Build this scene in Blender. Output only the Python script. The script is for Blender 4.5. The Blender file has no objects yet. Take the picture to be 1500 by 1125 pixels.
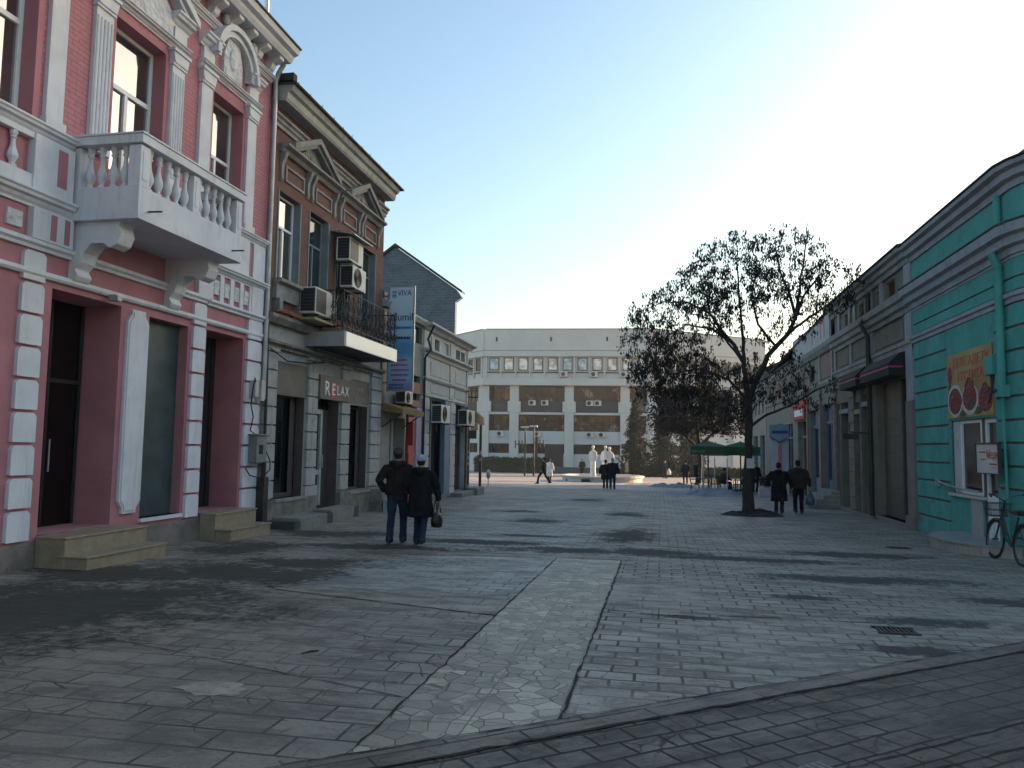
import bpy, bmesh, math, random
from mathutils import Vector, Matrix, noise as mnoise
import mathutils

scene = bpy.context.scene
COL = scene.collection
R = math.radians

# ------------------------------------------------------------------ camera
cam_d = bpy.data.cameras.new('camera')
cam = bpy.data.objects.new('camera', cam_d)
COL.objects.link(cam)
scene.camera = cam
cam_d.sensor_width = 36.0
cam_d.lens = 27.0
cam_d.clip_start = 0.05
cam_d.clip_end = 4000.0
YAW, PITCH, ROLL = R(-10.951), R(4.636), 0.015
_f = Vector((math.sin(YAW) * math.cos(PITCH), math.cos(YAW) * math.cos(PITCH), math.sin(PITCH)))
_r0 = Vector((math.cos(YAW), -math.sin(YAW), 0.0))
_d0 = _f.cross(_r0)
_r = math.cos(ROLL) * _r0 - math.sin(ROLL) * _d0
_d = math.sin(ROLL) * _r0 + math.cos(ROLL) * _d0
_m = Matrix((( _r.x, -_d.x, -_f.x, 0.0), (_r.y, -_d.y, -_f.y, 0.0), (_r.z, -_d.z, -_f.z, 1.65), (0, 0, 0, 1)))
cam.matrix_world = _m

# ------------------------------------------------------------------ sky and sun
SUN_AZ, SUN_EL = R(47), R(11.0)          # azimuth measured from +Y (along the street) towards +X
world = bpy.data.worlds.new('World')
scene.world = world
world.use_nodes = True
wn = world.node_tree.nodes
wn.clear()
sky = wn.new('ShaderNodeTexSky')
sky.sky_type = 'NISHITA'
sky.sun_disc = False
sky.sun_elevation = SUN_EL
sky.sun_rotation = SUN_AZ
sky.altitude = 100
sky.air_density = 1.35
sky.dust_density = 2.1
sky.ozone_density = 2.3
bg = wn.new('ShaderNodeBackground')
bg.inputs['Strength'].default_value = 0.12
wo = wn.new('ShaderNodeOutputWorld')
world.node_tree.links.new(sky.outputs[0], bg.inputs[0])
world.node_tree.links.new(bg.outputs[0], wo.inputs[0])

sun_d = bpy.data.lights.new('sun', 'SUN')
sun_d.energy = 5.0
sun_d.angle = R(0.5)
sun_d.color = (1.0, 0.68, 0.42)
sun = bpy.data.objects.new('sun', sun_d)
COL.objects.link(sun)
_sd = Vector((math.sin(SUN_AZ) * math.cos(SUN_EL), math.cos(SUN_AZ) * math.cos(SUN_EL), math.sin(SUN_EL)))
sun.rotation_euler = _sd.to_track_quat('Z', 'Y').to_euler()

scene.view_settings.view_transform = 'Standard'
scene.view_settings.look = 'None'
scene.view_settings.gamma = 1.0
scene.view_settings.exposure = 1.66
scene.view_settings.use_curve_mapping = False
scene.cycles.use_denoising = True
scene.cycles.max_bounces = 6

# ------------------------------------------------------------------ helpers
SLOPE = -0.016
def gz(y):
    return SLOPE * min(y, 100.0)

class MB:
    """collects vertices and faces in world (or local) metres"""
    def __init__(s): s.v = []; s.f = []; s.sm = []
    def face(s, pts, smooth=False):
        i = len(s.v); s.v += [tuple(p) for p in pts]; s.f.append(list(range(i, i + len(pts)))); s.sm.append(smooth)
    def add(s, verts, faces, smooth=False):
        i = len(s.v); s.v += [tuple(p) for p in verts]
        for f in faces: s.f.append([k + i for k in f]); s.sm.append(smooth)
    def box(s, x0, x1, y0, y1, z0, z1):
        if x0 > x1: x0, x1 = x1, x0
        if y0 > y1: y0, y1 = y1, y0
        if z0 > z1: z0, z1 = z1, z0
        s.add([(x0, y0, z0), (x1, y0, z0), (x1, y1, z0), (x0, y1, z0), (x0, y0, z1), (x1, y0, z1), (x1, y1, z1), (x0, y1, z1)],
              [(0, 3, 2, 1), (4, 5, 6, 7), (0, 1, 5, 4), (1, 2, 6, 5), (2, 3, 7, 6), (3, 0, 4, 7)])
        return s
    def obox(s, c, ax, ay, az, hx, hy, hz):
        """box with axes"""
        c = Vector(c); ax = Vector(ax).normalized() * hx; ay = Vector(ay).normalized() * hy; az = Vector(az).normalized() * hz
        vs = [c + i * ax + j * ay + k * az for k in (-1, 1) for (i, j) in ((-1, -1), (1, -1), (1, 1), (-1, 1))]
        s.add(vs, [(0, 3, 2, 1), (4, 5, 6, 7), (0, 1, 5, 4), (1, 2, 6, 5), (2, 3, 7, 6), (3, 0, 4, 7)])
        return s
    def prism(s, poly, fn, a0, a1, smooth=False):
        """poly: 2-D outline; fn(p, a) -> 3-D point; extruded from a0 to a1"""
        n = len(poly)
        vs = [fn(p, a0) for p in poly] + [fn(p, a1) for p in poly]
        s.add(vs, [tuple(range(n))[::-1], tuple(range(n, 2 * n))])
        s.add(vs, [(i, (i + 1) % n, n + (i + 1) % n, n + i) for i in range(n)], smooth)
        return s
    def tube(s, pts, rad, n=8, cap=True, smooth=True, flat=1.0, up=None):
        pts = [Vector(p) for p in pts]
        if not hasattr(rad, '__len__'): rad = [rad] * len(pts)
        rings = []
        u = None
        for i, p in enumerate(pts):
            t = (pts[min(i + 1, len(pts) - 1)] - pts[max(i - 1, 0)])
            if t.length < 1e-9: t = Vector((0, 0, 1))
            t.normalize()
            if u is None:
                h = Vector(up) if up else (Vector((0, 0, 1)) if abs(t.z) < .9 else Vector((1, 0, 0)))
                u = (h - t * h.dot(t)).normalized()
            else:
                u = (u - t * u.dot(t))
                u = u.normalized() if u.length > 1e-6 else t.orthogonal().normalized()
            w = t.cross(u)
            rings.append([p + (u * math.cos(2 * math.pi * k / n) + w * math.sin(2 * math.pi * k / n) * flat) * rad[i] for k in range(n)])
        base = [q for r in rings for q in r]
        fs = []
        for i in range(len(rings) - 1):
            for k in range(n):
                a = i * n + k; b = i * n + (k + 1) % n
                fs.append((a, b, b + n, a + n))
        s.add(base, fs, smooth)
        if cap:
            s.face(rings[0][::-1]); s.face(rings[-1])
        return s
    def loft(s, rings, smooth=True, cap=True):
        n = len(rings[0]); base = [q for r in rings for q in r]; fs = []
        for i in range(len(rings) - 1):
            for k in range(n):
                a = i * n + k; b = i * n + (k + 1) % n
                fs.append((a, b, b + n, a + n))
        s.add(base, fs, smooth)
        if cap: s.face(rings[0][::-1], smooth); s.face(rings[-1], smooth)
        return s
    def lathe(s, prof, c, n=12, smooth=True):
        """prof: list of (r, z) bottom to top about the vertical through c"""
        rings = [[(c[0] + r * math.cos(2 * math.pi * k / n), c[1] + r * math.sin(2 * math.pi * k / n), c[2] + z) for k in range(n)] for r, z in prof]
        return s.loft(rings, smooth)
    def ball(s, c, rx, ry, rz, nu=12, nv=8):
        prof = []
        rings = []
        for j in range(nv + 1):
            a = -math.pi / 2 + math.pi * j / nv
            rr = max(math.cos(a), .02)
            rings.append([(c[0] + rx * rr * math.cos(2 * math.pi * k / nu), c[1] + ry * rr * math.sin(2 * math.pi * k / nu), c[2] + rz * math.sin(a)) for k in range(nu)])
        return s.loft(rings)
    def xf(s, m):
        s.v = [tuple(m @ Vector(p)) for p in s.v]; return s

ORG = {}                                   # world origin of every root (children share it)
def thing(name, label, cat, loc=(0, 0, 0), group=None, rotz=0.0):
    o = bpy.data.objects.new(name, None); COL.objects.link(o)
    o.empty_display_size = .2
    o.location = loc; o.rotation_euler = (0, 0, rotz)
    o['label'] = label; o['category'] = cat
    if group: o['group'] = group
    ORG[o] = Vector(loc)
    return o

def obj(name, mb, mat, parent=None, bevel=0.0, origin=None, local=False, label=None):
    """one mesh object; with a parent its coordinates are world metres minus the root's origin (or already local)"""
    me = bpy.data.meshes.new(name)
    off = Vector((0, 0, 0))
    if parent is not None and not local: off = ORG.get(parent, Vector((0, 0, 0)))
    if origin is not None: off = Vector(origin)
    me.from_pydata([tuple(Vector(p) - off) for p in mb.v], [], mb.f)
    me.polygons.foreach_set('use_smooth', mb.sm)
    me.update()
    mats = mat if isinstance(mat, (list, tuple)) else [mat]
    for m in mats: me.materials.append(m)
    o = bpy.data.objects.new(name, me); COL.objects.link(o)
    if parent is not None:
        o.parent = parent; ORG[o] = off
    elif origin is not None:
        o.location = off
    if bevel > 0:
        b = o.modifiers.new('edge', 'BEVEL'); b.width = bevel; b.segments = 2; b.limit_method = 'ANGLE'; b.angle_limit = R(40)
    if label: o['label'] = label
    return o

def tag(o, label, cat, group=None):
    o['label'] = label; o['category'] = cat
    if group: o['group'] = group
    return o

def struct(name, mb, mat):
    o = obj(name, mb, mat); o['kind'] = 'structure'; return o

def dup(root, loc, rotz=None, label=None, group=None):
    r = root.copy(); COL.objects.link(r); r.location = loc
    if rotz is not None: r.rotation_euler = (0, 0, rotz)
    if label: r['label'] = label
    if group: r['group'] = group
    for ch in list(root.children):
        c = ch.copy(); COL.objects.link(c); c.parent = r
        for g in ch.children:
            d = g.copy(); COL.objects.link(d); d.parent = c
    return r

# ------------------------------------------------------------------ materials
class NT:
    def __init__(s, name):
        s.m = bpy.data.materials.new(name); s.m.use_nodes = True
        s.t = s.m.node_tree; s.t.nodes.clear()
        s.out = s.t.nodes.new('ShaderNodeOutputMaterial')
        s.p = s.t.nodes.new('ShaderNodeBsdfPrincipled')
        s.t.links.new(s.p.outputs[0], s.out.inputs[0])
    def n(s, typ, **kw):
        nd = s.t.nodes.new(typ)
        for k, v in kw.items():
            if k.startswith('i_'):
                nd.inputs[k[2:].replace('_', ' ')].default_value = v
            else: setattr(nd, k, v)
        return nd
    def l(s, a, b): s.t.links.new(a, b)
    def coord(s, scale=(1, 1, 1), rot=(0, 0, 0), loc=(0, 0, 0), kind='Object'):
        tc = s.n('ShaderNodeTexCoord'); mp = s.n('ShaderNodeMapping')
        mp.inputs['Scale'].default_value = scale; mp.inputs['Rotation'].default_value = rot; mp.inputs['Location'].default_value = loc
        s.l(tc.outputs[kind], mp.inputs['Vector']); return mp.outputs[0]
    def noise(s, vec, scale=5, detail=4, rough=.6, dist=0.0):
        nd = s.n('ShaderNodeTexNoise'); nd.inputs['Scale'].default_value = scale; nd.inputs['Detail'].default_value = detail
        nd.inputs['Roughness'].default_value = rough; nd.inputs['Distortion'].default_value = dist
        s.l(vec, nd.inputs['Vector']); return nd.outputs['Fac']
    def ramp(s, fac, a, b, lo=0.0, hi=1.0, smooth=True):
        nd = s.n('ShaderNodeMapRange'); nd.interpolation_type = 'SMOOTHSTEP' if smooth else 'LINEAR'
        nd.inputs['From Min'].default_value = a; nd.inputs['From Max'].default_value = b
        nd.inputs['To Min'].default_value = lo; nd.inputs['To Max'].default_value = hi
        s.l(fac, nd.inputs['Value']); return nd.outputs[0]
    def mix(s, fac, a, b, mode='MIX'):
        nd = s.n('ShaderNodeMix'); nd.data_type = 'RGBA'; nd.blend_type = mode
        if isinstance(fac, (int, float)): nd.inputs[0].default_value = fac
        else: s.l(fac, nd.inputs[0])
        for k, x in ((6, a), (7, b)):
            if isinstance(x, tuple): nd.inputs[k].default_value = (*x[:3], 1)
            else: s.l(x, nd.inputs[k])
        return nd.outputs[2]
    def math(s, op, a, b=0.0):
        nd = s.n('ShaderNodeMath'); nd.operation = op
        for k, x in ((0, a), (1, b)):
            if isinstance(x, (int, float)): nd.inputs[k].default_value = x
            else: s.l(x, nd.inputs[k])
        return nd.outputs[0]
    def bump(s, h, strength=.3, dist=.01):
        nd = s.n('ShaderNodeBump'); nd.inputs['Strength'].default_value = strength; nd.inputs['Distance'].default_value = dist
        s.l(h, nd.inputs['Height']); s.l(nd.outputs[0], s.p.inputs['Normal'])
    def fin(s, col, rough=.8, metal=0.0, spec=.4):
        if isinstance(col, tuple): s.p.inputs['Base Color'].default_value = (*col[:3], 1)
        else: s.l(col, s.p.inputs['Base Color'])
        if isinstance(rough, (int, float)): s.p.inputs['Roughness'].default_value = rough
        else: s.l(rough, s.p.inputs['Roughness'])
        s.p.inputs['Metallic'].default_value = metal
        s.p.inputs['Specular IOR Level'].default_value = spec
        return s.m

def k3(c, k): return tuple(min(1, x * k) for x in c)

def plain(name, col, rough=.75, var=.18, scale=2.5, bump=.15, bscale=60, metal=0.0, spec=.4, streak=0.0, dirt=None, grime=0.0, chip=None):
    """painted or mineral surface: soft tone changes, fine grain, optional rain streaks and blotches"""
    t = NT(name); v = t.coord()
    a = t.noise(v, scale, 5, .65)
    c = t.mix(t.ramp(a, .3, .7), k3(col, 1 - var), k3(col, 1 + var))
    dirt = dirt or k3(col, .35)
    if streak:
        w = t.coord(scale=(3.5, 3.5, .35))
        b = t.noise(w, 2.2, 5, .7)
        c = t.mix(t.ramp(b, .48, .78, 0, streak), c, dirt)
    if grime:
        g = t.noise(v, scale * 1.7 + .9, 7, .72, .6)
        c = t.mix(t.ramp(g, .55, .68, 0, grime), c, dirt)
    h = t.noise(v, bscale, 4, .6) if bump else None
    if chip:                                 # flaked patches showing the coat below
        cp = t.ramp(t.noise(v, 1.9, 8, .72, .3), .635, .655)
        c = t.mix(cp, c, t.mix(t.noise(v, 12, 3), chip, k3(chip, .6)))
        h = t.math('SUBTRACT', t.math('MULTIPLY', h, .5), t.math('MULTIPLY', cp, .6))
    if bump: t.bump(h, bump, .006)
    return t.fin(c, rough, metal, spec)

def clear_glass(name, tint=(.80, .86, .86)):
    """thin shop glass: lets the room behind show, mirrors the street at a slant"""
    m = bpy.data.materials.new(name); m.use_nodes = True; t = m.node_tree; t.nodes.clear()
    o = t.nodes.new('ShaderNodeOutputMaterial'); mx = t.nodes.new('ShaderNodeMixShader'); tr = t.nodes.new('ShaderNodeBsdfTransparent'); gl = t.nodes.new('ShaderNodeBsdfGlossy'); fr = t.nodes.new('ShaderNodeFresnel')
    tr.inputs[0].default_value = (*tint, 1); gl.inputs['Roughness'].default_value = .03; gl.inputs[0].default_value = (.9, .92, .92, 1); fr.inputs[0].default_value = 1.55
    t.links.new(fr.outputs[0], mx.inputs[0]); t.links.new(tr.outputs[0], mx.inputs[1]); t.links.new(gl.outputs[0], mx.inputs[2]); t.links.new(mx.outputs[0], o.inputs[0])
    return m

def glass(name, col=(.02, .025, .028), rough=.06, spec=.9, wob=.02, ior=1.5):
    t = NT(name); v = t.coord()
    a = t.noise(v, 1.3, 3, .5)
    c = t.mix(t.ramp(a, .35, .65), k3(col, .6), k3(col, 1.5))
    t.bump(t.noise(v, 1.1, 2, .5), wob, .05)
    t.p.inputs['IOR'].default_value = ior
    return t.fin(c, rough, 0.0, spec)

def wallcoord(t):
    """object coordinates turned so that brick courses run along walls facing +-X : (y, z, x)"""
    tc = t.n('ShaderNodeTexCoord'); sp = t.n('ShaderNodeSeparateXYZ'); cb = t.n('ShaderNodeCombineXYZ')
    t.l(tc.outputs['Object'], sp.inputs[0]); t.l(sp.outputs[1], cb.inputs[0]); t.l(sp.outputs[2], cb.inputs[1]); t.l(sp.outputs[0], cb.inputs[2])
    return cb.outputs[0]
def frontcoord(t):
    tc = t.n('ShaderNodeTexCoord'); sp = t.n('ShaderNodeSeparateXYZ'); cb = t.n('ShaderNodeCombineXYZ')
    t.l(tc.outputs['Object'], sp.inputs[0]); t.l(sp.outputs[0], cb.inputs[0]); t.l(sp.outputs[2], cb.inputs[1]); t.l(sp.outputs[1], cb.inputs[2])
    return cb.outputs[0]

def brick(name, c1, c2, mortar, bw=.25, rh=.075, ms=.006, rough=.85, bump=.5, vec='wall', grime=.3, paint=0.0):
    t = NT(name); v = wallcoord(t) if vec == 'wall' else frontcoord(t)
    b = t.n('ShaderNodeTexBrick')
    b.inputs['Color1'].default_value = (*c1, 1); b.inputs['Color2'].default_value = (*c2, 1); b.inputs['Mortar'].default_value = (*mortar, 1)
    b.inputs['Scale'].default_value = 1.0; b.inputs['Brick Width'].default_value = bw; b.inputs['Row Height'].default_value = rh
    b.inputs['Mortar Size'].default_value = ms; b.inputs['Mortar Smooth'].default_value = .3; b.inputs['Bias'].default_value = 0.0
    t.l(v, b.inputs['Vector'])
    a = t.noise(v, 1.3, 6, .7, .4)
    c = t.mix(t.ramp(a, .45, .7, 0, grime), b.outputs['Color'], k3(c1, .45))
    a2 = t.noise(v, 14, 3, .6)
    c = t.mix(t.ramp(a2, .35, .7, 0, .25), c, k3(c2, 1.35))
    h = t.math('SUBTRACT', t.math('MULTIPLY', t.noise(v, 70, 3, .6), .35), b.outputs['Fac'])
    t.bump(h, bump, .008)
    return t.fin(c, rough, 0, .3)

M = {}
PINKC = (.39, .165, .188)
M['pink'] = plain('pink_render', PINKC, .85, .12, 1.2, .15, 60, streak=.22, dirt=(.22, .10, .105), grime=.2)
M['pink_brick'] = brick('pink_brick', (.39, .170, .195), (.43, .192, .216), (.24, .088, .106), .26, .082, .006, grime=.12)
M['white'] = plain('white_stucco', (.60, .61, .65), .75, .08, 1.6, .2, 45, streak=.38, dirt=(.27, .265, .26), grime=.10)
M['relief'] = None
M['plinth'] = plain('plinth_stone', (.17, .145, .13), .9, .3, 2.2, .6, 22, grime=.6, dirt=(.07, .055, .05))
M['beige_tile'] = None
M['zinc'] = plain('zinc_sheet', (.36, .38, .40), .45, .15, 3, .1, 20, metal=.6, streak=.3)
M['dark_roof'] = plain('dark_tar_edge', (.035, .032, .03), .8, .3, 4, .4, 30)
M['pane_sky'] = glass('window_glass', (.03, .033, .034), .04, .5, .02, 3.2)
M['shop_pane'] = glass('shop_glass', (.010, .011, .011), .12, .28)
M['frost'] = plain('dusty_shop_glass', (.050, .072, .075), .35, .25, 2.0, .05, 8, spec=.4, streak=.35, dirt=(.03, .04, .042))
M['pvc'] = plain('white_window_frame', (.72, .73, .74), .4, .04, 3, 0)
M['clear'] = clear_glass('clear_shop_glass')
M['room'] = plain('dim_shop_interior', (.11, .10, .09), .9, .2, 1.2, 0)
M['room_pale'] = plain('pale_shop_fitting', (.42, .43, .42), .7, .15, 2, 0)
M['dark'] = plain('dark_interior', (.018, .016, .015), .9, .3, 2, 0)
M['metal_dark'] = plain('dark_metal', (.03, .03, .032), .5, .2, 8, .1, 40, metal=.3)
M['cable'] = plain('black_cable', (.015, .015, .017), .6, .1, 8, 0)

def relief_mat(name, col, scale):
    t = NT(name); v = t.coord()
    w = t.n('ShaderNodeTexVoronoi'); w.feature = 'SMOOTH_F1'; w.inputs['Scale'].default_value = scale; w.inputs['Smoothness'].default_value = .3
    vv = t.n('ShaderNodeMix'); vv.data_type = 'VECTOR'; 
    nz = t.n('ShaderNodeTexNoise'); nz.inputs['Scale'].default_value = scale * .5
    t.l(v, nz.inputs['Vector']); t.l(v, vv.inputs[4]); t.l(nz.outputs['Color'], vv.inputs[5]); vv.inputs[0].default_value = .12
    t.l(vv.outputs[1], w.inputs['Vector'])
    a = t.noise(v, 2, 4)
    c = t.mix(t.ramp(a, .3, .7), k3(col, .85), k3(col, 1.08))
    t.bump(w.outputs['Distance'], 1.0, .05)
    return t.fin(c, .75)
M['relief'] = relief_mat('moulded_relief', (.54, .55, .58), 9)
M['relief_old'] = relief_mat('weathered_relief', (.22, .21, .20), 12)

def tile_mat(name, c1, c2, mortar, w, h, vec):
    return brick(name, c1, c2, mortar, w, h, .004, .5, .25, vec, .35)
M['beige_tile'] = plain('beige_stone_tile', (.27, .215, .148), .5, .16, 6, .25, 25, grime=.45, dirt=(.15, .10, .06))

def split(name):
    """every loose piece of the meshes called `name` becomes an object of its own under the same parent"""
    for o in [x for x in bpy.data.objects if x.type == 'MESH' and x.name.split('.')[0] == name]:
        bm = bmesh.new(); bm.from_mesh(o.data)
        seen = {}; k = 0
        for v in bm.verts:
            if v in seen: continue
            st = [v]; seen[v] = k
            while st:
                a = st.pop()
                for e in a.link_edges:
                    b = e.other_vert(a)
                    if b not in seen: seen[b] = k; st.append(b)
            k += 1
        bm.verts.index_update(); ids = [seen[v] for v in bm.verts]; bm.free()
        if k < 2: continue
        src = o.data
        for g in range(k):
            keep = [i for i, q in enumerate(ids) if q == g]; mp = {i: j for j, i in enumerate(keep)}
            me = bpy.data.meshes.new(name)
            me.from_pydata([src.vertices[i].co[:] for i in keep], [], [[mp[i] for i in p.vertices] for p in src.polygons if ids[p.vertices[0]] == g])
            for m in src.materials: me.materials.append(m)
            if g == 0: o.data = me
            else:
                c = o.copy(); c.data = me; COL.objects.link(c)
# ------------------------------------------------------------------ ground
def sheet(pts, h):
    mb = MB(); mb.face([(x, y, SLOPE * y + h) for x, y in pts]); return mb

def spots(t, items, base_noise_scale=.9):
    """soft ragged patches (x, y, rx, ry) of dirt / moss in ground coordinates -> mask"""
    tc = t.n('ShaderNodeTexCoord')
    nz = t.n('ShaderNodeTexNoise'); nz.inputs['Scale'].default_value = base_noise_scale; nz.inputs['Detail'].default_value = 6; nz.inputs['Roughness'].default_value = .72
    t.l(tc.outputs['Object'], nz.inputs['Vector'])
    tot = None
    for (x, y, rx, ry) in items:
        sb = t.n('ShaderNodeVectorMath'); sb.operation = 'SUBTRACT'; t.l(tc.outputs['Object'], sb.inputs[0]); sb.inputs[1].default_value = (x, y, SLOPE * y)
        ml = t.n('ShaderNodeVectorMath'); ml.operation = 'MULTIPLY'; t.l(sb.outputs[0], ml.inputs[0]); ml.inputs[1].default_value = (1 / rx, 1 / ry, 0)
        ln = t.n('ShaderNodeVectorMath'); ln.operation = 'LENGTH'; t.l(ml.outputs[0], ln.inputs[0])
        g = t.math('SUBTRACT', 1.0, ln.outputs['Value'])
        tot = g if tot is None else t.math('MAXIMUM', tot, g)
    n2 = t.n('ShaderNodeTexNoise'); n2.inputs['Scale'].default_value = base_noise_scale * 7; n2.inputs['Detail'].default_value = 7; n2.inputs['Roughness'].default_value = .75
    t.l(tc.outputs['Object'], n2.inputs['Vector'])
    s = t.math('ADD', tot, t.math('MULTIPLY', t.math('SUBTRACT', nz.outputs['Fac'], .5), 2.4))
    s = t.math('ADD', s, t.math('MULTIPLY', t.math('SUBTRACT', n2.outputs['Fac'], .5), 2.2))
    return t.ramp(s, -.15, .45)

MOSS = [(-6.3, 7.4, 2.3, 1.9), (-6.0, 9.9, 1.9, 1.2), (-5.3, 11.1, 1.2, .7), (-7.4, 9.4, 1.2, 1.0), (-4.9, 13.5, 1.8, .5), (-7.2, 12.6, .9, 1.2), (-6.6, 15.5, 1.5, .8)]
STAIN = [(-1.5, 14.2, 1.7, .6), (-.3, 14.4, 1.2, .55), (-.7, 17.2, .7, 2.4), (-3.6, 14.9, 1.5, .5), (3.4, 15.2, 1.6, .5), (-3.2, 20.5, .8, .8), (1.4, 13.9, 2.0, .35), (2.8, 12.0, 1.9, .5), (5.0, 10.6, 2.0, .45),
         (-2.6, 16.5, .9, .3), (-1.0, 24.0, .7, 1.0), (-4.4, 24.0, .9, .8), (-3.0, 32.0, .9, 1.6),
         (.3, 8.55, .5, .12), (2.9, 9.0, .8, .3), (2.4, 7.6, .7, .25), (1.7, 10.2, .5, .2)]

def paving(name, c1, c2, joint, bw, rh, ms, rot=0.0, crack=.6, moss=True, grime=.5, jit=.03, offs=.5, wet=0.0):
    t = NT(name)
    tc = t.n('ShaderNodeTexCoord')
    mp = t.n('ShaderNodeMapping'); mp.inputs['Rotation'].default_value = (0, 0, rot); t.l(tc.outputs['Object'], mp.inputs[0])
    v = mp.outputs[0]
    # uneven joints: nudge the lookup a little with noise
    nz = t.n('ShaderNodeTexNoise'); nz.inputs['Scale'].default_value = 2.2; nz.inputs['Detail'].default_value = 3; t.l(v, nz.inputs['Vector'])
    ad = t.n('ShaderNodeVectorMath'); ad.operation = 'MULTIPLY_ADD'; t.l(nz.outputs['Color'], ad.inputs[0]); ad.inputs[1].default_value = (jit, jit, 0); t.l(v, ad.inputs[2])
    b = t.n('ShaderNodeTexBrick'); b.offset = offs
    b.inputs['Color1'].default_value = (*c1, 1); b.inputs['Color2'].default_value = (*c2, 1); b.inputs['Mortar'].default_value = (*joint, 1)
    b.inputs['Scale'].default_value = 1; b.inputs['Brick Width'].default_value = bw; b.inputs['Row Height'].default_value = rh
    b.inputs['Mortar Size'].default_value = ms; b.inputs['Mortar Smooth'].default_value = .2
    t.l(ad.outputs[0], b.inputs['Vector'])
    col = b.outputs['Color']
    # joints are filled and lost in places
    lost = t.ramp(t.noise(v, .55, 4, .6), .32, .52, .26, 1.0)
    jmask = t.math('MULTIPLY', b.outputs['Fac'], lost)
    mid = tuple((x + y) / 2 for x, y in zip(c1, c2))
    col = t.mix(t.math('SUBTRACT', b.outputs['Fac'], jmask), col, mid)
    # cracks
    w = t.n('ShaderNodeTexVoronoi'); w.feature = 'DISTANCE_TO_EDGE'; w.inputs['Scale'].default_value = 3.1; w.inputs['Randomness'].default_value = 1.0
    ad2 = t.n('ShaderNodeVectorMath'); ad2.operation = 'MULTIPLY_ADD'; t.l(nz.outputs['Color'], ad2.inputs[0]); ad2.inputs[1].default_value = (.25, .25, 0); t.l(v, ad2.inputs[2])
    t.l(ad2.outputs[0], w.inputs['Vector'])
    ck = t.math('MULTIPLY', t.ramp(w.outputs['Distance'], .006, .026, 1, 0), t.ramp(t.noise(v, 1.1, 4, .6), .46, .56, 0, crack))
    col = t.mix(ck, col, joint)
    # tone drift and wear
    col = t.mix(t.ramp(t.noise(v, .35, 5, .65), .38, .62, 0, .6), col, k3(mid, 1.35))
    col = t.mix(t.ramp(t.noise(v, 1.7, 6, .7, .5), .52, .72, 0, grime), col, k3(mid, .45))
    col = t.mix(t.ramp(t.noise(v, 26, 4, .65), .35, .70, 0, .28), col, k3(mid, .6))
    # worn, blotchy surface that still reads from far off
    mp2 = t.n('ShaderNodeMapping'); mp2.inputs['Scale'].default_value = (.40, 1.0, 1); t.l(v, mp2.inputs[0])
    bl = t.noise(mp2.outputs[0], 3.2, 8, .78, .3)
    col = t.mix(t.ramp(bl, .46, .60, 0, .70), col, k3(mid, .42))
    col = t.mix(t.ramp(bl, .42, .30, 0, .35), col, k3(mid, 1.5))
    col = t.mix(t.ramp(t.noise(mp2.outputs[0], .42, 7, .72, .5), .54, .66, 0, .6), col, k3(mid, .34))
    chips = t.noise(v, 45, 3, .7)
    col = t.mix(t.ramp(chips, .56, .66, 0, .6), col, k3(mid, .35))
    rough = t.ramp(bl, .35, .65, .46, .75)
    if moss:
        ms_ = spots(t, MOSS, 1.1)
        col = t.mix(t.math('MULTIPLY', ms_, .88), col, (.020, .020, .012))
        rough = t.math('MAXIMUM', rough, t.math('MULTIPLY', ms_, .95))
        st = spots(t, STAIN, 1.5)
        col = t.mix(t.math('MULTIPLY', st, .88), col, (.026, .022, .020))
        rough = t.math('MAXIMUM', rough, t.math('MULTIPLY', st, .92))
    h = t.math('ADD', t.math('MULTIPLY', t.noise(v, 18, 5, .65), .5), t.math('MULTIPLY', t.math('MAXIMUM', jmask, ck), -1.0))
    h = t.math('ADD', h, t.math('MULTIPLY', bl, .8))
    t.bump(h, .45, .012)
    rough = t.math('MAXIMUM', rough, t.math('MULTIPLY', t.math('MAXIMUM', jmask, ck), .95))
    return t.fin(col, rough, 0, .42)

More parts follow.
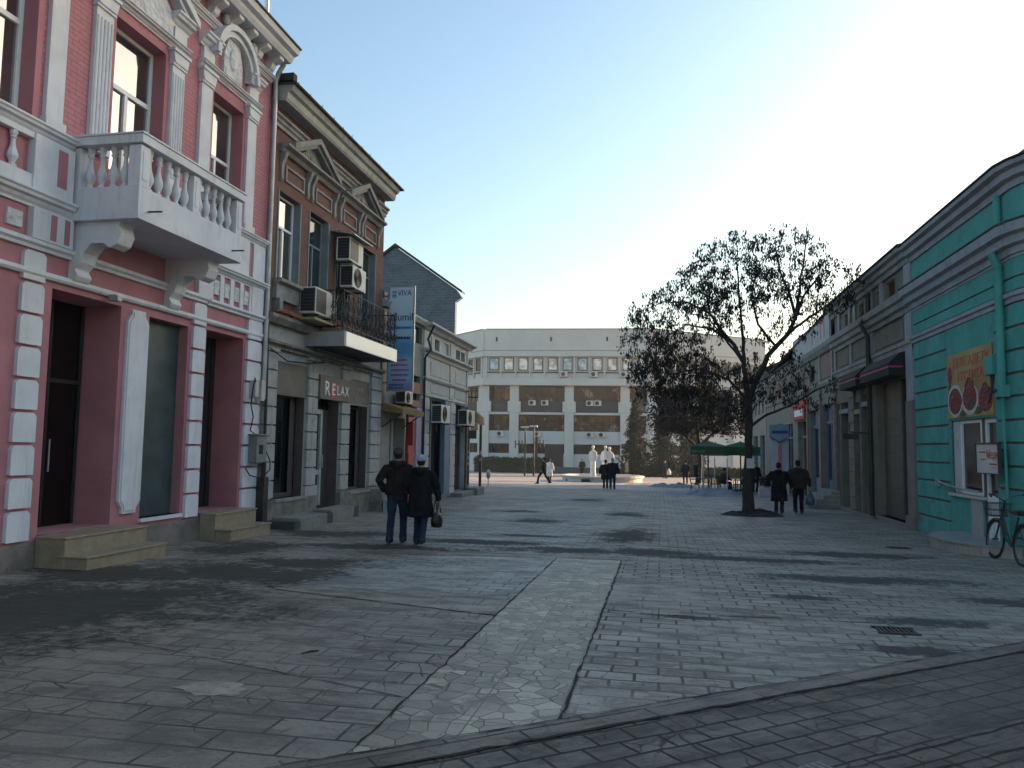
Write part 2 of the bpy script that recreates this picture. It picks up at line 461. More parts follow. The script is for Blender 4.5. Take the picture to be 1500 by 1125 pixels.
def crazy(name, c1, c2, joint):
    t = NT(name); tc = t.n('ShaderNodeTexCoord'); v = tc.outputs['Object']
    w = t.n('ShaderNodeTexVoronoi'); w.feature = 'DISTANCE_TO_EDGE'; w.inputs['Scale'].default_value = 6.5
    w2 = t.n('ShaderNodeTexVoronoi'); w2.inputs['Scale'].default_value = 6.5
    for q in (w, w2): t.l(v, q.inputs['Vector'])
    bw = t.n('ShaderNodeSeparateColor'); t.l(w2.outputs['Color'], bw.inputs[0])
    c = t.mix(bw.outputs[0], c1, c2)
    b = t.n('ShaderNodeTexBrick'); b.inputs['Scale'].default_value = 1; b.inputs['Brick Width'].default_value = .54; b.inputs['Row Height'].default_value = .55
    b.inputs['Mortar Size'].default_value = .006; b.offset = 0
    b.inputs['Color1'].default_value = (.30, .29, .28, 1); b.inputs['Color2'].default_value = (1, 1, 1, 1); b.inputs['Mortar'].default_value = (.3, .3, .3, 1)
    mp = t.n('ShaderNodeMapping'); mp.inputs['Location'].default_value = (.1, .1, 0); t.l(v, mp.inputs[0]); t.l(mp.outputs[0], b.inputs['Vector'])
    c = t.mix(.55, c, b.outputs['Color'], 'MULTIPLY')
    ck = t.math('MULTIPLY', t.ramp(w.outputs['Distance'], .010, .040, 1, 0), t.ramp(t.noise(v, .9, 3), .30, .50, .1, .95))
    ck = t.math('MAXIMUM', ck, t.math('MULTIPLY', b.outputs['Fac'], .7))
    c = t.mix(ck, c, joint)
    c = t.mix(t.ramp(t.noise(v, 2.6, 8, .76, .4), .47, .62, 0, .72), c, (.10, .084, .062))
    c = t.mix(t.ramp(t.noise(v, 25, 4, .6), .4, .7, 0, .2), c, (.13, .12, .11))
    st = spots(t, STAIN, 1.5)
    c = t.mix(t.math('MULTIPLY', st, .85), c, (.028, .024, .021))
    t.bump(t.math('SUBTRACT', t.math('MULTIPLY', t.noise(v, 20, 4), .4), ck), .5, .01)
    return t.fin(c, .48, 0, .5)

M['paving'] = paving('slab_paving', (.305, .262, .215), (.195, .170, .142), (.022, .019, .016), .36, .215, .014)
M['paving_big'] = paving('large_slab_paving', (.240, .200, .158), (.155, .131, .105), (.020, .017, .015), .46, .29, .012, 0.0, 1.0, True, .6)
M['paving_blue'] = paving('bluish_slab_paving', (.305, .288, .255), (.222, .214, .192), (.032, .029, .026), .36, .215, .010, 0.0, .3, True, .25)
M['stripe'] = crazy('cream_crazy_paving', (.43, .355, .255), (.185, .155, .113), (.034, .028, .023))
M['band'] = paving('cream_band_paving', (.285, .240, .180), (.165, .142, .112), (.040, .034, .028), .50, .45, .008, 0.0, .9, True, .55)
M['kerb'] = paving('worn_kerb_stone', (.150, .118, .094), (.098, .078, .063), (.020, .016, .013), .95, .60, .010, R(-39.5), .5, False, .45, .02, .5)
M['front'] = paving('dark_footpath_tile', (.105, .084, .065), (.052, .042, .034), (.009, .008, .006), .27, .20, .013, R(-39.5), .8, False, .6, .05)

g = MB()
YS = [-30, 0, 20, 40, 60, 80, 100]
for a, b in zip(YS[:-1], YS[1:]):
    g.face([(-400, a, SLOPE * a), (400, a, SLOPE * a), (400, b, SLOPE * b), (-400, b, SLOPE * b)])
g.face([(-1500, 100, SLOPE * 100), (1500, 100, SLOPE * 100), (1500, 2500, SLOPE * 100), (-1500, 2500, SLOPE * 100)])
struct('pavement', g, M['paving'])

def kline(x, which):                       # diagonal kerb band across the foreground
    return (5.50 + .805 * x) if which else (5.20 + .815 * x)
def kin(y): return (y - 5.53) / .82
struct('stone_stripe', sheet([(-1.70, kline(-1.70, 1)), (-.62, kline(-.62, 1)), (-.62, 13.0), (-1.70, 13.0)], .004), M['stripe'])
struct('slab_field', sheet([(-6.0, 3.0), (-3.09, 3.0), (-1.70, kline(-1.70, 1)), (-1.70, 8.05), (-4.6, 8.85), (-5.6, 7.3)], .004), M['paving_big'])
struct('slab_field', sheet([(-5.0, 9.25), (-1.70, 9.15), (-1.70, 13.0), (-4.2, 12.5)], .004), M['paving_blue'])
struct('slab_field', sheet([(-5.6, 14.6), (-1.60, 15.2), (-1.60, 28.0), (-6.0, 26.0)], .004), M['paving_blue'])
struct('cross_band', sheet([(-4.6, 8.85), (-1.70, 8.05), (-1.70, 9.15), (-5.0, 9.25)], .006), M['band'])
for pts in ([(-.18, 9.35), (.24, 9.40), (.21, 8.62), (-.22, 8.60)], [(.62, 9.18), (1.16, 9.22), (1.28, 8.78), (.60, 8.72)], [(1.86, 9.16), (2.28, 9.08), (2.30, 8.80), (1.86, 8.78)], [(-.5, 9.3), (-.22, 9.3), (-.26, 8.7), (-.54, 8.7)]):
    struct('pale_slab', sheet(pts, .006), M['band'])
M['seam'] = plain('dark_open_joint', (.016, .014, .012), .95, .3, 6, .4, 40)
def seam(pts, w_, seed, h=.0095):
    rnd = random.Random(seed); q = MB(); P = []
    for a, b in zip(pts[:-1], pts[1:]):
        n = max(2, int(math.dist(a, b) / .12))
        for k in range(n): P.append((a[0] + (b[0] - a[0]) * k / n, a[1] + (b[1] - a[1]) * k / n))
    P.append(pts[-1])
    dx, dy = P[-1][0] - P[0][0], P[-1][1] - P[0][1]; L_ = math.hypot(dx, dy); nx, ny = -dy / L_, dx / L_
    R0 = []
    for (x, y) in P:
        o = rnd.gauss(0, .006); ww = w_ * rnd.uniform(.2, 1.2)
        R0.append(((x + nx * (o + ww), y + ny * (o + ww)), (x + nx * (o - ww), y + ny * (o - ww))))
    for (a, b), (c, d) in zip(R0[:-1], R0[1:]):
        q.face([(b[0], b[1], SLOPE * b[1] + h), (d[0], d[1], SLOPE * d[1] + h), (c[0], c[1], SLOPE * c[1] + h), (a[0], a[1], SLOPE * a[1] + h)])
    struct('paving_joint', q, M['seam'])
seam([(-.62, kline(-.62, 1)), (-.62, 13.0)], .013, 1); seam([(-1.70, kline(-1.7, 1)), (-1.70, 13.0)], .010, 2)
seam([(-3.4, kline(-3.4, 0)), (8.5, kline(8.5, 0))], .016, 3, .0125); seam([(-3.4, kline(-3.4, 1)), (8.5, kline(8.5, 1))], .009, 4, .0125)
seam([(-1.70, 8.05), (-4.6, 8.85)], .012, 5); seam([(1.0, 4.6), (7.5, 9.9)], .008, 6); seam([(-5.6, 6.4), (-1.75, 5.2)], .006, 7)
seam([(-4.9, 7.7), (-1.8, 6.5)], .005, 8); seam([(.3, 3.8), (5.0, 7.4)], .010, 9)
struct('cross_band', sheet([(-5.0, 12.55), (-1.6, 13.02), (-.4, 13.05), (-.5, 13.55), (-5.2, 13.2)], .006), M['band'])
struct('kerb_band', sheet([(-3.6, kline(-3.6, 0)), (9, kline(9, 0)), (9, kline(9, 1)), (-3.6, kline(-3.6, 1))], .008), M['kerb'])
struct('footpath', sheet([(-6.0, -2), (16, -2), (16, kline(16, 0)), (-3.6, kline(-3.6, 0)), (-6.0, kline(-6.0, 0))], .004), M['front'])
M['tactile'] = paving('ribbed_tile', (.16, .155, .15), (.15, .145, .14), (.05, .05, .05), .05, .40, .012, R(-39.5), .2, False, .3, .0, 0.0)
struct('ribbed_slab', sheet([(.78, 4.05), (1.13, 4.34), (.86, 4.66), (.51, 4.37)], .008), M['tactile'])
struct('ribbed_slab', sheet([(.28, 3.88), (.63, 4.17), (.50, 4.33), (.15, 4.04)], .008), M['tactile'])

# plaza paving with pale stripes beyond the street
M['plaza'] = paving('plaza_paving', (.42, .375, .33), (.38, .34, .30), (.13, .12, .11), .6, .6, .008, 0, .3, False, .3)
M['plaza_pale'] = paving('pale_plaza_stone', (.58, .53, .47), (.54, .49, .43), (.2, .18, .17), .6, .6, .008, 0, .3, False, .3)
struct('plaza', sheet([(-60, 44), (40, 44), (40, 92), (-60, 92)], .004), M['plaza'])
struct('plaza_trim', sheet([(-12, 50.5), (6, 50.5), (6, 51.3), (-12, 51.3)], .008), M['plaza_pale'])
struct('plaza_trim', sheet([(-60, 58.0), (30, 58.0), (30, 59.4), (-60, 59.4)], .008), M['plaza_pale'])
for k in range(7):
    x = -3.0 + k * 1.05
    struct('plaza_stripe', sheet([(x, 51.6), (x + .5, 51.6), (x + .75, 57.4), (x + .25, 57.4)], .008), M['plaza_pale'])
# damp leftovers of snow
def heap(name, cx, cy, rx, ry, hgt, mat, seed, n=26):
    mb = MB(); rnd = random.Random(seed); V = []
    for j in range(n):
        row = []
        for i in range(n):
            u = -1 + 2 * i / (n - 1); w = -1 + 2 * j / (n - 1)
            q = max(0, 1 - (u * u + w * w))
            h = hgt * (q ** .7) * (.45 + .9 * mnoise.fractal(Vector((u * 2.3 + seed, w * 2.3, 0)), 1, 2, 4) + .3)
            x = cx + u * rx; y = cy + w * ry
            row.append((x, y, gz(y) + max(h, -.02) - .015))
        V.append(row)
    flat = [p for r in V for p in r]
    mb.add(flat, [(j * n + i, j * n + i + 1, (j + 1) * n + i + 1, (j + 1) * n + i) for j in range(n - 1) for i in range(n - 1)], True)
    return mb
M['snow'] = plain('old_dirty_snow', (.21, .22, .25), .8, .25, 3, .6, 14, grime=.8, dirt=(.07, .065, .065))
# ------------------------------------------------------------------ facade tools
class Front:
    """a facade in the plane x = c whose outside looks along s (+1: street to the right of it)"""
    def __init__(s, c, sg): s.c = c; s.s = sg
    def x(s, d): return s.c + s.s * d
    def box(s, mb, y0, y1, z0, z1, d0, d1): return mb.box(s.x(d0), s.x(d1), y0, y1, z0, z1)
    def P(s, y, z, d): return (s.x(d), y, z)
    def prism(s, mb, poly, d0, d1, smooth=False):
        """outline in (y, z) pushed out from d0 to d1"""
        return mb.prism(poly, lambda p, a: (s.x(a), p[0], p[1]), d0, d1, smooth)
    def profile(s, mb, prof, y0, y1):
        """moulding: outline in (d, z) run along y"""
        return mb.prism(prof, lambda p, a: (s.x(p[0]), a, p[1]), y0, y1)
    def wall(s, mb, y0, y1, z0, z1, holes=(), depth=.3, d=0.0):
        """sheet with openings, each lined with reveals `depth` deep"""
        ys = sorted({y0, y1, *[min(max(h[i], y0), y1) for h in holes for i in (0, 1)]})
        zs = sorted({z0, z1, *[min(max(h[i], z0), z1) for h in holes for i in (2, 3)]})
        for a, b in zip(ys[:-1], ys[1:]):
            for p, q in zip(zs[:-1], zs[1:]):
                my, mz = (a + b) / 2, (p + q) / 2
                if any(h[0] < my < h[1] and h[2] < mz < h[3] for h in holes): continue
                mb.face([s.P(a, p, d), s.P(b, p, d), s.P(b, q, d), s.P(a, q, d)])
        for h in holes:
            a, b, p, q = h[:4]; e = d - (h[4] if len(h) > 4 else depth)
            mb.face([s.P(a, p, d), s.P(a, q, d), s.P(a, q, e), s.P(a, p, e)])
            mb.face([s.P(b, p, d), s.P(b, q, d), s.P(b, q, e), s.P(b, p, e)])
            mb.face([s.P(a, q, d), s.P(b, q, d), s.P(b, q, e), s.P(a, q, e)])
            mb.face([s.P(a, p, d), s.P(b, p, d), s.P(b, p, e), s.P(a, p, e)])
        return mb
    def cornice(s, mb, y0, y1, z0, z1, d1, d0=0.0, ends=True):
        """stepped moulding growing outwards towards the top"""
        h = z1 - z0; w = d1 - d0
        prof = [(d0 - .05, z0), (d0 + w * .22, z0), (d0 + w * .22, z0 + h * .16), (d0 + w * .40, z0 + h * .30), (d0 + w * .52, z0 + h * .48),
                (d0 + w * .78, z0 + h * .56), (d0 + w * .84, z0 + h * .74), (d1, z0 + h * .84), (d1, z1), (d0 - .05, z1)]
        return s.profile(mb, prof, y0, y1)

def window(fr, root, y0, y1, z0, z1, depth, pane, frame, ft=.06, mull=(), trans=None, name='window', curtain=None):
    """frame (part) with its panes (sub-part) at the back of a reveal"""
    f = MB(); d1 = -depth + .07; d0 = -depth
    fr.box(f, y0, y0 + ft, z0, z1, d0, d1); fr.box(f, y1 - ft, y1, z0, z1, d0, d1)
    fr.box(f, y0 + ft, y1 - ft, z0, z0 + ft, d0, d1); fr.box(f, y0 + ft, y1 - ft, z1 - ft, z1, d0, d1)
    if trans: fr.box(f, y0 + ft, y1 - ft, trans - ft * .6, trans + ft * .6, d0, d1 + .004)
    for m in mull:
        top = trans - ft * .6 if trans else z1 - ft
        fr.box(f, m - ft * .6, m + ft * .6, z0 + ft, top, d0, d1 + .002)
    w = obj(name, f, frame, root, .006)
    g = MB()
    # two or three leaves, each tilted by a hair so the reflections break between them
    cuts = [y0 + ft * .5] + list(mull) + [y1 - ft * .5]
    spans = [(a, b, z0 + ft * .5, (trans or z1) - ft * .5) for a, b in zip(cuts[:-1], cuts[1:])]
    if trans: spans.append((y0 + ft * .5, y1 - ft * .5, trans, z1 - ft * .5))
    for k, (a, b, p, q) in enumerate(spans):
        e = .006 * ((k % 3) - 1)
        g.face([fr.P(a, p, d0 + .03), fr.P(b, p, d0 + .03 + e), fr.P(b, q, d0 + .03 + e), fr.P(a, q, d0 + .03)])
    obj('pane', g, pane, w)
    return w

def quoins(fr, mb, y0, y1, z0, z1, n, d=.06, gap=.045, notch=.05):
    """rusticated blocks with nibbled corners, one above the other"""
    h = (z1 - z0) / n
    for k in range(n):
        a, b = z0 + k * h + gap / 2, z0 + (k + 1) * h - gap / 2
        c = notch
        poly = [(y0, a), (y1, a), (y1, b - c), (y1 - c * .5, b - c * .4), (y1 - c, b), (y0 + c, b), (y0 + c * .5, b - c * .4), (y0, b - c)]
        fr.prism(mb, poly, -.02, d)
    return mb

def baluster(mb, c, h, r=.06, n=8):
    prof = [(.75, 0), (.75, .07), (.45, .10), (.55, .14), (1.0, .28), (.95, .36), (.5, .55), (.38, .68), (.42, .76), (.7, .79), (.45, .83), (.7, .90), (.7, 1.0)]
    return mb.lathe([(p * r, z * h) for p, z in prof], c, n)

XL = -8.70
L = Front(XL, 1)

# ================================================================== pink corner house
pk = thing('town_house', 'pink and white ornate house with a balustraded balcony and quoined shop doors', 'house', (XL, 12.0, gz(12)))
w = MB()
H0 = [(9.58, 11.05, .30, 3.85, .70), (11.76, 12.88, .33, 3.80, .20), (13.47, 14.83, .30, 3.84, .68), (6.2, 8.3, .3, 3.85, .3)]
L.wall(w, 3.0, 15.58, -.5, 6.0, H0)
w.face([L.P(3.0, -.5, 0), L.P(3.0, 10.6, 0), L.P(3.0, 10.6, -9), L.P(3.0, -.5, -9)])
w.face([L.P(15.58, -.5, 0), L.P(15.58, 10.6, 0), L.P(15.58, 10.6, -9), L.P(15.58, -.5, -9)])
w.face([L.P(3.0, -.5, -9), L.P(3.0, 10.6, -9), L.P(15.58, 10.6, -9), L.P(15.58, -.5, -9)])
obj('wall', w, M['pink'], pk)
uw = MB()
H1 = [(7.62, 9.00, 6.12, 8.55), (10.55, 11.82, 5.26, 8.56), (13.33, 14.43, 6.12, 8.60)]
L.wall(uw, 3.0, 15.58, 6.0, 10.0, [(a - .05, b + .05, z0 - .01, z1 + .05) for a, b, z0, z1 in H1], .33)
obj('brick_wall', uw, M['pink_brick'], pk)
fw = MB()                                   # smooth pink surrounds of the upper windows
for a, b, z0, z1 in H1:
    e = .10
    L.box(fw, a - e, a, z0, z1 + e, -.32, .012); L.box(fw, b, b + e, z0, z1 + e, -.32, .012); L.box(fw, a, b, z1, z1 + e, -.32, .012)
obj('window_surround', fw, M['pink'], pk)
window(L, pk, 7.62, 9.00, 6.12, 8.55, .30, M['pane_sky'], M['pvc'], .07, (8.31,), 7.55)
window(L, pk, 10.55, 11.82, 5.26, 8.56, .31, M['pane_sky'], M['pvc'], .07, (11.18,), 7.55, 'balcony_door')
window(L, pk, 13.33, 14.43, 6.12, 8.60, .33, M['pane_sky'], M['pvc'], .06, (13.88,), 7.45)
# shop doors
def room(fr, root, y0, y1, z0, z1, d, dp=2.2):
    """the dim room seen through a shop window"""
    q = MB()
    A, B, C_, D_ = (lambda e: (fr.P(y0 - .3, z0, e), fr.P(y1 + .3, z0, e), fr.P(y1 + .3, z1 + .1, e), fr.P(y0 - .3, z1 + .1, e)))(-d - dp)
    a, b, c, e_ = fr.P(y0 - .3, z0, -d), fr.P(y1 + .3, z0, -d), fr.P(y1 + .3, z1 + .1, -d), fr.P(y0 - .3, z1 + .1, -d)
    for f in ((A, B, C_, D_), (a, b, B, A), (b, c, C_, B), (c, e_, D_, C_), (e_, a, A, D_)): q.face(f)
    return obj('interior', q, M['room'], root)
d_ = MB(); L.box(d_, 9.58, 11.05, .30, 3.85, -.72, -.70); dd = obj('shop_door', d_, M['clear'], pk)
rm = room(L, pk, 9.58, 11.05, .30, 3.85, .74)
q = MB(); L.box(q, 10.72, 10.98, .3, 3.8, -1.05, -1.0); L.box(q, 9.9, 10.3, .3, 1.3, -2.0, -1.6); obj('curtain', q, plain('grey_curtain', (.20, .21, .21), .9, .15, 3, .2), rm)
fr_ = MB()
for y in (9.60, 10.28, 10.36, 11.02): L.box(fr_, y - .02, y + .025, .30, 3.85, -.70, -.67)
L.box(fr_, 9.6, 11.03, 2.55, 2.61, -.70, -.672)
obj('frame', fr_, M['metal_dark'], dd)
hd = MB(); hd.tube([L.P(10.24, 1.15, -.63), L.P(10.24, 1.65, -.63)], .014); hd.tube([L.P(10.41, 1.15, -.63), L.P(10.41, 1.65, -.63)], .014)
obj('handle', hd, M['zinc'], dd)
s_ = MB(); L.box(s_, 11.76, 12.88, .33, 3.80, -.22, -.19); sw = obj('shop_window', s_, M['frost'], pk)
s2 = MB(); L.box(s2, 11.74, 12.90, .27, .33, -.2, .06); obj('sill', s2, M['white'], sw)
d2 = MB(); L.box(d2, 13.47, 14.83, .30, 3.84, -.70, -.68); dd2 = obj('shop_door', d2, M['dark'], pk)
f2 = MB(); L.box(f2, 13.47, 13.60, .30, 3.84, -.68, -.64); L.box(f2, 14.70, 14.83, .3, 3.84, -.68, -.64); obj('frame', f2, M['metal_dark'], dd2)
# plinth
p_ = MB()
for a, b in ((3.0, 6.2), (8.3, 9.58), (11.05, 13.47), (14.83, 15.58)): L.box(p_, a, b, -.6, .20, -.1, .055)
for a, b in ((6.2, 8.3), (9.58, 11.05), (13.47, 14.83)): L.box(p_, a, b, -.6, .297, -.72, .02)
obj('plinth', p_, M['plinth'], pk, .012)
# quoined piers
for a, b in ((8.99, 9.38), (12.97, 13.37), (14.92, 15.50)):
    q = MB(); quoins(L, q, a, b, .22, 4.31, 9); obj('quoin_pier', q, M['white'], pk, .012)
# panel pilaster between door and shop window
q = MB()
def panel(a, b, z0, z1, c):
    return [(a + c, z0), (b - c, z0), (b - c, z0 + c * .8), (b - c * .3, z0 + c * 1.6), (b, z0 + c * 2.1), (b, z1 - c * 2.1), (b - c * .3, z1 - c * 1.6), (b - c, z1 - c * .8), (b - c, z1), (a + c, z1), (a + c, z1 - c * .8), (a + c * .3, z1 - c * 1.6), (a, z1 - c * 2.1), (a, z0 + c * 2.1), (a + c * .3, z0 + c * 1.6), (a + c, z0 + c * .8)]
L.prism(q, panel(11.17, 11.70, .45, 3.84, .10), -.02, .05)
L.prism(q, panel(11.205, 11.665, .50, 3.79, .09), .04, .068)
obj('panel_pilaster', q, M['white'], pk, .006)
# mouldings from the shop lintel up to the sills
m = MB()
L.profile(m, [(-.02, 3.945), (.055, 3.945), (.085, 3.98), (.085, 4.035), (-.02, 4.035)], 3.0, 15.55)
L.profile(m, [(-.02, 4.325), (.05, 4.325), (.06, 4.37), (.10, 4.40), (.10, 4.455), (-.02, 4.455)], 3.0, 13.40)
L.profile(m, [(-.02, 4.305), (.06, 4.305), (.07, 4.35), (.12, 4.38), (.12, 4.43), (-.02, 4.43)], 13.40, 15.55)
obj('string_course', m, M['white'], pk, .004)
m = MB()
L.cornice(m, 3.0, 9.76, 4.90, 5.13, .20); L.cornice(m, 12.62, 15.55, 4.98, 5.15, .18)
L.cornice(m, 3.0, 9.76, 5.93, 6.12, .17); L.cornice(m, 12.62, 15.56, 5.95, 6.12, .15)
L.box(m, 8.98, 9.72, 5.15, 5.93, -.02, .13)        # parapet pedestal under the sill
L.box(m, 12.7, 14.82, 5.15, 5.95, -.02, .07)
L.box(m, 3.0, 7.5, 5.15, 5.93, -.02, .10); L.box(m, 7.5, 9.0, 5.13, 5.34, -.02, .10); L.box(m, 7.5, 9.0, 5.85, 5.93, -.02, .10)
L.box(m, 9.05, 9.80, 4.457, 4.90, -.02, .11)
L.box(m, 13.02, 13.42, 4.43, 4.98, -.02, .09); L.box(m, 15.0, 15.5, 4.43, 5.95, -.02, .06)
for k in range(5): L.box(m, 13.50 + .37 * k - .07, 13.50 + .37 * k + .07, 4.43, 4.98, -.02, .05)
obj('parapet_moulding', m, M['white'], pk, .006)
m = MB()
L.box(m, 9.40, 9.58, 5.30, 5.85, .128, .134); L.box(m, 9.36, 9.47, 4.50, 4.87, .108, .114); L.box(m, 9.62, 9.72, 4.50, 4.87, .108, .114); L.box(m, 14.86, 14.99, 5.2, 5.9, .0, .03)
L.box(m, 8.40, 8.98, 4.47, 4.88, -.01, .02)
obj('inset_panel', m, M['pink'], pk)
m = MB()
for k in range(4):
    y = 13.685 + .37 * k
    L.box(m, y - .09, y + .09, 4.56, 4.86, -.02, .045)
L.box(m, 8.66, 8.92, 4.55, 4.78, -.02, .06)
obj('rosette', m, M['relief'], pk, .01)
pb = MB()
for k in range(4): baluster(pb, (L.x(.05), 7.75 + .31 * k, 5.34), .51, .075)
obj('parapet_baluster', pb, M['white'], pk)
# pilasters and caps of the upper floor
def pil(y0, y1, z1, flutes):
    q = MB()
    L.box(q, y0 - .03, y1 + .03, 6.12, 6.26, -.02, .11); L.box(q, y0, y1, 6.26, z1, -.02, .07)
    if flutes:
        n = 5; st = (y1 - y0) / n
        for k in range(n): q.tube([L.P(y0 + st * (k + .5), 6.36, .068), L.P(y0 + st * (k + .5), z1 - .14, .068)], st * .36, 6)
    L.box(q, y0 - .02, y1 + .02, z1, z1 + .05, -.02, .10)
    L.prism(q, [(y0, z1 + .05), (y1, z1 + .05), (y1 + .05, z1 + .24), (y0 - .05, z1 + .24)], -.02, .12)
    L.box(q, y0 - .07, y1 + .07, z1 + .24, z1 + .30, -.02, .15)
    obj('pilaster', q, M['white'], pk, .006)
pil(9.18, 9.50, 8.40, False); pil(7.1, 7.42, 8.4, False)
pil(10.04, 10.42, 8.43, True); pil(11.94, 12.30, 8.43, True)
pil(12.84, 13.20, 8.55, False); pil(14.53, 14.88, 8.55, False)
def cap(y0, y1, zb, gable):
    """entablature, side blocks and a triangular or arched top with a carved field"""
    q = MB()
    L.cornice(q, y0 - .06, y1 + .06, zb, zb + .13, .17)
    for a, b in ((y0, y0 + .36), (y1 - .36, y1)):
        L.box(q, a, b, zb + .13, zb + .42, -.02, .08)
        L.cornice(q, a - .09, b + .09, zb + .42, zb + .66, .24)
    yc = (y0 + y1) / 2
    if gable:
        for sg in (-1, 1):
            h = (y1 - y0) / 2 + .12
            L.prism(q, [(yc + sg * h, zb + .60), (yc + sg * h, zb + .74), (yc, zb + 1.56), (yc, zb + 1.38)], .0, .26)
            L.prism(q, [(yc + sg * (h - .16), zb + .58), (yc + sg * (h - .1), zb + .62), (yc, zb + 1.40), (yc, zb + 1.28)], .0, .19)
    else:
        n = 20; ro, rz = (y1 - y0) / 2 - .22, .86
        for (f, d) in ((1.0, .24), (.86, .17)):
            for k in range(n):
                t0, t1 = math.pi * k / n, math.pi * (k + 1) / n
                g = f - .13
                L.prism(q, [(yc + f * ro * math.cos(t0), zb + .42 + f * rz * math.sin(t0)), (yc + f * ro * math.cos(t1), zb + .42 + f * rz * math.sin(t1)),
                            (yc + g * ro * math.cos(t1), zb + .42 + g * rz * math.sin(t1)), (yc + g * ro * math.cos(t0), zb + .42 + g * rz * math.sin(t0))], .0, d)
    o = obj('pediment' if gable else 'arched_pediment', q, M['white'], pk, .005)
    r = MB()
    if gable: L.prism(r, [(y0 + .40, zb + .15), (y1 - .40, zb + .15), (y1 - .40, zb + .55), (yc, zb + 1.2), (y0 + .40, zb + .55)], -.02, .07)
    else:
        L.prism(r, [(yc - .34, zb + .22), (yc + .34, zb + .22), (yc + .34, zb + .62), (yc + .22, zb + .95), (yc, zb + 1.06), (yc - .22, zb + .95), (yc - .34, zb + .62)], -.02, .08)
        r.ball(L.P(yc, zb + .62, .08), .05, .16, .24)
    obj('carved_panel', r, M['relief'], o)
cap(10.04, 12.30, 8.74, True); cap(12.84, 14.88, 8.86, False); cap(7.1, 9.5, 8.74, True)
# main cornice with brackets
m = MB()
L.box(m, 3.0, 15.55, 9.9, 10.30, -.3, .02)
obj('frieze', m, M['pink'], pk)
m = MB()
L.cornice(m, 3.0, 15.52, 9.80, 9.932, .145)
L.profile(m, [(-.3, 10.28), (.42, 10.28), (.48, 10.36), (.50, 10.42), (.60, 10.46), (.64, 10.58), (-.3, 10.58)], 3.0, 15.62)
y = 4.0
while y < 15.5:
    L.profile(m, [(.0, 9.95), (.05, 9.94), (.16, 10.02), (.20, 10.12), (.38, 10.20), (.38, 10.28), (.0, 10.28)], y, y + .17); y += .56
obj('cornice', m, M['white'], pk, .005)
m = MB()
for yy in (11.18, 14.1):
    for k in range(9):
        m.ball(L.P(yy - .6 + .15 * k, 10.10 + .07 * math.cos(k * 1.5), .10), .09, .09, .13 + .05 * math.sin(k * 2.1), 8, 6)
obj('garland', m, M['relief'], pk)
m = MB(); L.box(m, 3.0, 15.64, 10.58, 10.62, -.4, .67); L.box(m, 3.0, 15.6, 10.6, 10.62, -9, -.4); obj('roof_edge', m, M['dark_roof'], pk)
m = MB(); L.box(m, 14.5, 15.3, 10.62, 12.2, -1.2, -.35); L.box(m, 14.42, 15.38, 12.2, 12.32, -1.3, -.27); obj('chimney', m, M['white'], pk, .01)
m = MB()
m.tube([L.P(15.56, 12.3, -.2), L.P(15.56, 10.7, -.2)], .05, 8)
m.tube([L.P(15.54, 10.25, .3), L.P(15.56, 10.05, .16), L.P(15.56, 9.85, .10), L.P(15.56, 2.6, .10)], .055, 10)
obj('downpipe', m, M['zinc'], pk)
# balcony
b = MB(); L.box(b, 9.76, 12.60, 4.90, 5.02, -.02, 1.2)
L.box(b, 9.78, 12.58, 5.02, 5.40, 1.10, 1.18); L.box(b, 9.78, 9.86, 5.02, 5.40, -.02, 1.10); L.box(b, 12.50, 12.58, 5.02, 5.40, -.02, 1.10)
for a, c in ((9.78, 10.0), (11.10, 11.27), (12.40, 12.58)):
    L.box(b, a, c, 5.40, 6.02, .98, 1.18)
    L.box(b, a + .05, c - .05, 5.5, 5.94, 1.18, 1.19)
L.box(b, 9.78, 9.98, 5.40, 6.02, -.02, .16); L.box(b, 12.40, 12.58, 5.40, 6.02, -.02, .16)
bal = obj('balcony', b, M['white'], pk, .006)
h = MB()
L.box(h, 9.74, 12.62, 6.04, 6.17, .96, 1.23); L.box(h, 9.74, 9.99, 6.04, 6.17, -.02, .96); L.box(h, 12.37, 12.62, 6.04, 6.17, -.02, .96)
L.box(h, 9.72, 12.64, 6.17, 6.20, .94, 1.25); L.box(h, 9.72, 10.0, 6.17, 6.20, -.02, .94); L.box(h, 12.36, 12.64, 6.17, 6.20, -.02, .94)
obj('handrail', h, M['white'], bal, .006)
for k in range(5):
    for y0 in (10.0, 11.27):
        q = MB(); baluster(q, L.P(y0 + .11 + k * .222, 5.40, 1.08), .64, .075); obj('baluster', q, M['white'], bal)
for k in range(4):
    for y0 in (9.88, 12.49):
        q = MB(); baluster(q, L.P(y0, 5.40, .26 + k * .2), .64, .075); obj('baluster', q, M['white'], bal)
for y0 in (9.86, 12.12):
    q = MB()
    L.profile(q, [(-.02, 4.02), (.10, 4.02), (.16, 4.10), (.10, 4.20), (.20, 4.30), (.24, 4.44), (.36, 4.58), (.56, 4.58), (.68, 4.50), (.80, 4.56), (.86, 4.70), (.82, 4.84), (.86, 4.90), (-.02, 4.90)], y0, y0 + .30)
    obj('corbel', q, M['white'], bal, .02)
q = MB()
for y0 in (10.0, 12.3): q.tube([L.P(y0, 5.06, 1.18), L.P(y0, 5.055, 1.42)], .014, 6)
obj('drain_spout', q, M['metal_dark'], bal)
ln = MB(); ln.box(L.x(.09), L.x(.26), 10.62, 10.72, 3.86, 3.94); ln.tube([L.P(10.67, 3.95, .08), L.P(10.67, 3.95, .2)], .02, 6)
tag(obj('lamp', ln, M['zinc'], origin=L.P(10.67, 3.9, .1)), 'small grey lamp fixed over the wide pink doorway', 'lamp')
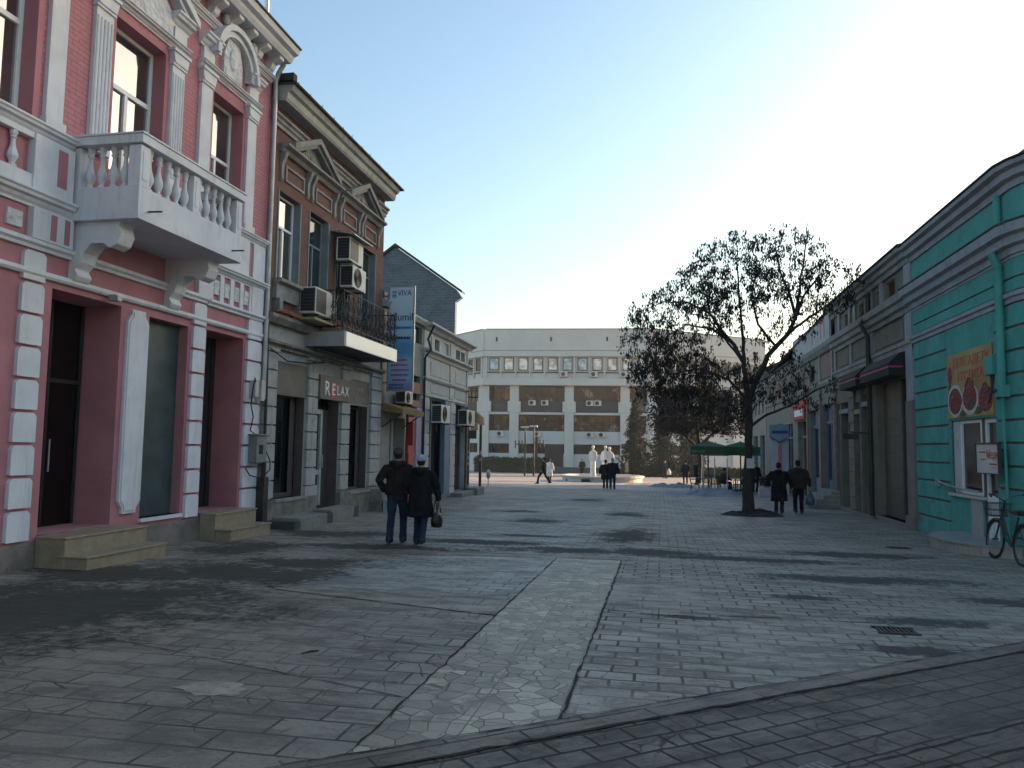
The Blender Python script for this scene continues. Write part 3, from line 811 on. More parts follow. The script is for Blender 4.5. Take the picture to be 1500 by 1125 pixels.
# entrance steps
def steps(label, y0, y1, zt, n, run, mat, tr=.36, d0=.0, side=0.0):
    z = gz((y0 + y1) / 2) - .06
    st = thing('entrance_steps', label, 'steps', L.P((y0 + y1) / 2, z, .4))
    hh = (zt - z) / n
    for k in range(n):
        m = MB(); top = zt - k * hh
        L.box(m, y0 + .006 * k, y1 + side * k - .006 * k, z, top - .03 - .001 * k, d0 + .06 + (tr * k if k else 0), d0 + .06 + run + tr * k)
        L.box(m, y0 - .015, y1 + side * k + .015, top - .03, top, d0 + .06 + (tr * k - .0 if k else 0), d0 + .06 + run + tr * k + .02)
        obj('step', m, mat, st, .008)
    return st
steps('beige tiled steps before the wide doorway of the pink house', 9.50, 11.25, .285, 2, .48, M['beige_tile'])
steps('beige tiled steps before the narrow dark doorway by the cable box', 13.44, 14.95, .285, 2, .33, M['beige_tile'], .34)
# meter box, conduits and cables at the joint of the two houses
mbx = thing('meter_box', 'grey electric meter box on the wall joint with cables around it', 'box', L.P(15.3, 1.4, .1))
q = MB(); L.box(q, 15.10, 15.52, 1.22, 1.80, .06, .26); L.box(q, 15.06, 15.56, 1.80, 1.83, .05, .30); obj('case', q, plain('grey_cabinet', (.17, .18, .19), .5, .15, 3, .1, streak=.3), mbx, .008)
q = MB(); L.box(q, 15.20, 15.36, 1.40, 1.60, .26, .265); obj('door', q, M['dark'], mbx)
mb2 = thing('junction_box', 'pale junction box with looped black wires high on the pink house', 'box', L.P(15.2, 2.9, .1))
q = MB(); L.box(q, 15.05, 15.20, 2.62, 2.98, .06, .20); L.box(q, 15.28, 15.42, 2.55, 3.0, .06, .22); obj('case', q, plain('pale_cabinet', (.42, .42, .40), .5, .15, 3, .1), mb2, .01)
def cable(label, pts, r=.014, grp=None):
    q = MB(); q.tube(pts, r, 6); return tag(obj('cable', q, M['cable'], origin=pts[0]), label, 'cable', grp)
q = MB(); q.tube([L.P(15.6, -.3, .16), L.P(15.6, 1.2, .16)], .055, 10); L.box(q, 15.5, 15.7, -.3, .9, .06, .24)
tag(obj('conduit', q, M['metal_dark'], origin=L.P(15.6, -.3, .1)), 'dark cable conduit rising from the pavement under the meter box', 'pipe')
q = MB(); q.tube([L.P(15.64, 1.2, .14), L.P(15.65, 2.6, .13), L.P(15.63, 3.8, .12), L.P(15.62, 5.2, .1)], .035, 8)
tag(obj('conduit', q, M['metal_dark'], origin=L.P(15.6, 1.2, .1)), 'thin dark conduit climbing above the meter box', 'pipe')
cable('black wire looping beside the pale junction box', [L.P(15.05, 2.95, .2), L.P(14.98, 3.02, .22), L.P(14.95, 2.8, .2), L.P(15.0, 2.45, .14), L.P(15.15, 2.2, .12), L.P(15.05, 1.9, .12), L.P(15.3, 1.8, .14)])
cable('black wire sagging from the meter box to the conduit', [L.P(15.5, 1.55, .22), L.P(15.62, 1.25, .30), L.P(15.66, 1.05, .28), L.P(15.6, .95, .2)])
cable('black wire across the lower corner of the pink house', [L.P(14.98, 1.1, .09), L.P(15.1, .95, .12), L.P(15.35, .9, .16), L.P(15.55, .6, .22), L.P(15.6, .2, .24)])
cable('bundle of dark wires strung over the shop piers', [L.P(15.6, 3.75, .2), L.P(16.5, 3.55, .16), L.P(17.6, 3.62, .14), L.P(18.6, 3.75, .12)], .018)
# ================================================================== brown brick house with the shop
M['brown'] = brick('old_red_brick', (.135, .072, .056), (.160, .084, .064), (.11, .075, .062), .25, .075, .004, .9, .35, 'wall', .45)
M['old_white'] = plain('weathered_plaster', (.35, .35, .335), .85, .14, 1.4, .35, 40, streak=.55, dirt=(.11, .10, .085), grime=.5)
M['old_trim'] = plain('grey_stone_trim', (.24, .235, .225), .85, .2, 2.5, .4, 35, streak=.5, dirt=(.07, .065, .06), grime=.3)
M['grey_reveal'] = plain('grey_window_reveal', (.20, .225, .24), .8, .12, 2, .15, 40, streak=.4)
M['crumble'] = plain('crumbling_stone', (.18, .165, .14), .95, .35, 3.2, 1.0, 14, grime=.85, dirt=(.05, .042, .035))
M['door_brown'] = plain('brown_shop_reveal', (.080, .062, .058), .7, .2, 2, .15, 30)
M['green_pane'] = glass('greenish_glass', (.018, .034, .034), .08)
M['sign_brown'] = plain('brown_sign_board', (.115, .105, .092), .6, .15, 2, .08, 30, grime=.2)
bh = thing('town_house', 'old brown brick house with grey pediments over tall windows and a shop below', 'house', (XL, 19.3, gz(19)))
w = MB()
BH = [(16.10, 17.17, 5.40, 7.52), (17.70, 18.80, 5.05, 7.52), (19.35, 20.35, 5.05, 7.52), (21.08, 22.25, 5.05, 7.52)]
L.wall(w, 15.60, 22.95, 4.55, 9.72, BH, .24)
w.face([L.P(22.95, -.6, 0), L.P(22.95, 9.7, 0), L.P(22.95, 9.7, -9), L.P(22.95, -.6, -9)])
w.face([L.P(15.60, 4.5, 0), L.P(15.60, 9.7, 0), L.P(15.60, 9.7, -9), L.P(15.60, 4.5, -9)])
obj('brick_wall', w, M['brown'], bh)
m = MB()
for a, b, z0, z1 in BH:                      # grey linings of the upper windows
    L.box(m, b - .012, b - .002, z0, z1, -.24, .0); L.box(m, a + .002, a + .012, z0, z1, -.24, .0)
    L.box(m, b, b + .05, z0, z1, -.02, .02); L.box(m, a - .05, a, z0, z1, -.02, .02)
obj('window_lining', m, M['grey_reveal'], bh)
for k, (a, b, z0, z1) in enumerate(BH):
    window(L, bh, a + .013, b - .013, z0, z1 - .02, .23, M['green_pane'] if k else M['pane_sky'], M['pvc'] if k == 0 else M['grey_reveal'], .05, ((a + b) / 2,), 6.75)
# ground floor
g = MB()
GH = [(16.24, 17.78, .36, 3.55, .30), (18.40, 19.86, -.2, 3.42, .34), (20.50, 21.98, .30, 3.52, .30)]
L.wall(g, 15.60, 22.95, -.7, 4.55, GH)
obj('shopfront_wall', g, M['old_white'], bh)
for k, (a, b) in enumerate(((15.66, 16.22), (17.84, 18.38), (19.92, 20.48), (22.10, 22.93))):
    q = MB(); quoins(L, q, a, b, .38 if k != 1 else .15, 3.72, 8, .08, .035, .02); L.box(q, a - .03, b + .03, 3.72, 3.80, -.02, .12)
    obj('quoin_pier', q, M['old_white'], bh, .012)
q = MB()
for a, b in ((15.6, 18.40), (19.86, 22.95)): L.box(q, a, b, -.8, .34, -.1, .14)
L.box(q, 22.1, 22.98, -.8, .30, .14, .5)
obj('plinth', q, M['crumble'], bh, .015)
q = MB()
L.profile(q, [(-.02, 3.80), (.10, 3.80), (.10, 3.86), (.20, 3.90), (.20, 3.96), (-.02, 4.02)], 15.6, 22.95)
L.profile(q, [(-.02, 4.36), (.14, 4.36), (.24, 4.48), (.24, 4.56), (-.02, 4.60)], 15.6, 22.95)
obj('string_course', q, M['crumble'], bh, .006)
q = MB()
L.profile(q, [(-.02, 4.95), (.10, 4.95), (.10, 5.30), (.22, 5.34), (.22, 5.42), (-.02, 5.42)], 15.98, 17.30)
L.profile(q, [(-.02, 5.00), (.08, 5.00), (.20, 5.08), (.20, 5.14), (-.02, 5.14)], 17.60, 18.95)
for y in (16.04, 17.08): L.box(q, y, y + .16, 4.62, 4.97, -.02, .16)
obj('sill', q, M['old_trim'], bh, .006)
# string between the pediments, pediments, brackets and panels
q = MB()
for a, b in ((15.6, 17.55), (18.6, 20.95), (22.0, 23.0)):
    L.profile(q, [(-.02, 8.94), (.05, 8.94), (.05, 9.02), (.10, 9.06), (.10, 9.11), (.16, 9.15), (.16, 9.20), (-.02, 9.20)], a, b)
obj('upper_string', q, M['old_trim'], bh, .004)
for a, b in ((16.05, 19.20), (19.42, 22.50)):
    q = MB(); yc = (a + b) / 2
    L.profile(q, [(-.02, 8.42), (.08, 8.42), (.14, 8.50), (.26, 8.54), (.26, 8.60), (-.02, 8.60)], a - .05, b + .05)
    for sg in (-1, 1):
        hw = (b - a) / 2 - .25
        L.prism(q, [(yc + sg * hw, 8.58), (yc + sg * hw, 8.72), (yc, 9.34), (yc, 9.20)], .0, .28)
        L.prism(q, [(yc + sg * (hw - .2), 8.58), (yc + sg * (hw - .1), 8.62), (yc, 9.22), (yc, 9.10)], .0, .20)
    for y in (a + .02, yc - .20, yc + .06, b - .16):
        L.profile(q, [(-.02, 7.78), (.03, 7.74), (.07, 7.80), (.055, 7.98), (.07, 8.15), (.14, 8.32), (.16, 8.42), (-.02, 8.42)], y, y + .11)
    for y0, y1 in ((a + .28, yc - .32), (yc + .32, b - .28)):
        for (p, r, s0, s1) in ((y0, y1, 7.80, 7.86), (y0, y1, 8.14, 8.20), (y0, y0 + .06, 7.86, 8.14), (y1 - .06, y1, 7.86, 8.14)): L.box(q, p, r, s0, s1, -.02, .04)
    pd = obj('pediment', q, M['old_trim'], bh, .005)
    r = MB(); L.prism(r, [(a + .75, 8.60), (b - .75, 8.60), (yc, 9.12)], -.02, .06); r.ball(L.P(yc, 8.78, .06), .05, .16, .14); obj('carved_panel', r, M['relief_old'], pd)
q = MB()
L.box(q, 15.6, 22.95, 9.44, 9.54, -.02, .06)
L.profile(q, [(-.02, 9.46), (.30, 9.46), (.34, 9.52), (.36, 9.66), (.44, 9.70), (.50, 9.82), (-.02, 9.82)], 15.66, 23.0)
obj('cornice', q, M['old_white'], bh, .006)
q = MB()
L.profile(q, [(-9, 9.822), (.56, 9.822), (.58, 9.86), (.50, 9.90), (-9, 10.5)], 15.62, 23.15)
L.box(q, 15.62, 15.80, 9.86, 10.08, .1, .50)
rnd = random.Random(4)
y = 15.9
while y < 23:
    q.tube([L.P(y, 9.88, .5), L.P(y + rnd.uniform(-.03, .03), 9.97 + rnd.random() * .04, .5)], .009, 4); y += rnd.uniform(.5, .8)
obj('roof', q, M['dark_roof'], bh)
# shop windows and door
for (a, b, z0, z1, dp) in ((16.24, 17.78, .36, 2.80, .28), (20.50, 21.98, .30, 2.72, .28)):
    q = MB()
    for y in (a, b - .07): L.box(q, y, y + .07, z0, z1, -.30, -.22)
    L.box(q, a, b, z0, z0 + .09, -.30, -.20); L.box(q, a, b, z1 - .05, z1, -.30, -.20)
    f = obj('shop_window', q, M['door_brown'], bh, .006)
    q = MB(); L.box(q, a + .06, b - .06, z0 + .05, z1 - .03, -.28, -.272); obj('pane', q, M['clear'], f)
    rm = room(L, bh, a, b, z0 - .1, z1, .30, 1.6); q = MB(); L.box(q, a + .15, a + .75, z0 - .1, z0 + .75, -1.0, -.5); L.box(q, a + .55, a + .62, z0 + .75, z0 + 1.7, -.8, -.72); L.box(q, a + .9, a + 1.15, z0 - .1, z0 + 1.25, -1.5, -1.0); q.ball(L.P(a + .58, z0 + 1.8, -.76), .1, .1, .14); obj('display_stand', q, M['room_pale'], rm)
    q = MB(); L.box(q, a - .04, b + .04, z0 - .07, z0, -.22, .17); obj('sill', q, M['old_trim'], f, .008)
    q = MB(); L.box(q, b - .30, b - .002, z0, z1, -.235, -.22); L.box(q, b - .012, b - .002, z0, z1, -.22, .0); obj('side_lining', q, M['door_brown'], f)
M['pale_frame'] = plain('pale_green_door_frame', (.33, .38, .36), .5, .1, 3, .05)
q = MB()
for y in (18.42, 19.24): L.box(q, y, y + .12, .02, 2.55, -.32, -.22)
L.box(q, 18.54, 19.24, 2.43, 2.55, -.32, -.22); L.box(q, 18.54, 19.24, .02, .55, -.31, -.24); L.box(q, 18.54, 19.24, .82, .95, -.32, -.22)
dr = obj('shop_door', q, M['pale_frame'], bh, .006)
q = MB(); L.box(q, 18.52, 19.26, .55, .83, -.29, -.28); L.box(q, 18.52, 19.26, .93, 2.45, -.29, -.28); L.box(q, 18.42, 19.84, 2.56, 3.0, -.31, -.30); obj('pane', q, M['green_pane'], dr)
q = MB(); L.box(q, 19.36, 19.858, -.2, 3.40, -.339, -.30); L.box(q, 19.84, 19.856, -.2, 3.4, -.30, .0); obj('side_lining', q, M['door_brown'], dr)
q = MB(); q.tube([L.P(19.30, 1.0, -.17), L.P(19.30, 1.35, -.17)], .018); obj('handle', q, M['zinc'], dr)
# a mannequin-like stand, pale things dimly seen are left to the reflections; two boards and the shop name
def text(name, s, size, mat, m4, parent=None, ext=.006, align='CENTER', sx=1.0):
    cu = bpy.data.curves.new(name, 'FONT'); cu.body = s; cu.size = size; cu.extrude = ext; cu.align_x = align; cu.align_y = 'CENTER'; cu.resolution_u = 3
    tmp = bpy.data.objects.new(name, cu); COL.objects.link(tmp)
    dg = bpy.context.evaluated_depsgraph_get()
    me = bpy.data.meshes.new_from_object(tmp.evaluated_get(dg))
    bpy.data.objects.remove(tmp); bpy.data.curves.remove(cu)
    me.transform(m4 @ Matrix.Diagonal((sx, 1, 1, 1)))
    o = bpy.data.objects.new(name, me); COL.objects.link(o)
    me.materials.clear(); me.materials.append(mat)
    if parent is not None:
        off = ORG[parent]; me.transform(Matrix.Translation(-off)); o.parent = parent; ORG[o] = off
    return o
def wall_m(fr, y, z, d):
    """text frame on a facade: reads from the street"""
    x = fr.x(d)
    if fr.s > 0: rx, nz_ = Vector((0, 1, 0)), Vector((1, 0, 0))     # seen from +X : right is +Y
    else: rx, nz_ = Vector((0, -1, 0)), Vector((-1, 0, 0))
    up = Vector((0, 0, 1))
    return Matrix(((rx.x, up.x, nz_.x, x), (rx.y, up.y, nz_.y, y), (rx.z, up.z, nz_.z, z), (0, 0, 0, 1)))
def front_m(x, y, z):
    """text on a board facing the camera end of the street (-Y)"""
    return Matrix(((1, 0, 0, x), (0, 0, -1, y), (0, 1, 0, z), (0, 0, 0, 1)))
M['ink_white'] = plain('white_lettering', (.80, .80, .78), .5, .03, 3, 0)
M['ink_grey'] = plain('faded_lettering', (.30, .29, .27), .6, .05, 3, 0)
M['ink_red'] = plain('red_lettering', (.50, .03, .035), .5, .1, 3, 0)
sg = thing('shop_sign', 'brown sign board with white letters and one red square above the shop door', 'sign', L.P(19.4, 3.1, .02))
q = MB(); L.box(q, 18.40, 20.42, 2.80, 3.42, -.02, .13); obj('board', q, M['sign_brown'], sg, .01)
q = MB(); L.box(q, 19.02, 19.32, 2.86, 3.27, .13, .138); obj('emblem', q, M['ink_red'], sg)
x0 = 18.78
for ch, dy, sz in (('R', 0, .54), ('E', .39, .44), ('L', .70, .38), ('A', .98, .38), ('X', 1.28, .38)):
    text('letter', ch, sz, M['ink_white'], wall_m(L, x0 + dy, 3.07, .142), sg, .012)
sg = thing('shop_sign', 'faded brown sign board over the shop window nearest the pink house', 'sign', L.P(17.0, 3.2, .02))
q = MB(); L.box(q, 16.24, 17.80, 2.80, 3.55, -.28, .03); L.box(q, 16.2, 17.82, 2.76, 2.80, -.28, .05); obj('board', q, M['sign_brown'], sg, .01)
sg = thing('shop_sign', 'grey framed sign board with faint lettering right over the far shop window', 'sign', L.P(21.2, 3.1, .02))
q = MB(); L.box(q, 20.52, 21.96, 2.78, 3.50, -.28, .04); obj('board', q, M['sign_brown'], sg, .01)
q = MB()
for (p, r, s0, s1) in ((20.50, 21.98, 2.76, 2.80), (20.50, 21.98, 3.48, 3.52), (20.50, 20.55, 2.8, 3.48), (21.93, 21.98, 2.8, 3.48)): L.box(q, p, r, s0, s1, .0, .06)
obj('frame', q, M['old_trim'], sg)
text('lettering', 'HAIR', .20, M['ink_grey'], wall_m(L, 21.24, 3.22, .046), sg, .004, sx=1.3)
text('lettering', 'FASHION', .19, M['ink_grey'], wall_m(L, 21.24, 2.95, .046), sg, .004)
sg['label'] = 'grey framed sign board with two faint lines of lettering over a shop window'
# white box canopy and its iron railing
M['canopy'] = plain('white_canopy_panel', (.86, .83, .78), .3, .03, 1.5, .02, spec=.8)
cn = thing('canopy', 'white box canopy jutting out over the glazed shop door', 'canopy', L.P(19.5, 4.1, .5))
q = MB(); L.box(q, 17.68, 21.40, 4.06, 4.42, 1.04, 1.10); obj('fascia', q, M['canopy'], cn, .006)
q = MB(); L.box(q, 17.68, 17.74, 4.06, 4.42, .0, 1.04); L.box(q, 21.34, 21.40, 4.06, 4.42, .0, 1.04); obj('end_panel', q, plain('grey_canopy_side', (.30, .30, .31), .5, .08, 2, .03), cn)
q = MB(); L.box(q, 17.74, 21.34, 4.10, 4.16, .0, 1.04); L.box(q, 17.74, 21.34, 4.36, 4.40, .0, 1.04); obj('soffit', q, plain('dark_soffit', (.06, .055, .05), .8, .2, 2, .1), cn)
rl = thing('railing', 'black wrought iron balcony railing with scrolls above the white canopy', 'railing', L.P(19.5, 4.45, .8))
def scroll(q, base, tdir, x0, z0, h, w):
    """an upright with a pair of S curls, in the plane (tdir, up)"""
    t = Vector(tdir); up = Vector((0, 0, 1)); b = Vector(base)
    P = lambda a, z: b + t * (x0 + a) + up * (z0 + z)
    q.tube([P(0, 0), P(0, h)], .011, 5)
    for sg_ in (-1, 1):
        pts = []
        for k in range(15):
            a = k / 14
            ang = a * 2.6 * math.pi
            rr = w * .5 * (1 - a * .75)
            pts.append(P(sg_ * (w * .5 - rr * math.cos(ang)), h * .28 + rr * math.sin(ang) * 1.1 + a * .02))
        q.tube(pts, .009, 4)
        pts = []
        for k in range(13):
            a = k / 12
            ang = a * 2.4 * math.pi
            rr = w * .42 * (1 - a * .7)
            pts.append(P(sg_ * (w * .42 - rr * math.cos(ang)), h * .66 - rr * math.sin(ang) * 1.2))
        q.tube(pts, .009, 4)
        q.tube([P(0, h * .1), P(sg_ * w * .45, h * .17), P(sg_ * w * .3, h * .42), P(sg_ * w * .05, h * .5), P(sg_ * w * .4, h * .8), P(0, h * .95)], .008, 4)
q = MB()
y0r, y1r, dr_, zb_, hh = 17.95, 21.75, .88, 4.50, 1.02
base = L.P(0, 0, dr_)
for z in (zb_, zb_ + .10, zb_ + hh): q.tube([L.P(y0r, z, dr_), L.P(y1r, z, dr_)], .016, 6)
n = 12
for k in range(n + 1):
    scroll(q, (L.x(dr_), 0, 0), (0, 1, 0), y0r + (y1r - y0r) * k / n, zb_, hh, (y1r - y0r) / n)
o1 = obj('front_panel', q, M['metal_dark'], rl)
for y in (y0r, y1r):
    q = MB()
    for z in (zb_, zb_ + .10, zb_ + hh): q.tube([L.P(y, z, .0), L.P(y, z, dr_)], .016, 6)
    for k in range(4): scroll(q, (0, y, 0), (1, 0, 0), L.x(.08 + .22 * k), zb_, hh, .22)
    q.tube([L.P(y, zb_ - .1, dr_), L.P(y, zb_ + hh + .08, dr_)], .022, 6)
    obj('side_panel', q, M['metal_dark'], rl)
q = MB(); L.box(q, 17.9, 21.8, 4.38, 4.50, -.05, .92); obj('floor_slab', q, M['crumble'], rl, .01)
# air conditioners
M['ac_white'] = plain('air_conditioner_casing', (.58, .57, .53), .5, .08, 3, .05, streak=.3)
def aircon(label, c, w, h, dp, grp, tone=None, grille='round', fr=L, hood=False):
    """outdoor unit against a facade; c = (y centre, z bottom)"""
    y, z = c
    a = thing('air_conditioner', label, 'air conditioner', fr.P(y, z, .1), grp)
    q = MB(); fr.box(q, y - w / 2, y + w / 2, z, z + h, .12, .12 + dp); cs = obj('casing', q, tone or M['ac_white'], a, .02)
    q = MB()
    if grille == 'round':
        n = 20; R_ = h * .42; yc = y - w * .14
        for rr in (R_, R_ * .8, R_ * .6, R_ * .4, R_ * .2):
            q.tube([fr.P(yc + rr * math.cos(2 * math.pi * k / n), z + h / 2 + rr * math.sin(2 * math.pi * k / n), .125 + dp) for k in range(n + 1)], .008, 4, False)
        fr.prism(q, [(yc + R_ * math.cos(2 * math.pi * k / n), z + h / 2 + R_ * math.sin(2 * math.pi * k / n)) for k in range(n)], .12 + dp, .122 + dp)
        for k in range(3):
            t0 = k * 2.1
            fr.prism(q, [(yc, z + h / 2), (yc + R_ * .9 * math.cos(t0), z + h / 2 + R_ * .9 * math.sin(t0)), (yc + R_ * .8 * math.cos(t0 + .7), z + h / 2 + R_ * .8 * math.sin(t0 + .7))], .12 + dp, .124 + dp)
    else:
        fr.box(q, y - w * .46, y + w * .12, z + h * .08, z + h * .92, .12 + dp, .126 + dp)
    obj('fan_grille', q, M['metal_dark'], a)
    q = MB()
    for k in range(7): fr.box(q, y - w / 2 - .004, y - w / 2 + .002, z + .06 + k * (h - .1) / 7, z + .06 + k * (h - .1) / 7 + (h / 7) * .82, .15, .10 + dp)
    obj('side_grille', q, M['metal_dark'], a)
    for yy in (y - w * .35, y + w * .35):
        q = MB(); q.prism([(-.02, z), (.14 + dp, z), (.14 + dp, z - .04), (.02, z - .04), (.02, z - .3), (-.02, z - .3)], lambda p, t: (fr.x(p[0]), t, p[1]), yy - .02, yy + .02)
        obj('bracket', q, M['metal_dark'], a)
    if hood:
        q = MB(); q.prism([(-.02, z + h + .12), (-.02, z + h + .14), (.30 + dp, z + h + .02), (.30 + dp, z + h)], lambda p, t: (fr.x(p[0]), t, p[1]), y - w / 2 - .15, y + w / 2 + .25)
        obj('rain_hood', q, M['zinc'], a)
    return a
G1 = 'air conditioners on the brown brick house'
aircon('upper air conditioner under a small metal hood on the brown brick wall', (19.60, 6.58), .95, .66, .38, G1, None, 'square', L, True)
aircon('white round fan air conditioner fixed just under the hooded one', (19.85, 5.90), .95, .62, .38, G1)
aircon('large pale air conditioner on the crumbling ledge beside the pink house', (17.55, 4.78), .95, .66, .42, G1, plain('pale_cream_casing', (.50, .48, .42), .5, .1, 3, .05, streak=.4), 'square')
q = MB(); L.box(q, 16.9, 18.3, 4.60, 4.66, .1, .62); tag(obj('shelf_board', q, plain('yellowed_plank', (.30, .26, .14), .8, .2, 3, .2), origin=L.P(17.5, 4.6, .1)), 'yellowish plank under the pale air conditioner on the ledge', 'plank')
q = MB()
rnd = random.Random(9)
for k in range(9):
    y = 15.9 + rnd.random() * 1.0; q.obox(L.P(y, 4.64 + rnd.random() * .03, .12 + rnd.random() * .1), (rnd.random(), 1, rnd.random() * .3), (1, -rnd.random(), .2), (0, .2, 1), .12, .05, .025)
tag(obj('broken_tiles', q, plain('orange_roof_tile_bits', (.30, .11, .06), .9, .3, 4, .3), origin=L.P(16.3, 4.63, .12)), 'broken orange tile pieces lying on the ledge under the tall window', 'rubble')
# rough steps at the foot of the shopfront
M['cement'] = plain('worn_cement', (.20, .195, .175), .9, .2, 2.5, .5, 25, grime=.6, dirt=(.07, .065, .06))
M['cement_dark'] = plain('dark_step_end', (.05, .055, .055), .8, .2, 2.5, .3, 25)
def kerbstep(label, y0, y1, z1, d0, d1):
    s = thing('cement_step', label, 'step', L.P((y0 + y1) / 2, gz(y0), d0))
    q = MB(); L.box(q, y0, y1 - .4, -.7, z1, d0, d1); obj('tread', q, M['cement'], s, .02)
    q = MB(); L.box(q, y1 - .398, y1, -.7, z1 - .03, d0, d1 - .03); L.box(q, y0 - .3, y0 - .002, -.7, z1 - .05, d0, d1 + .05); obj('end_block', q, M['cement_dark'], s, .015)
kerbstep('low cement step with dark end blocks below the nearest shop window', 16.1, 18.0, -.02, .14, .80)
kerbstep('cement doorstep with dark end blocks before the glazed shop door', 18.2, 20.1, .0, .13, .62)
q = MB(); L.box(q, 22.05, 22.85, -.7, .02, .55, 1.05)
tag(obj('planter_box', q, plain('pale_blue_grey_box', (.30, .33, .37), .7, .1, 2, .15, 25, streak=.3), origin=L.P(22.4, -.4, .7), bevel=.015), 'pale blue grey block standing at the corner pier of the brown house', 'block')
# ================================================================== small recessed shop and the blade banner
M['stucco_grey'] = plain('grey_green_stucco', (.26, .255, .22), .9, .15, 1.5, .25, 40, streak=.4, grime=.4)
sh = thing('small_shop', 'narrow shop with a red pillar squeezed between the brick house and the white house', 'shop', (XL, 25.1, gz(25)))
w = MB(); L.wall(w, 22.96, 27.28, -.9, 6.2, [(24.0, 25.5, -.4, 2.55, .5), (25.6, 26.5, -.3, 3.05, .25), (25.7, 27.1, 3.25, 4.15, .15), (26.3, 27.2, 5.35, 5.95, .15)]); 
obj('wall', w, M['stucco_grey'], sh)
q = MB(); L.box(q, 24.02, 25.48, -.4, 2.55, -.5, -.48); dd = obj('shop_door', q, M['shop_pane'], sh)
q = MB()
for y in (24.0, 24.72, 25.42): L.box(q, y, y + .08, -.4, 2.55, -.48, -.42)
obj('frame', q, M['pvc'], dd)
q = MB(); L.box(q, 25.6, 26.5, -.3, 3.05, -.25, -.23); o = obj('window', q, M['green_pane'], sh)
q = MB(); L.box(q, 25.7, 27.1, 3.25, 4.15, -.15, -.13); L.box(q, 26.3, 27.2, 5.35, 5.95, -.15, -.13); obj('window', q, M['green_pane'], sh)
M['red_paint'] = plain('red_shop_paint', (.42, .03, .04), .5, .12, 2, .05)
M['lilac'] = plain('lilac_pillar_paint', (.30, .28, .38), .7, .08, 2, .08)
q = MB(); L.box(q, 25.9, 26.42, -.5, 1.35, -.22, .03); L.box(q, 25.75, 26.45, 1.35, 1.62, -.22, .05); L.box(q, 25.75, 26.45, 2.45, 2.62, -.22, .05); L.box(q, 26.30, 26.42, 1.6, 2.5, -.22, .04); obj('red_panel', q, M['red_paint'], sh)
q = MB(); L.box(q, 26.62, 27.22, -.6, 3.0, -.1, .06); obj('pillar', q, M['lilac'], sh)
q = MB(); L.box(q, 25.3, 27.25, 3.02, 3.25, -.05, .05); L.box(q, 25.8, 27.25, 3.5, 3.9, -.05, .03); obj('fascia', q, plain('dull_red_fascia', (.24, .12, .10), .7, .1, 2, .05), sh)
q = MB(); L.profile(q, [(-.05, 6.05), (.14, 6.05), (.22, 6.18), (.22, 6.26), (-.05, 6.3)], 22.96, 27.3); obj('cornice', q, M['old_white'], sh)
q = MB(); q.face([L.P(22.96, 6.28, 0), L.P(27.28, 6.28, 0), L.P(27.28, 6.6, -8), L.P(22.96, 6.6, -8)]); obj('roof', q, M['dark_roof'], sh)
aw = thing('awning', 'small ochre folded awning over the narrow shop door', 'awning', L.P(24.0, 2.9, .3))
q = MB(); q.prism([(.02, 3.0), (.75, 2.78), (.75, 2.62), (.02, 2.72)], lambda p, t: (L.x(p[0]), t, p[1]), 23.05, 25.3); obj('cloth', q, plain('ochre_awning_cloth', (.21, .13, .05), .85, .2, 3, .2), aw)
for y in (23.2, 25.1): q = MB(); q.tube([L.P(y, 2.2, .02), L.P(y, 2.65, .7)], .02, 6); obj('arm', q, M['metal_dark'], aw)
aircon('boxed air conditioner under the foot of the blue banner', (24.5, 3.0), .8, .42, .35, 'air conditioners along the small shops', M['zinc'])
# banner : a blade sign at right angles to the wall
bn = thing('banner_sign', 'tall blue advertising banner standing out from the wall', 'banner', L.P(23.3, 3.3, .4))
BX0, BX1, BZ0, BZ1, BY = -8.56, -7.72, 3.36, 6.72, 23.25
def grad_banner():
    t = NT('blue_printed_banner'); v = t.coord()
    sp = t.n('ShaderNodeSeparateXYZ'); t.l(v, sp.inputs[0])
    r = t.n('ShaderNodeValToRGB')
    t.l(t.math('DIVIDE', sp.outputs[2], 3.4), r.inputs[0])
    r.color_ramp.elements[0].position = 0; r.color_ramp.elements[0].color = (.17, .13, .30, 1)
    r.color_ramp.elements[1].position = 1; r.color_ramp.elements[1].color = (.62, .73, .82, 1)
    for p, c in ((.07, (.20, .25, .48)), (.12, (.26, .42, .62)), (.30, (.30, .50, .70)), (.36, (.08, .27, .55)), (.46, (.09, .30, .56)), (.54, (.36, .58, .76)), (.68, (.40, .60, .76)), (.80, (.55, .69, .80))):
        e = r.color_ramp.elements.new(p); e.color = (*c, 1)
    return t.fin(t.mix(t.ramp(t.noise(v, 2.2, 4), .4, .7, 0, .25), r.outputs[0], (.35, .48, .60)), .4)
q = MB(); q.box(BX0, BX1, BY, BY + .05, BZ0, BZ1); pn = obj('panel', q, grad_banner(), bn)
q = MB()
for x in (BX0, BX1): q.box(x - .02, x + .02, BY - .015, BY + .065, BZ0 - .02, BZ1 + .02)
for z in (BZ0, BZ1): q.box(BX0 + .02, BX1 - .02, BY - .014, BY + .064, z - .02, z + .02)
for z in (3.6, 5.0, 6.4): q.box(XL - .1, BX1, BY + .05, BY + .09, z, z + .05)
obj('frame', q, M['zinc'], bn)
M['ink_navy'] = plain('navy_lettering', (.02, .045, .22), .5, .05, 3, 0)
M['ink_black'] = plain('black_lettering', (.015, .018, .04), .5, .05, 3, 0)
M['ink_pink'] = plain('crimson_print', (.42, .05, .16), .5, .05, 3, 0)
M['ink_sky'] = plain('sky_blue_print', (.10, .38, .62), .5, .05, 3, 0)
xm = (BX0 + BX1) / 2
text('lettering', 'VIVA', .26, M['ink_navy'], front_m(xm + .09, BY - .006, 6.50), bn, .003, sx=.85)
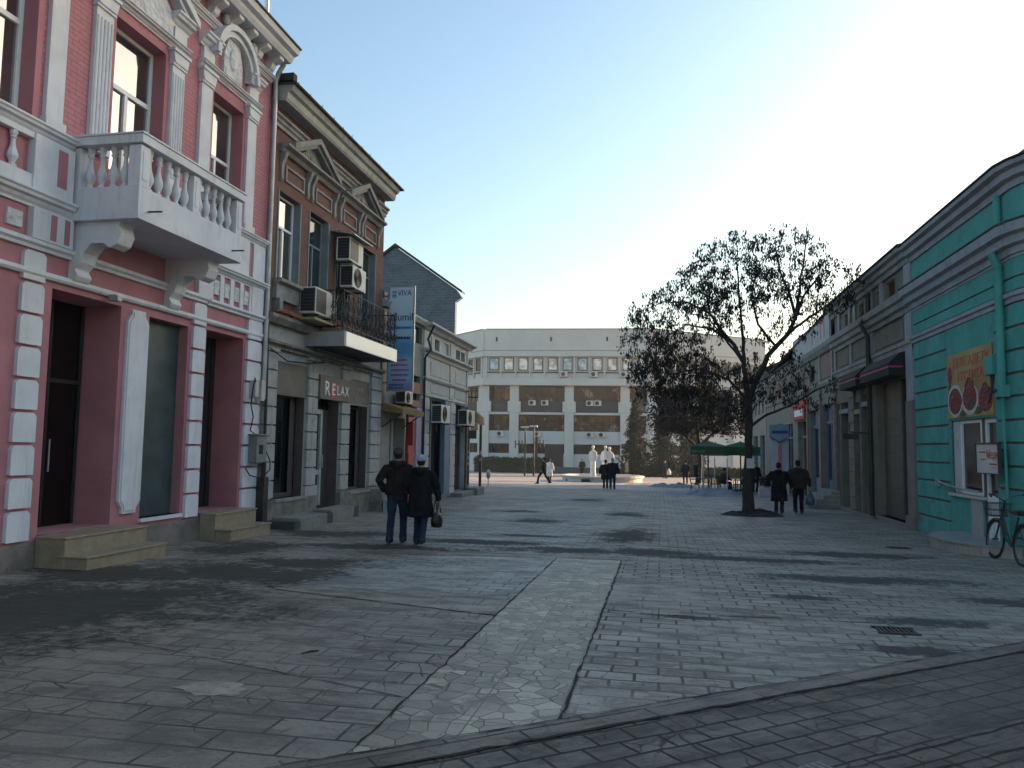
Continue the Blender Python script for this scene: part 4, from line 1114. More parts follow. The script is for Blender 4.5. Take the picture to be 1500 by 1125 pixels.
text('lettering', 'alumil', .35, M['ink_black'], front_m(xm + .03, BY - .006, 5.72), bn, .003, sx=.9)
q = MB(); q.box(BX0 + .09, BX0 + .24, BY - .006, BY, 6.50, 6.58); q.box(BX0 + .09, BX0 + .24, BY - .006, BY, 6.36, 6.47); obj('emblem', q, M['ink_sky'], bn)
rnd = random.Random(6)
def print_line(z, h, mat, x0, x1):
    """a line of small print as a row of uneven dashes"""
    q = MB(); x = x0
    while x < x1:
        w_ = rnd.uniform(.02, .055); q.box(x, min(x + w_, x1), BY - .006, BY, z - h * rnd.uniform(.35, .5), z + h * rnd.uniform(.35, .5)); x += w_ + .014
    obj('print_line', q, mat, bn)
for z in (4.34, 4.18, 4.02, 3.86, 3.70): print_line(z, .075, M['ink_pink'], BX0 + .10 + rnd.random() * .08, BX1 - .08 - rnd.random() * .15)
for z in (3.54, 3.45): print_line(z, .055, M['ink_navy'], BX0 + .06, BX1 - .3)
print_line(5.05, .10, M['ink_black'], BX0 + .2, BX1 - .1); print_line(5.38, .05, M['ink_navy'], BX0 + .2, BX1 - .1)
q = MB()
for z in (4.45, 5.33): q.box(BX0 + .03, BX1 - .03, BY - .004, BY, z, z + .10)
obj('print_band', q, M['ink_sky'], bn)
q = MB(); L.box(q, 23.0, 23.35, 3.0, 6.55, .0, .03); tag(obj('board', q, M['metal_dark'], origin=L.P(23.2, 4.5, 0)), 'dark upright board on the wall behind the blue banner', 'board')

# ================================================================== white low house
M['wh'] = plain('stained_white_plaster', (.46, .465, .45), .85, .12, 1.3, .3, 40, streak=.5, dirt=(.12, .11, .095), grime=.45, chip=(.20, .17, .14))
M['wh_panel'] = plain('pale_plaster_panel', (.40, .42, .42), .85, .1, 1.3, .2, 40, streak=.45, dirt=(.14, .13, .12))
wh = thing('low_white_house', 'low stained white house with little attic windows and two shop bays', 'house', (XL, 30.7, gz(31)))
w = MB()
WH = [(27.95, 28.48, 5.34, 5.86, .1), (28.88, 29.52, 5.32, 5.82, .18), (30.22, 30.90, 5.35, 5.85, .1), (31.40, 31.95, 5.36, 5.82, .1), (32.10, 32.78, 5.40, 5.80, .18), (32.95, 33.62, 5.40, 5.80, .18),
      (28.25, 30.75, -.6, 3.48, .25), (32.05, 33.85, -.6, 3.44, .25)]
L.wall(w, 27.29, 34.10, -1.2, 6.2, WH)
w.face([L.P(34.10, -1.2, 0), L.P(34.10, 6.2, 0), L.P(34.10, 6.2, -4.5), L.P(34.10, -1.2, -4.5)])
w.face([L.P(27.29, 4, 0), L.P(27.29, 6.2, 0), L.P(27.29, 6.2, -4.5), L.P(27.29, 4, -4.5)])
obj('wall', w, M['wh'], wh)
for h in WH[:6]:
    a, b, z0, z1, dp = h; q = MB(); L.box(q, a, b, z0, z1, -dp, -dp + .02); o = obj('attic_window', q, M['shop_pane'] if dp > .15 else M['wh_panel'], wh)
q = MB()
L.profile(q, [(-.02, 6.0), (.12, 6.0), (.20, 6.10), (.38, 6.16), (.38, 6.24), (-.02, 6.28)], 27.25, 34.4)
L.profile(q, [(-.02, 5.02), (.06, 5.02), (.10, 5.14), (.26, 5.20), (.26, 5.27), (-.02, 5.27)], 27.29, 34.3)
L.profile(q, [(-.02, 4.10), (.08, 4.10), (.14, 4.18), (.14, 4.22), (-.02, 4.22)], 27.29, 34.15)
L.box(q, 27.29, 34.12, 3.50, 3.56, -.02, .06)
obj('cornice', q, M['wh'], wh, .006)
q = MB()
for a, b in ((27.36, 28.20), (31.10, 31.80), (33.92, 34.10)):
    for z0, z1 in ((4.24, 5.0), (3.58, 4.08), (5.3, 5.98)): L.box(q, a, b, z0, z1, -.02, .045)
obj('pilaster_strip', q, M['wh'], wh, .006)
q = MB()
for a, b in ((28.35, 30.9), (31.95, 33.8)):
    for z0, z1 in ((4.34, 4.86), (3.66, 3.98)): L.box(q, a, b, z0, z1, -.02, .025)
obj('inset_panel', q, M['wh_panel'], wh, .004)
for a, b in ((27.38, 28.15), (31.18, 31.95)):
    q = MB(); quoins(L, q, a, b, -.5, 3.4, 9, .07, .04, .03); obj('quoin_pier', q, M['wh'], wh, .01)
q = MB(); L.box(q, 33.88, 34.12, -.9, 3.4, -.2, .10); L.box(q, 33.5, 34.12, -.9, -.1, .1, .16); obj('corner_pier', q, plain('dark_brown_pier', (.10, .085, .075), .8, .2, 2, .2), wh, .01)
for a, b in ((28.25, 30.75), (32.05, 33.85)):
    q = MB(); L.box(q, a, b, -.3, 3.45, -.25, -.23); o = obj('shop_window', q, M['shop_pane'], wh)
    q = MB()
    for y in (a, a + (b - a) * .36, b - .07): L.box(q, y, y + .07, -.3, 3.45, -.23, -.17)
    L.box(q, a, b, 2.5, 2.58, -.23, -.172); obj('frame', q, M['old_trim'], o)
    q = MB(); L.box(q, a, b, -1.2, -.3, -.25, .08); obj('sill', q, M['crumble'], o, .01)
q = MB(); L.box(q, 30.25, 30.98, -.9, 3.45, -.1, .09); obj('door_frame', q, plain('blue_door_paint', (.10, .17, .24), .6, .1, 2, .05), wh)
q = MB(); q.tube([L.P(27.33, 6.1, .42), L.P(27.33, 5.6, .2), L.P(27.33, 5.2, .33), L.P(27.33, 4.9, .1), L.P(27.33, -.6, .1)], .045, 8); obj('downpipe', q, M['metal_dark'], wh)
q = MB(); q.face([L.P(27.25, 6.26, .3), L.P(34.3, 6.26, .3), L.P(34.3, 6.7, -4.5), L.P(27.25, 6.7, -4.5)]); obj('roof', q, M['dark_roof'], wh)
q = MB(); L.box(q, 31.2, 33.6, -1.2, -.32, .1, .62); L.box(q, 33.4, 34.75, -1.3, -.22, .2, .75)
tag(obj('stone_step', q, M['cement'], origin=L.P(33, -.8, .4), bevel=.03), 'worn stone step at the end corner of the low white house', 'step')
aircon('grey air conditioner on the shop bay nearest the downpipe of the white house', (28.85, 2.50), 1.25, .70, .40, 'air conditioners along the small shops')
aircon('air conditioner on the end bay of the low white house', (32.9, 2.52), 1.4, .68, .40, 'air conditioners along the small shops')
# bracket lamp arm at the end of the house
q = MB(); q.tube([L.P(34.0, 4.15, .0), L.P(34.0, 4.15, .55), L.P(34.0, 3.85, .55)], .025, 6); q.tube([L.P(34.0, 3.85, .55), L.P(34.0, 3.85, .1)], .025, 6)
tag(obj('sign_bracket', q, M['metal_dark'], origin=L.P(34, 4, .1)), 'thin black iron bracket at the end of the white house', 'bracket')

# ================================================================== blue grey gable behind
gh = thing('gabled_house', 'tall house with a bare blue grey brick gable behind the low white house', 'house', (-14.4, 40.0, gz(40)))
M['gable'] = brick('blue_grey_brick', (.085, .115, .145), (.115, .145, .17), (.15, .17, .185), .5, .16, .02, .95, .5, 'front', .45)
q = MB()
gp = [(-17.9, -2), (-10.95, -2), (-10.95, 9.45), (-10.6, 9.7), (-10.97, 10.17), (-14.44, 12.62), (-17.9, 10.1)]
q.prism(gp, lambda p, a: (p[0], a, p[1]), 40.0, 40.35)
obj('gable_wall', q, M['gable'], gh)
q = MB(); q.prism([(-17.8, -2), (-12.4, -2), (-12.4, 9.0), (-14.44, 12.3), (-17.8, 9.9)], lambda p, a: (p[0], a, p[1]), 40.35, 43.6); obj('house_body', q, M['gable'], gh)
q = MB()
for x0, z0, x1, z1 in ((-14.44, 12.66, -10.55, 9.90), (-14.44, 12.66, -18.2, 9.9)):
    q.add([(x0, 39.85, z0), (x1, 39.85, z1), (x1, 40.5, z1), (x0, 40.5, z0), (x0, 39.85, z0 + .14), (x1, 39.85, z1 + .14), (x1, 40.5, z1 + .14), (x0, 40.5, z0 + .14)],
          [(0, 1, 2, 3), (4, 5, 6, 7), (0, 1, 5, 4), (2, 3, 7, 6), (1, 2, 6, 5)])
obj('roof', q, M['dark_roof'], gh)
# ================================================================== right side of the street
RX = 6.50
Q = Front(RX, -1)
def sweep(mb, path, prof):
    """moulding outline (d, z) swept along a plan path whose outside is on the right hand when walking it"""
    n = len(path); rings = []
    for i, p in enumerate(path):
        p = Vector((p[0], p[1], 0))
        a = Vector((*path[max(i - 1, 0)], 0)); b = Vector((*path[min(i + 1, n - 1)], 0))
        d0 = (p - a).normalized() if i > 0 else (b - p).normalized()
        d1 = (b - p).normalized() if i < n - 1 else d0
        n0 = Vector((d0.y, -d0.x, 0)); n1 = Vector((d1.y, -d1.x, 0))
        m = (n0 + n1).normalized(); m /= max(.4, m.dot(n0))
        rings.append([(p.x + m.x * d, p.y + m.y * d, z) for d, z in prof])
    mb.loft(rings, False, True)
    return mb
CP = [(RX, 15.62), (6.56, 15.35), (6.70, 15.05), (6.90, 14.7), (7.2, 14.3), (9.5, 13.6), (14.0, 11.6)]    # rounded corner, walked away from the street
def both(mb, prof, y1):
    path = [(RX, y1)] + CP
    return sweep(mb, path, prof)
M['teal'] = plain('teal_render', (.070, .295, .262), .9, .14, 1.1, .25, 40, streak=.45, dirt=(.035, .13, .115), grime=.35, chip=(.22, .18, .14))
M['groove'] = plain('brown_joint_line', (.135, .105, .088), .9, .2, 4, .2, 40)
M['teal_trim'] = plain('grey_blue_cornice', (.29, .305, .335), .85, .12, 1.5, .25, 40, streak=.5, dirt=(.09, .085, .08), grime=.35)
M['taupe'] = plain('taupe_stone', (.185, .158, .145), .85, .12, 2, .2, 40, grime=.25)
th = thing('corner_house', 'teal painted house with grey cornices and brown joint lines at the street corner', 'house', (RX, 18.6, gz(18)))
w = MB()
TH = [(17.36, 19.0, .76, 2.36, .12), (16.62, 17.34, -.22, 2.36, .14)]
Q.wall(w, 15.62, 21.45, -.7, 6.75, TH)
for a, b in zip(CP[:-1], CP[1:]):
    w.face([(a[0], a[1], -.7), (b[0], b[1], -.7), (b[0], b[1], 6.75), (a[0], a[1], 6.75)])
w.face([(RX, 21.45, -.7), (RX, 21.45, 6.75), (16, 21.45, 6.75), (16, 21.45, -.7)])
obj('wall', w, [M['groove']], th)
# teal courses between the joint lines
ZJ = [-.36, .10, .54, .98, 1.41, 1.85, 2.28, 2.72, 3.15, 3.58, 4.02, 4.47]
q = MB()
for a, b in zip(ZJ[:-1], ZJ[1:]):
    z0, z1 = a + .026, b - .026
    Q.box(q, 19.14, 21.44, z0, z1, -.02, .03)
    sweep(q, [(RX, 16.54)] + CP, [(-.02, z0), (.03, z0), (.03, z1), (-.02, z1)])
Q.box(q, 16.56, 19.13, 2.37, 4.47, -.02, .026); Q.box(q, 19.01, 19.13, -.36, 2.37, -.02, .026); Q.box(q, 17.345, 19.0, -.36, .755, -.02, .026); Q.box(q, 16.56, 16.61, -.36, 2.36, -.02, .026)
both(q, [(-.02, 4.70), (.03, 4.70), (.03, 4.92), (-.02, 4.92)], 21.44)
both(q, [(-.02, 4.955), (.03, 4.955), (.03, 5.34), (-.02, 5.34)], 21.44)
both(q, [(-.02, 5.9), (.02, 5.9), (.02, 6.68), (-.02, 6.68)], 21.44)
obj('teal_courses', q, M['teal'], th, .006)
q = MB(); both(q, [(-.02, -.8), (.07, -.8), (.05, -.36), (-.02, -.33)], 21.44); obj('plinth', q, M['teal'], th)
q = MB()
both(q, [(-.02, 4.47), (.05, 4.47), (.05, 4.56), (.09, 4.58), (.09, 4.66), (-.02, 4.70)], 21.5)
both(q, [(-.02, 5.36), (.08, 5.36), (.10, 5.48), (.20, 5.52), (.22, 5.66), (.32, 5.70), (.34, 5.88), (-.02, 5.92)], 21.5)
both(q, [(-.02, 5.355), (.045, 5.30), (.045, 5.36), (-.02, 5.36)], 21.5)
both(q, [(-.02, 6.62), (.06, 6.62), (.08, 6.74), (.18, 6.78), (.20, 6.90), (.30, 6.94), (.32, 7.02), (-.02, 7.04)], 21.5)
obj('cornice', q, M['teal_trim'], th, .004)
q = MB(); both(q, [(-.3, 5.92), (.36, 5.885), (.36, 5.915), (-.3, 5.97)], 21.5); both(q, [(-6, 7.5), (.35, 7.04), (.35, 7.07), (-6, 7.6)], 21.5); obj('roof_edge', q, M['dark_roof'], th)
q = MB(); sweep(q, [(7.2, 15.0), (8.4, 14.4), (14, 11.9)], [(-1.5, 7.0), (-.3, 7.0), (-.3, 7.5), (-.9, 7.9), (-1.5, 7.9)]); obj('attic', q, M['teal_trim'], th, .01)
# window and shop door
window(Q, th, 17.36, 19.0, .76, 2.36, .11, M['shop_pane'], M['pvc'], .07, (17.50, 18.60), None)
q = MB(); Q.box(q, 18.62, 18.98, .78, 2.34, -.10, -.02); Q.box(q, 17.30, 19.06, .70, .76, -.1, .10); obj('window_panel', q, plain('grey_white_panel', (.46, .44, .44), .6, .08, 2, .05, streak=.3), th, .004)
q = MB()
for y in (16.62, 17.25): Q.box(q, y, y + .09, -.22, 2.36, -.14, -.05)
Q.box(q, 16.71, 17.25, 2.27, 2.36, -.14, -.05); Q.box(q, 16.71, 17.25, .68, .80, -.14, -.05); Q.box(q, 16.71, 17.25, -.22, .68, -.13, -.08)
dr = obj('shop_door', q, M['pvc'], th, .005)
q = MB(); Q.box(q, 16.71, 17.25, .80, 2.27, -.11, -.10); obj('pane', q, M['shop_pane'], dr)
q = MB(); Q.box(q, 17.37, 17.92, -.33, .70, -.02, .05); obj('door_jamb', q, plain('stained_white_jamb', (.33, .30, .29), .7, .12, 2, .15, 30, grime=.4), th, .01)
q = MB(); q.tube([Q.P(16.04, 6.62, .10), Q.P(16.04, 5.95, .10)], .065, 10); q.tube([Q.P(16.02, 5.5, .24), Q.P(16.02, 5.2, .13), Q.P(16.02, 2.92, .13), Q.P(16.06, 2.8, .13)], .075, 10)
Q.box(q, 15.93, 16.14, 2.72, 2.95, .03, .22); q.tube([Q.P(16.04, 2.75, .12), Q.P(16.0, -.3, .10)], .03, 8)
for z in (5.2, 4.2, 3.2): q.tube([Q.P(16.02, z, .13), Q.P(16.02, z + .05, .13)], .085, 10)
obj('downpipe', q, M['teal'], th)
q = MB(); Q.box(q, 16.26, 16.62, 3.18, 3.56, .03, .20); Q.box(q, 16.2, 16.30, 2.95, 3.2, .03, .14); bx = obj('cable_box', q, M['teal'], th, .012)
q = MB()
rnd = random.Random(3)
for k in range(6):
    a = Q.P(16.55 - k * .04, 3.18, .12); q.tube([a, Q.P(16.4, 2.9 - .05 * k, .16 + .01 * k), Q.P(16.2, 2.78 + .03 * k, .2), Q.P(16.0, 2.85, .24)], .012, 5)
obj('cable', q, M['cable'], bx)
q = MB(); q.tube([Q.P(19.9, .98, .05), Q.P(19.0, .90, .09), Q.P(17.4, .86, .10)], .022, 6); Q.box(q, 19.8, 20.0, .85, 1.05, .03, .07); obj('pipe', q, M['teal_trim'], th)
# poster with fruit
ps = thing('poster', 'yellow poster with red lettering and three red heaped dishes over the shop window', 'poster', Q.P(17.9, 3.1, .03))
def poster_mat():
    t = NT('yellow_poster'); v = t.coord()
    c = t.mix(t.ramp(t.noise(v, .9, 3), .35, .65), (.32, .235, .06), (.24, .12, .03))
    c = t.mix(t.ramp(t.noise(v, 2.5, 4), .5, .75, 0, .6), c, (.32, .28, .14))
    return t.fin(c, .4)
q = MB(); Q.box(q, 16.63, 19.08, 2.42, 3.85, .026, .05); obj('sheet', q, poster_mat(), ps)
M['fruit'] = relief_mat('red_fruit_print', (.23, .045, .045), 14)
M['dish'] = plain('white_dish_print', (.46, .45, .44), .4, .1, 4, 0)
M['leaf_print'] = plain('dark_green_print', (.04, .06, .03), .6, .3, 6, 0)
def disc(mb, y, z, ry, rz, d0, d1, n=24): Q.prism(mb, [(y + ry * math.cos(2 * math.pi * k / n), z + rz * math.sin(2 * math.pi * k / n)) for k in range(n)], d0, d1)
q = MB(); disc(q, 18.62, 2.80, .42, .36, .05, .053); disc(q, 17.80, 2.80, .44, .34, .05, .053); obj('dish_print', q, M['dish'], ps)
q = MB(); disc(q, 18.62, 2.79, .37, .29, .053, .056); disc(q, 17.80, 2.83, .37, .28, .053, .056); disc(q, 17.80, 3.05, .25, .20, .056, .058); disc(q, 16.98, 2.76, .33, .27, .05, .055); disc(q, 17.0, 2.95, .14, .14, .055, .057); disc(q, 18.90, 3.38, .13, .20, .05, .053); obj('fruit_print', q, M['fruit'], ps)
q = MB(); disc(q, 18.20, 2.50, .2, .07, .05, .0515); disc(q, 17.4, 2.53, .22, .08, .05, .0515); disc(q, 18.92, 3.12, .10, .07, .05, .052); disc(q, 17.24, 2.70, .08, .16, .05, .052); disc(q, 17.74, 2.68, .14, .09, .056, .0575); obj('leaf_print', q, M['leaf_print'], ps)
text('lettering', 'ДЕВЕ АДЕТИ', .27, M['ink_red'], wall_m(Q, 17.74, 3.62, .052), ps, .003, sx=1.12)
text('lettering', 'ГЕСТИТА', .27, M['ink_red'], wall_m(Q, 17.74, 3.30, .052), ps, .003, sx=1.12)
bd = thing('notice_board', 'white board with red handwriting hanging by the teal shop door', 'board', Q.P(16.5, 1.55, .1))
q = MB(); Q.box(q, 15.98, 17.0, 1.27, 1.83, .22, .25); obj('panel', q, plain('white_board', (.50, .49, .48), .5, .06, 2, .02), bd)
q = MB()
for (p, r, s0, s1) in ((15.96, 17.02, 1.25, 1.27), (15.96, 17.02, 1.83, 1.86), (15.96, 15.98, 1.27, 1.83), (17.0, 17.02, 1.27, 1.83)): Q.box(q, p, r, s0, s1, .20, .27)
for y in (16.1, 16.9): Q.box(q, y, y + .03, 1.7, 1.74, .0, .22)
obj('frame', q, M['metal_dark'], bd)
text('lettering', 'Меди', .24, M['ink_red'], wall_m(Q, 16.26, 1.62, .252), bd, .003, sx=.8)
q = MB(); Q.box(q, 16.05, 16.40, 1.43, 1.46, .25, .253); Q.box(q, 16.55, 16.85, 1.66, 1.69, .25, .253); Q.box(q, 16.55, 16.8, 1.52, 1.54, .25, .253); Q.box(q, 16.05, 16.30, 1.37, 1.38, .25, .253); obj('print_line', q, M['ink_red'], bd)
st = thing('round_step', 'half round doorstep faced with small pale tiles under the teal shop door', 'step', (6.3, 16.9, gz(16.9)))
q = MB(); n = 28
def semi(r1, r2): return [(RX - .03 - r1 * math.sin(math.pi * k / n), 17.0 - r2 * math.cos(math.pi * k / n)) for k in range(n + 1)]
q.prism(semi(1.02, 1.45), lambda p, a: (p[0], p[1], a), -.5, -.075); obj('riser', q, tile_mat('small_pale_tile', (.32, .28, .25), (.28, .25, .225), (.12, .10, .09), .10, .30, 'wall'), st)
q = MB(); q.prism(semi(1.05, 1.48), lambda p, a: (p[0], p[1], a), -.075, -.045); obj('tread', q, plain('grey_step_slab', (.24, .235, .24), .6, .1, 2, .15, 25, grime=.3), st)

# ------------------------------------------------------------------ ochre house
M['ochre'] = plain('ochre_render', (.165, .145, .112), .9, .14, 1.3, .25, 40, streak=.4, dirt=(.07, .06, .05), grime=.4, chip=(.11, .09, .075))
M['ochre_trim'] = plain('dirty_grey_trim', (.27, .265, .265), .85, .18, 1.8, .35, 30, streak=.5, dirt=(.06, .055, .05), grime=.45)
M['ochre_wood'] = plain('brown_wood_panel', (.092, .072, .050), .6, .18, 2.5, .1, 20, streak=.3)
oh = thing('shop_house', 'shabby ochre house with dark awnings between the teal house and the blue shop', 'house', (RX, 26.3, gz(26)))
w = MB()
OH = [(22.12, 25.12, -.25, 3.72, .35), (25.95, 26.75, -.4, 3.5, .3), (27.0, 27.7, -.4, 3.3, .3), (28.6, 29.9, -.4, 3.4, .3), (30.0, 30.5, -.4, 3.4, .2), (23.0, 23.9, 6.1, 6.55, .1), (24.4, 24.95, 6.1, 6.5, .1), (26.4, 27.0, 6.0, 6.5, .1), (28.4, 29.0, 6.0, 6.5, .1)]
Q.wall(w, 22.05, 30.60, -1.0, 6.75, OH); obj('wall', w, M['ochre'], oh)
q = MB(); Q.box(q, 21.48, 22.04, 3.0, 6.66, -.05, .06); obj('pilaster', q, M['teal_trim'], oh, .01)
q = MB(); Q.box(q, 21.48, 22.04, -.9, 2.998, -.05, .09); Q.box(q, 21.45, 22.10, -.9, .0, .09, .14); obj('stone_pier', q, M['taupe'], oh, .012)
q = MB()
def run(prof, a, b): Q.profile(q, prof, a, b)
for (a, b) in ((21.48, 25.2), (25.5, 30.6)):
    run([(-.02, 4.35), (.05, 4.35), (.07, 4.48), (.11, 4.52), (.11, 4.60), (-.02, 4.64)], a, b)
run([(-.02, 5.34), (.08, 5.34), (.10, 5.46), (.20, 5.50), (.22, 5.64), (.30, 5.68), (.32, 5.86), (-.02, 5.92)], 21.5, 30.6)
run([(-.02, 6.66), (.08, 6.66), (.10, 6.78), (.18, 6.82), (.20, 6.94), (.30, 6.98), (.32, 7.08), (-.02, 7.12)], 21.5, 30.9)
for y in (25.2, 27.9, 30.3): Q.box(q, y, y + .3, 4.64, 5.34, -.02, .06)
for y in (24.1, 25.3, 27.3, 28.0, 29.6): Q.box(q, y, y + .28, 5.92, 6.66, -.02, .06)
obj('cornice', q, M['ochre_trim'], oh, .006)
q = MB()
for a, b in ((22.25, 25.05), (25.7, 27.75), (28.4, 30.1)): Q.box(q, a, b, 4.72, 5.26, -.02, .03)
obj('inset_panel', q, M['ochre'], oh, .006)
q = MB(); run_ = Q.profile(q, [(-.3, 7.12), (.36, 7.10), (.36, 7.14), (-4, 7.9), (-4, 7.8)], 21.5, 30.9); obj('roof', q, M['dark_roof'], oh)
q = MB(); q.tube([Q.P(25.35, 6.6, .12), Q.P(25.35, 5.95, .14), Q.P(25.35, 5.6, .36), Q.P(25.35, 5.2, .16), Q.P(25.35, -.3, .14)], .07, 8); obj('downpipe', q, M['metal_dark'], oh)
for k, (a, b) in enumerate(((25.62, 25.90), (26.80, 26.97), (27.74, 28.50), (29.92, 29.98), (30.5, 30.6))):
    q = MB(); quoins(Q, q, a, b, -.3, 3.9, 10, .06, .03, .015); obj('quoin_pier', q, plain('brown_pier', (.17, .14, .115), .85, .15, 2, .3, 30, grime=.4), oh, .008) if b - a > .1 else None
q = MB(); Q.box(q, 22.12, 25.12, -.7, -.25, -.3, .10); Q.box(q, 25.5, 30.6, -1.0, -.35, -.3, .08); obj('plinth', q, M['taupe'], oh, .01)
q = MB(); Q.box(q, 23.32, 25.10, -.25, 3.70, -.35, -.20); o = obj('shop_door', q, M['ochre_wood'], oh, .01)
q = MB()
for k in range(7): Q.box(q, 23.36, 25.06, .1 + .5 * k, .56 + .5 * k, -.2, -.19)
obj('door_panel', q, M['ochre_wood'], o, .006)
q = MB()
for y in (22.12, 23.25): Q.box(q, y, y + .07, -.25, 3.7, -.33, -.25)
Q.box(q, 22.19, 23.25, 2.6, 2.67, -.33, -.25); Q.box(q, 22.19, 23.25, -.25, -.17, -.33, -.25); o = obj('shop_window', q, M['metal_dark'], oh)
q = MB(); Q.box(q, 22.15, 23.3, -.22, 3.7, -.32, -.312); obj('pane', q, M['clear'], o)
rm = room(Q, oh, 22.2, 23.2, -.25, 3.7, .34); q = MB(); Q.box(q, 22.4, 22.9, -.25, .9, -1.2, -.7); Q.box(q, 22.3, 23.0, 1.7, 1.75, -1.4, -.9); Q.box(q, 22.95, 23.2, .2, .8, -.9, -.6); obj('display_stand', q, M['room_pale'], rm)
q = MB(); Q.box(q, 22.2, 23.2, 1.75, 2.3, -.298, -.295); Q.box(q, 22.6, 23.15, .1, .8, -.298, -.295); obj('paper', q, plain('pale_paper', (.26, .27, .28), .7, .1, 3, 0), o)
for a, b, z1 in ((25.95, 26.75, 3.5), (27.0, 27.7, 3.3), (28.6, 29.9, 3.4)):
    q = MB(); Q.box(q, a, b, -.4, z1, -.30, -.26); o = obj('shop_door', q, plain('grey_blue_door', (.14, .165, .19), .6, .12, 2, .05, streak=.3), oh)
    q = MB(); Q.box(q, a + .1, b - .1, .9, z1 - .5, -.26, -.255); obj('pane', q, M['shop_pane'], o)
    q = MB(); Q.box(q, a - .02, b + .02, z1 - .4, z1 - .25, -.26, .05); obj('lintel', q, M['ochre_trim'], o)
def awning_dark(label, y0, y1, z0, z1):
    a = thing('awning', label, 'awning', Q.P((y0 + y1) / 2, z1, .3), 'black awnings on the ochre house')
    q = MB(); q.prism([(.03, z1), (.18, z1 - .04), (.46, z0 + .32), (.46, z0), (.03, z0 - .03)], lambda p, t: (Q.x(p[0]), t, p[1]), y0, y1); obj('cloth', q, plain('black_awning_cloth', (.014, .013, .014), .85, .2, 3, .1), a)
    q = MB(); Q.box(q, y0 + .01, y1 - .01, z0 + .20, z0 + .25, .46, .464); Q.box(q, y0 - .004, y0, z0 + .20, z0 + .25, .1, .45); obj('trim', q, plain('magenta_trim', (.40, .02, .14), .6, .1, 3, 0), a)
    return a
awning_dark('long black awning with a magenta stripe beside the teal house', 22.10, 25.15, 3.72, 4.36)
awning_dark('short black awning with a magenta stripe past the dark downpipe', 25.7, 27.95, 3.72, 4.36)
q = MB(); Q.box(q, 22.1, 25.6, -.9, -.42, .05, .75); tag(obj('stone_step', q, M['taupe'], origin=Q.P(24, -.6, .4), bevel=.02), 'low taupe stone step before the brown shop door under the long awning', 'step')
q = MB(); q.tube([Q.P(25.3, 2.2, .1), Q.P(25.3, 2.25, .75), Q.P(25.3, 2.5, .75)], .022, 6); q.box(Q.x(.5), Q.x(.95), 25.28, 25.32, 2.02, 2.2)
tag(obj('wall_bracket', q, M['metal_dark'], origin=Q.P(25.3, 2.2, .1)), 'black iron wall bracket by the dark downpipe', 'bracket')
# ------------------------------------------------------------------ long house with the billboard
M['dull_pink'] = plain('dull_pink_render', (.24, .15, .13), .9, .15, 1.3, .25, 40, streak=.4, grime=.4)
M['dull_cream'] = plain('dull_cream_render', (.21, .195, .165), .9, .15, 1.3, .25, 40, streak=.4, grime=.4)
M['shop_blue'] = plain('grey_blue_shop_paint', (.11, .15, .21), .6, .12, 2, .05, streak=.2)
lh = thing('shop_house', 'long house with a red and white billboard and a blue shopfront', 'house', (RX, 40.5, gz(40)))
w = MB()
LH = [(31.2, 33.2, -.3, 3.5, .25), (33.6, 35.9, -.3, 3.4, .25), (36.7, 38.9, -.6, 3.0, .3), (40.3, 43.0, -.6, 3.0, .2), (43.6, 45.6, -.7, 3.1, .2), (46.3, 48.2, -.7, 3.1, .2)] + [(32.0 + 2.6 * k, 33.2 + 2.6 * k, 4.65, 5.3, .1) for k in range(7)]
Q.wall(w, 30.61, 49.9, -1.4, 5.9, LH); obj('wall', w, M['dull_cream'], lh)
q = MB()
for a, b in ((31.1, 33.5), (35.9, 38.8), (43.2, 45.8)): Q.box(q, a, b, 4.55, 5.45, -.02, .03)
for a in (30.65, 33.25, 36.05): Q.box(q, a, a + .3, -.6, 4.2, -.02, .07)
obj('pink_bay', q, M['dull_pink'], lh, .006)
q = MB()
run2 = lambda prof, a, b: Q.profile(q, prof, a, b)
run2([(-.02, 5.55), (.10, 5.55), (.24, 5.72), (.28, 5.86), (-.02, 5.9)], 30.61, 50.0)
run2([(-.02, 4.25), (.06, 4.25), (.12, 4.36), (.12, 4.44), (-.02, 4.48)], 30.61, 50.0)
for k in range(9): Q.box(q, 30.9 + 2.3 * k, 31.12 + 2.3 * k, 4.48, 5.55, -.02, .07)
obj('cornice', q, M['ochre_trim'], lh, .006)
for k, (a, b, z0, z1, dp) in enumerate(LH):
    if k > 5: q = MB(); Q.box(q, a, b, z0, z1, -dp, -dp + .02); obj('upper_window', q, M['shop_pane'], lh); continue
    q = MB(); Q.box(q, a, b, z0, z1, -dp, -dp + .03); o = obj('shopfront', q, M['shop_blue'] if k < 2 else M['shop_pane'], lh)
    q = MB()
    for y in (a, (a + b) / 2, b - .1): Q.box(q, y, y + .1, z0, z1, -dp + .03, -dp + .09)
    Q.box(q, a, b, z1 - .75, z1 - .65, -dp + .03, -dp + .092); obj('frame', q, M['shop_blue'] if k < 2 else M['old_trim'], o)
    q = MB(); Q.box(q, a + .12, b - .12, z0 + .8, z1 - .8, -dp + .03, -dp + .034); obj('pane', q, M['shop_pane'], o)
q = MB()
q.add([Q.P(30.9, 7.02, .15), Q.P(50.2, 6.0, .15), Q.P(50.2, 9.2, -5), Q.P(30.9, 9.2, -5), Q.P(30.9, 7.14, .15), Q.P(50.2, 6.12, .15)], [(0, 1, 2, 3), (0, 4, 5, 1)])
Q.profile(q, [(-.6, 5.9), (.34, 5.9), (.34, 6.0), (-5.0, 9.4), (-5, 9.3)], 38.9, 50.2)
Q.profile(q, [(-.25, 6.85), (.1, 6.85), (.1, 6.95), (-5.0, 9.4), (-5, 9.3)], 30.7, 39.0)
